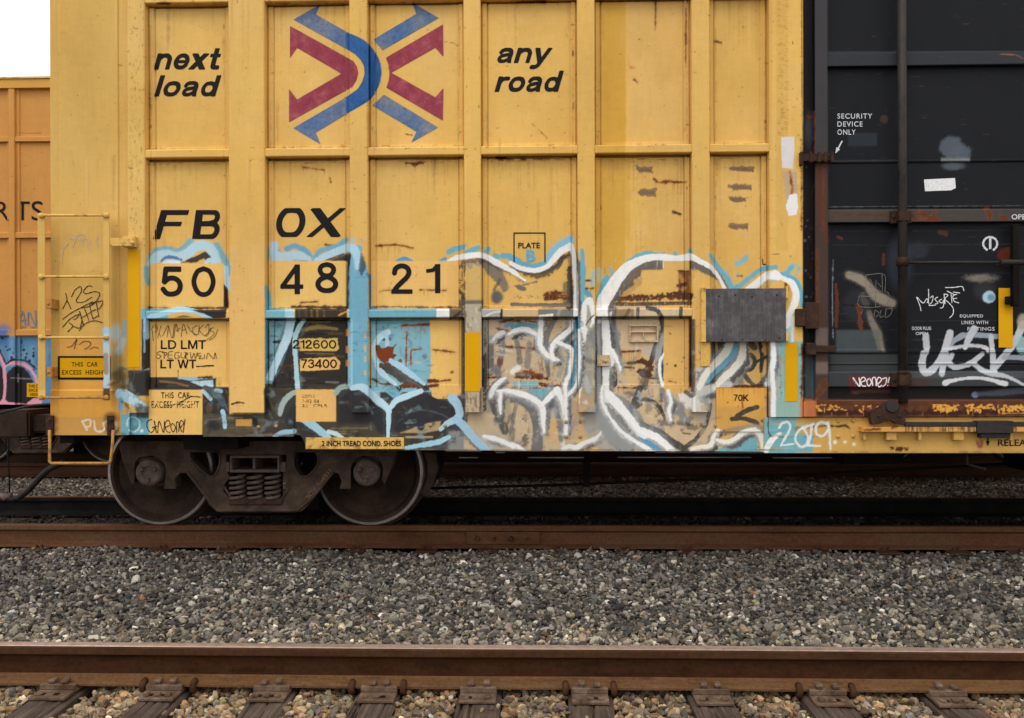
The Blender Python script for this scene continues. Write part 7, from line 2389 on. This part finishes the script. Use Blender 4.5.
# ================================================================== ties, plates, spikes and anchors of the near track
tie_u = [-52, 61, 168, 274, 378, 479, 590, 709, 825, 948, 1060]
tie_w = [.21, .21, .205, .21, .215, .21, .215, .21, .22, .225, .21]
words_ = ['first', 'second', 'third', 'fourth', 'fifth', 'sixth', 'seventh', 'eighth', 'ninth', 'tenth', 'eleventh']
vis = 0
TIES = []
for i, (u, w) in enumerate(zip(tie_u, tie_w)):
    xc = PX(u, YR1 - .08, 697)
    rg = random.Random(40 + i)
    b = BM()
    n = 40
    skew, tilt_ = rg.uniform(-.035, .035), rg.uniform(-.05, .05)
    # weathered top: a strip grid with splits along the grain
    ys = np.linspace(YR1 - 2.05, YR1 + .50, 60)
    xs = np.linspace(-w / 2, w / 2, n)
    cr = sorted(rg.uniform(-w / 2 + .02, w / 2 - .02) for _ in range(7))
    cl = [(rg.uniform(.2, 1.), rg.uniform(0, 6)) for _ in cr]
    grid = []
    for y in ys:
        row = []
        for x in xs:
            z = -.212 - .004 * (abs(x) / (w / 2)) ** 6 * 3 + .0016 * math.sin(x * 190 + i) * math.sin(y * 2.3 + x * 40)
            for c_, (d_, p_) in zip(cr, cl):
                off = .006 * math.sin(y * 3 + p_) + .003 * math.sin(y * 11 + p_)
                q = abs(x - c_ - off)
                z -= .030 * d_ * max(0, 1 - q / .007) * (.5 + .5 * math.sin(y * 2.1 + p_ * 3))
            row.append(b.b.verts.new((xc + x + .004 * math.sin(y * 5 + i) + (y - YR1) * skew, y, z + x * tilt_)))
        grid.append(row)
    for r_, s_ in zip(grid[:-1], grid[1:]):
        for k in range(n - 1):
            b.b.faces.new((r_[k], r_[k + 1], s_[k + 1], s_[k]))
    for side in (0, n - 1):
        low = [b.b.verts.new((row[side].co.x + (-.004 if side == 0 else .004), row[side].co.y, -.38)) for row in grid]
        for k in range(len(grid) - 1):
            b.b.faces.new((grid[k][side], grid[k + 1][side], low[k + 1], low[k]))
    o = b.build('wooden_tie', MT['tie'])
    ins = 0 < u < 1024
    if ins:
        vis += 1
        lab = f'cracked brown wooden tie, {words_[vis - 1]} from the left along the near rail'
    else:
        lab = 'brown wooden tie just outside the ' + ('left' if u < 0 else 'right') + ' edge of the view'
    tag(o, lab, 'railway tie', 'wooden ties under the near rail')
    TIES.append((xc, w))
    # plate
    rg = random.Random(70 + i)
    b = BM()
    pw = .178
    px = xc + rg.uniform(-.012, .012)
    b.box(px - pw / 2, px + pw / 2, YR1 - .205, YR1 + .16, -.2085, -.193)
    b.box(px - pw / 2, px + pw / 2, YR1 - .108, YR1 - .080, -.193, -.166)
    for q in (-.055, .0, .05):
        if rg.random() < .75: b.box(px + q - .014, px + q + .014, YR1 - .185, YR1 - .155, -.193, -.193 + rg.uniform(.006, .020))
    pl = b.build('tie_plate', MT['plate'], None, .003)
    if ins:
        lab = f'rusted tie plate with spikes on the {words_[vis - 1]} wooden tie from the left'
    tag(pl, lab.replace('brown wooden tie', 'rusted tie plate'), 'tie plate', 'tie plates holding the near rail')
    for sx in (-.036, .036):
        b = BM()
        x = px + sx + rg.uniform(-.006, .006)
        tilt = rg.uniform(-.006, .006)
        b.box(x - .008, x + .008, YR1 - .098, YR1 - .080, -.2, -.150 + tilt)
        b.box(x - .016, x + .016, YR1 - .108, YR1 - .062, -.158 + tilt, -.142 + tilt)
        b.build('spike', MT['plate'], pl, .004)
    for sx, sy in ((-.04, -.165), (.03, -.165)):
        if rg.random() < .6:
            b = BM(); b.box(px + sx - .012, px + sx + .012, YR1 + sy - .012, YR1 + sy + .012, -.1935, -.190); b.build('spike_hole', MT['dark'], pl)
    # anchors clamped to the rail foot on both sides of most ties
    for sx in ((-.125, .125) if i in (2, 4, 6, 8, 10) else ()):
        b = BM()
        x = xc + sx + rg.uniform(-.01, .01)
        b.tube([(x, YR1 - .058, -.160), (x, YR1 - .080, -.160), (x, YR1 - .094, -.172), (x, YR1 - .094, -.192), (x, YR1 - .082, -.204), (x, YR1 + .05, -.206)], .0155, 8)
        an = b.build('rail_anchor', MT['rail'])
        side = 'left' if sx < 0 else 'right'
        tag(an, (f'brown rail anchor clamped just {side} of the {words_[vis - 1]} tie plate from the left' if ins else f'brown rail anchor beyond the right edge of the view, {side} of its tie'), 'rail anchor', 'rail anchors on the near rail')

MT['tieshade'] = mat_wood('shade_darkened_tie_wood', (.008, .006, .005), (.024, .016, .011), (.05, .034, .024), 1)  # wood colour darkened to carry the shade under the boxcar
# ties of the middle track, nearly buried
k = 0
rg = random.Random(9)
for x in np.arange(-6.0, 6.4, .56):
    b = BM()
    xx = x + rg.uniform(-.04, .04)
    b.box(xx - .11, xx + .11, YR2 - .46 + rg.uniform(-.04, .05), YR3 + .46, -.40, -.2165 + rg.uniform(-.004, .003))
    o = b.build('wooden_tie', MT['tieshade'], None, .006)
    tag(o, 'dark tie end half buried in the ballast below the middle rail', 'railway tie', 'buried ties under the middle track')
    b = BM(); b.box(xx - .09, xx + .09, YR2 - .20, YR2 + .17, -.1995, -.1865); b.box(xx - .03, xx - .014, YR2 - .1, YR2 - .082, -.19, -.160); b.box(xx + .016, xx + .032, YR2 - .1, YR2 - .082, -.19, -.155)
    pl = b.build('tie_plate', MT['raildark'], None, .003)
    tag(pl, 'rusty tie plate half covered by gravel below the middle rail', 'tie plate', 'tie plates of the middle track')

# ================================================================== ground and ballast
def ground_z(X, Y):
    z = np.full_like(X, -.262)
    z = np.where(Y > YR1 + .3, -.252, z)
    z = z + .012 * np.sin(X * 2.1 + Y) * np.sin(Y * 3.3)
    z = np.where((Y > YR2 + .15) & (Y < YR3 - .15), z - .03, z)
    z = z + np.where((Y > YR3 + .3), .035 * sstep(YR3 + .3, YR3 + .9, Y) - .02 * sstep(YR4 - .8, YR4, Y), 0)
    return z


xs = np.concatenate([np.array([-900, -200, -60]), np.arange(-26, 26.1, .25), np.array([60, 200, 900])])
ys = np.concatenate([np.array([-300, -60, -15, -4]), np.arange(0, 18.1, .15), np.array([22, 40, 120, 400, 1200])])
X, Y = np.meshgrid(xs, ys)
g = Grid(); g.add(np.stack([X, Y, ground_z(X, Y)], -1))
gr = g.build('ground', None, None)
gr.data.materials.append(MT['ground'])
tag(gr, kind='structure')

# stones: angular pebbles cut from icospheres by random planes
def ico(sub):
    bm = bmesh.new(); bmesh.ops.create_icosphere(bm, subdivisions=sub, radius=1)
    V = np.array([v.co[:] for v in bm.verts]); Fc = np.array([[v.index for v in f.verts] for f in bm.faces]); bm.free()
    return V, Fc


def make_shapes(sub, n, rng):
    V, Fc = ico(sub)
    V = V / np.linalg.norm(V, axis=1)[:, None]
    out = []
    for k in range(n):
        m = 8
        nr = rng.normal(size=(m, 3)); nr /= np.linalg.norm(nr, axis=1)[:, None]
        h = rng.uniform(.42, .86, m)
        dn = V @ nr.T
        r = np.min(np.where(dn > .05, h / np.maximum(dn, .05), 9), axis=1)
        r = np.minimum(r, 1.25)
        p = V * r[:, None] * (1 + .05 * rng.normal(size=(len(V), 1)))
        out.append(p)
    return np.array(out), Fc


def rand_rot(n, rng):
    q = rng.normal(size=(n, 4)); q /= np.linalg.norm(q, axis=1)[:, None]
    w, x, y, z = q.T
    return np.stack([np.stack([1 - 2 * (y * y + z * z), 2 * (x * y - z * w), 2 * (x * z + y * w)], -1),
                     np.stack([2 * (x * y + z * w), 1 - 2 * (x * x + z * z), 2 * (y * z - x * w)], -1),
                     np.stack([2 * (x * z - y * w), 2 * (y * z + x * w), 1 - 2 * (x * x + y * y)], -1)], 1)


PALETTE = {
    'mid': ([(98, 92, 86), (124, 117, 108), (76, 73, 70), (148, 140, 130), (106, 98, 88), (56, 54, 52), (172, 165, 155), (112, 108, 100), (136, 122, 106), (200, 194, 184), (90, 90, 92)], [.18, .16, .15, .10, .13, .12, .05, .05, .04, .015, .06]),
    'near': ([(156, 146, 130), (130, 122, 110), (178, 167, 148), (106, 100, 92), (158, 138, 110), (200, 190, 172), (116, 102, 86), (82, 78, 74)], [.2, .2, .13, .17, .1, .05, .08, .07]),
    'crib': ([(164, 142, 112), (142, 122, 96), (172, 136, 96), (116, 104, 90), (190, 172, 144), (100, 84, 68), (150, 114, 80), (128, 120, 108)], [.22, .22, .12, .13, .1, .08, .07, .06]),
    'far': ([(106, 98, 90), (128, 120, 110), (84, 78, 72), (148, 140, 128), (64, 60, 56), (116, 102, 88)], [.24, .2, .2, .08, .14, .14]),
}
ACC = [(150, 104, 80), (168, 156, 112), (100, 108, 110), (112, 104, 110), (204, 198, 188), (138, 110, 86)]
SV, SF, SCOL, SN = [], [], [], 0


def scatter(x, y, z, size, shapes, Fc, pal, rng, flat=(.42, .9), dark=1.):
    global SN
    n = len(x)
    k = rng.integers(0, len(shapes), n)
    P0 = shapes[k]
    sc_ = size[:, None] * np.stack([rng.uniform(.85, 1.35, n), rng.uniform(.7, 1.05, n), rng.uniform(*flat, n)], -1)
    P0 = P0 * sc_[:, None, :]
    Rm = rand_rot(n, rng)
    # keep the flattest axis roughly upright for most of them
    tilt = rng.random(n) < .6
    ang = rng.uniform(0, 2 * np.pi, n)
    ca, sa = np.cos(ang), np.sin(ang)
    Rz = np.zeros((n, 3, 3)); Rz[:, 0, 0] = ca; Rz[:, 0, 1] = -sa; Rz[:, 1, 0] = sa; Rz[:, 1, 1] = ca; Rz[:, 2, 2] = 1
    tx = rng.normal(0, .5, n); ct, st_ = np.cos(tx), np.sin(tx)
    Rx = np.zeros((n, 3, 3)); Rx[:, 0, 0] = 1; Rx[:, 1, 1] = ct; Rx[:, 1, 2] = -st_; Rx[:, 2, 1] = st_; Rx[:, 2, 2] = ct
    Rm = np.where(tilt[:, None, None], np.einsum('nij,njk->nik', Rx, Rz), Rm)
    W = np.einsum('nij,nvj->nvi', Rm, P0)
    W[..., 0] += x[:, None]; W[..., 1] += y[:, None]; W[..., 2] += z[:, None]
    nv = W.shape[1]
    SV.append(W.reshape(-1, 3))
    SF.append((Fc[None] + (np.arange(n) * nv)[:, None, None] + SN).reshape(-1, 3))
    cols, pr = PALETTE[pal]
    c = np.array([lin(q) for q in cols])[rng.choice(len(cols), n, p=np.array(pr) / sum(pr))]
    acc = rng.random(n) < .012
    c[acc] = np.array([lin(q) for q in ACC])[rng.integers(0, len(ACC), acc.sum())]
    tone = 1 + .13 * np.sin(x * 1.3 + 2 * np.sin(y * 1.1)) * np.sin(y * 2.1 + x * .7) + .08 * np.sin(x * 3.7 + y * 5)
    c = c * tone[:, None]
    rb = .45 * sstep(.65, .15, np.abs(y - YR2))[:, None] * rng.random((n, 1))
    c = c * (1 - rb) + rb * np.array([.11, .075, .052])
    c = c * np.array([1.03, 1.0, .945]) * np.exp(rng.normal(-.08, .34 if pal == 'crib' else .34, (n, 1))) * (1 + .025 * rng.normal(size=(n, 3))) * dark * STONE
    SCOL.append(np.repeat(np.clip(c, .004, .9), nv, axis=0))
    SN += n * nv


STONE = .76
rng = np.random.default_rng(21)
SH42, F42 = make_shapes(2, 24, rng)
SH12, F12 = make_shapes(1, 16, rng)


def field(y0, y1, sp, margin=.5, ext=.5):
    """jittered positions of the ground the camera's surroundings can see"""
    xs, ys = [], []
    for y in np.arange(y0, y1, sp):
        hw_l = (y * (520 / F)) + margin + .03 * y + ext
        x = np.arange(-hw_l - y * YAW, hw_l - y * YAW, sp)
        xs.append(x + rng.uniform(-.5, .5, len(x)) * sp); ys.append(np.full(len(x), y) + rng.uniform(-.5, .5, len(x)) * sp)
    return np.concatenate(xs), np.concatenate(ys)


def rail_clear(y, r):
    m = np.ones_like(y, bool)
    for yr in (YR1, YR2, YR3, YR4):
        m &= np.abs(y - yr) > .078 + r * .6
    return m


# between the two tracks
for sp, zz, smin, smax in ((.034, -.020, .016, .029), (.030, -.002, .013, .027), (.06, .013, .013, .026)):
    x, y = field(YR1 + .06, YR2 - .06, sp)
    s = rng.uniform(smin, smax, len(x)) * rng.choice([1, 1.25, .8], len(x), p=[.6, .15, .25])
    m = rail_clear(y, s)
    x, y, s = x[m], y[m], s[m]
    z = -.214 + zz + .012 * np.sin(x * 2.3 + y) * np.sin(y * 2.9 + x) + rng.uniform(-.008, .010, len(x))
    z = z + .020 * sstep(YR2 - .6, YR2 - .35, y) * (.75 + .25 * np.sin(x * 3.1 + 1)) - .012
    nearm = (rng.random(len(x)) < sstep(YR1 + 1.5, YR1 + .35, y))
    big = rng.random(len(x)) < .10
    s = np.where(big, s * 1.3, s * .88)
    for mm, pal in ((nearm, 'near'), (~nearm, 'mid')):
        scatter(x[mm], y[mm], z[mm], s[mm], SH42, F42, pal, rng)
# cribs of the near track
for sp, zz in ((.034, -.028), (.030, -.010), (.031, .0), (.06, .010)):
    x, y = field(YR1 - 1.0, YR1 + .06, sp, .3)
    s = rng.uniform(.011, .024, len(x)) * rng.choice([1, 1.3], len(x), p=[.85, .15])
    m = np.ones(len(x), bool)
    for xc, w in TIES:
        m &= np.abs(x - xc) > w / 2 + s * (.45 if zz < 0 else .9)
    x, y, s = x[m], y[m], s[m]
    z = -.232 + zz + rng.uniform(-.012, .012, len(x)) + .012 * np.sin(x * 9)
    m = (np.abs(y - YR1) > .085) | (z < -.215)
    scatter(x[m], y[m], z[m], s[m], SH42, F42, 'crib', rng)
# a few pebbles lying on the ties
x, y = field(YR1 - .9, YR1 - .2, .085, .2)
m = np.zeros(len(x), bool)
for xc, w in TIES:
    e_ = np.abs(x - xc) / (w / 2)
    m |= (e_ < 1.0) & (rng.random(len(x)) < .06 + .5 * np.clip(e_ - .55, 0, 1))
scatter(x[m], y[m], np.full(m.sum(), -.205), rng.uniform(.008, .018, m.sum()), SH42, F42, 'crib', rng)
# inside the middle track and beyond it
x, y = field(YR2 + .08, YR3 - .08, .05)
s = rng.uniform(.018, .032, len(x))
scatter(x, y, -.225 + rng.uniform(-.01, .01, len(x)), s, SH12, F12, 'far', rng, dark=.22)  # stone colours darkened here for the shade beneath the boxcar
for sp, zz in ((.050, -.012), (.044, .004)):
    x, y = field(YR3 + .06, YR4 - .05, sp, .5)
    s = rng.uniform(.017, .034, len(x))
    m = rail_clear(y, s)
    x, y, s = x[m], y[m], s[m]
    z = ground_z(x, y) + .022 + zz + rng.uniform(-.01, .012, len(x))
    scatter(x, y, z, s, SH12, F12, 'far', rng)
x, y = field(YR4 + .08, YR5 + .6, .07, .2)
scatter(x, y, ground_z(x, y) + .012, rng.uniform(.022, .040, len(x)), SH12, F12, 'far', rng)

V = np.vstack(SV); T = np.vstack(SF)
me = mesh_np('ballast', V, T.ravel(), np.arange(len(T)) * 3, np.full(len(T), 3))
set_paint(me, np.vstack(SCOL))
ba = link('ballast', me, MT['stone'])
tag(ba, 'loose grey and tan gravel filling the ground between the tracks', 'gravel', kind='stuff')

# ================================================================== light
w = bpy.data.worlds.new('World')
sc.world = w
w.use_nodes = True
nt = w.node_tree
bg = nt.nodes['Background']
sky = N(nt, 'ShaderNodeTexSky', sky_type='NISHITA', sun_disc=False)
EL, AZ = math.radians(56), math.radians(200)
sky.sun_elevation = EL
sky.sun_rotation = AZ
sky.air_density, sky.dust_density = 1.0, 3.0
tc = N(nt, 'ShaderNodeTexCoord')
cn = N(nt, 'ShaderNodeTexNoise'); cn.inputs['Scale'].default_value = 2.2; cn.inputs['Detail'].default_value = 6
nt.links.new(tc.outputs['Generated'], cn.inputs['Vector'])
cr = ramp(nt, cn.outputs['Fac'], [(.25, (11.0, 11.2, 11.6)), (.75, (15.0, 15.0, 15.0))])
mx = mixc(nt, sky.outputs['Color'], cr.outputs['Color'], .93)
nt.links.new(mx, bg.inputs['Color'])
bg.inputs['Strength'].default_value = .115
sd = bpy.data.lights.new('sun', 'SUN')
sd.energy = 1.0
sd.angle = math.radians(25)
sd.color = (1, .965, .91)
so = bpy.data.objects.new('sun', sd)
COL.objects.link(so)
dr = Vector((math.sin(AZ) * math.cos(EL), math.cos(AZ) * math.cos(EL), math.sin(EL)))
so.rotation_euler = (-dr).to_track_quat('-Z', 'Y').to_euler()
so.location = dr * 30

vs = sc.view_settings
vs.view_transform = 'Standard'
vs.look = 'None'
vs.exposure = 0.0
vs.gamma = 1
vs.use_curve_mapping = False
sc.cycles.max_bounces = 6
sc.cycles.diffuse_bounces = 3
sc.cycles.glossy_bounces = 2
sc.cycles.transparent_max_bounces = 8
sc.cycles.use_denoising = True
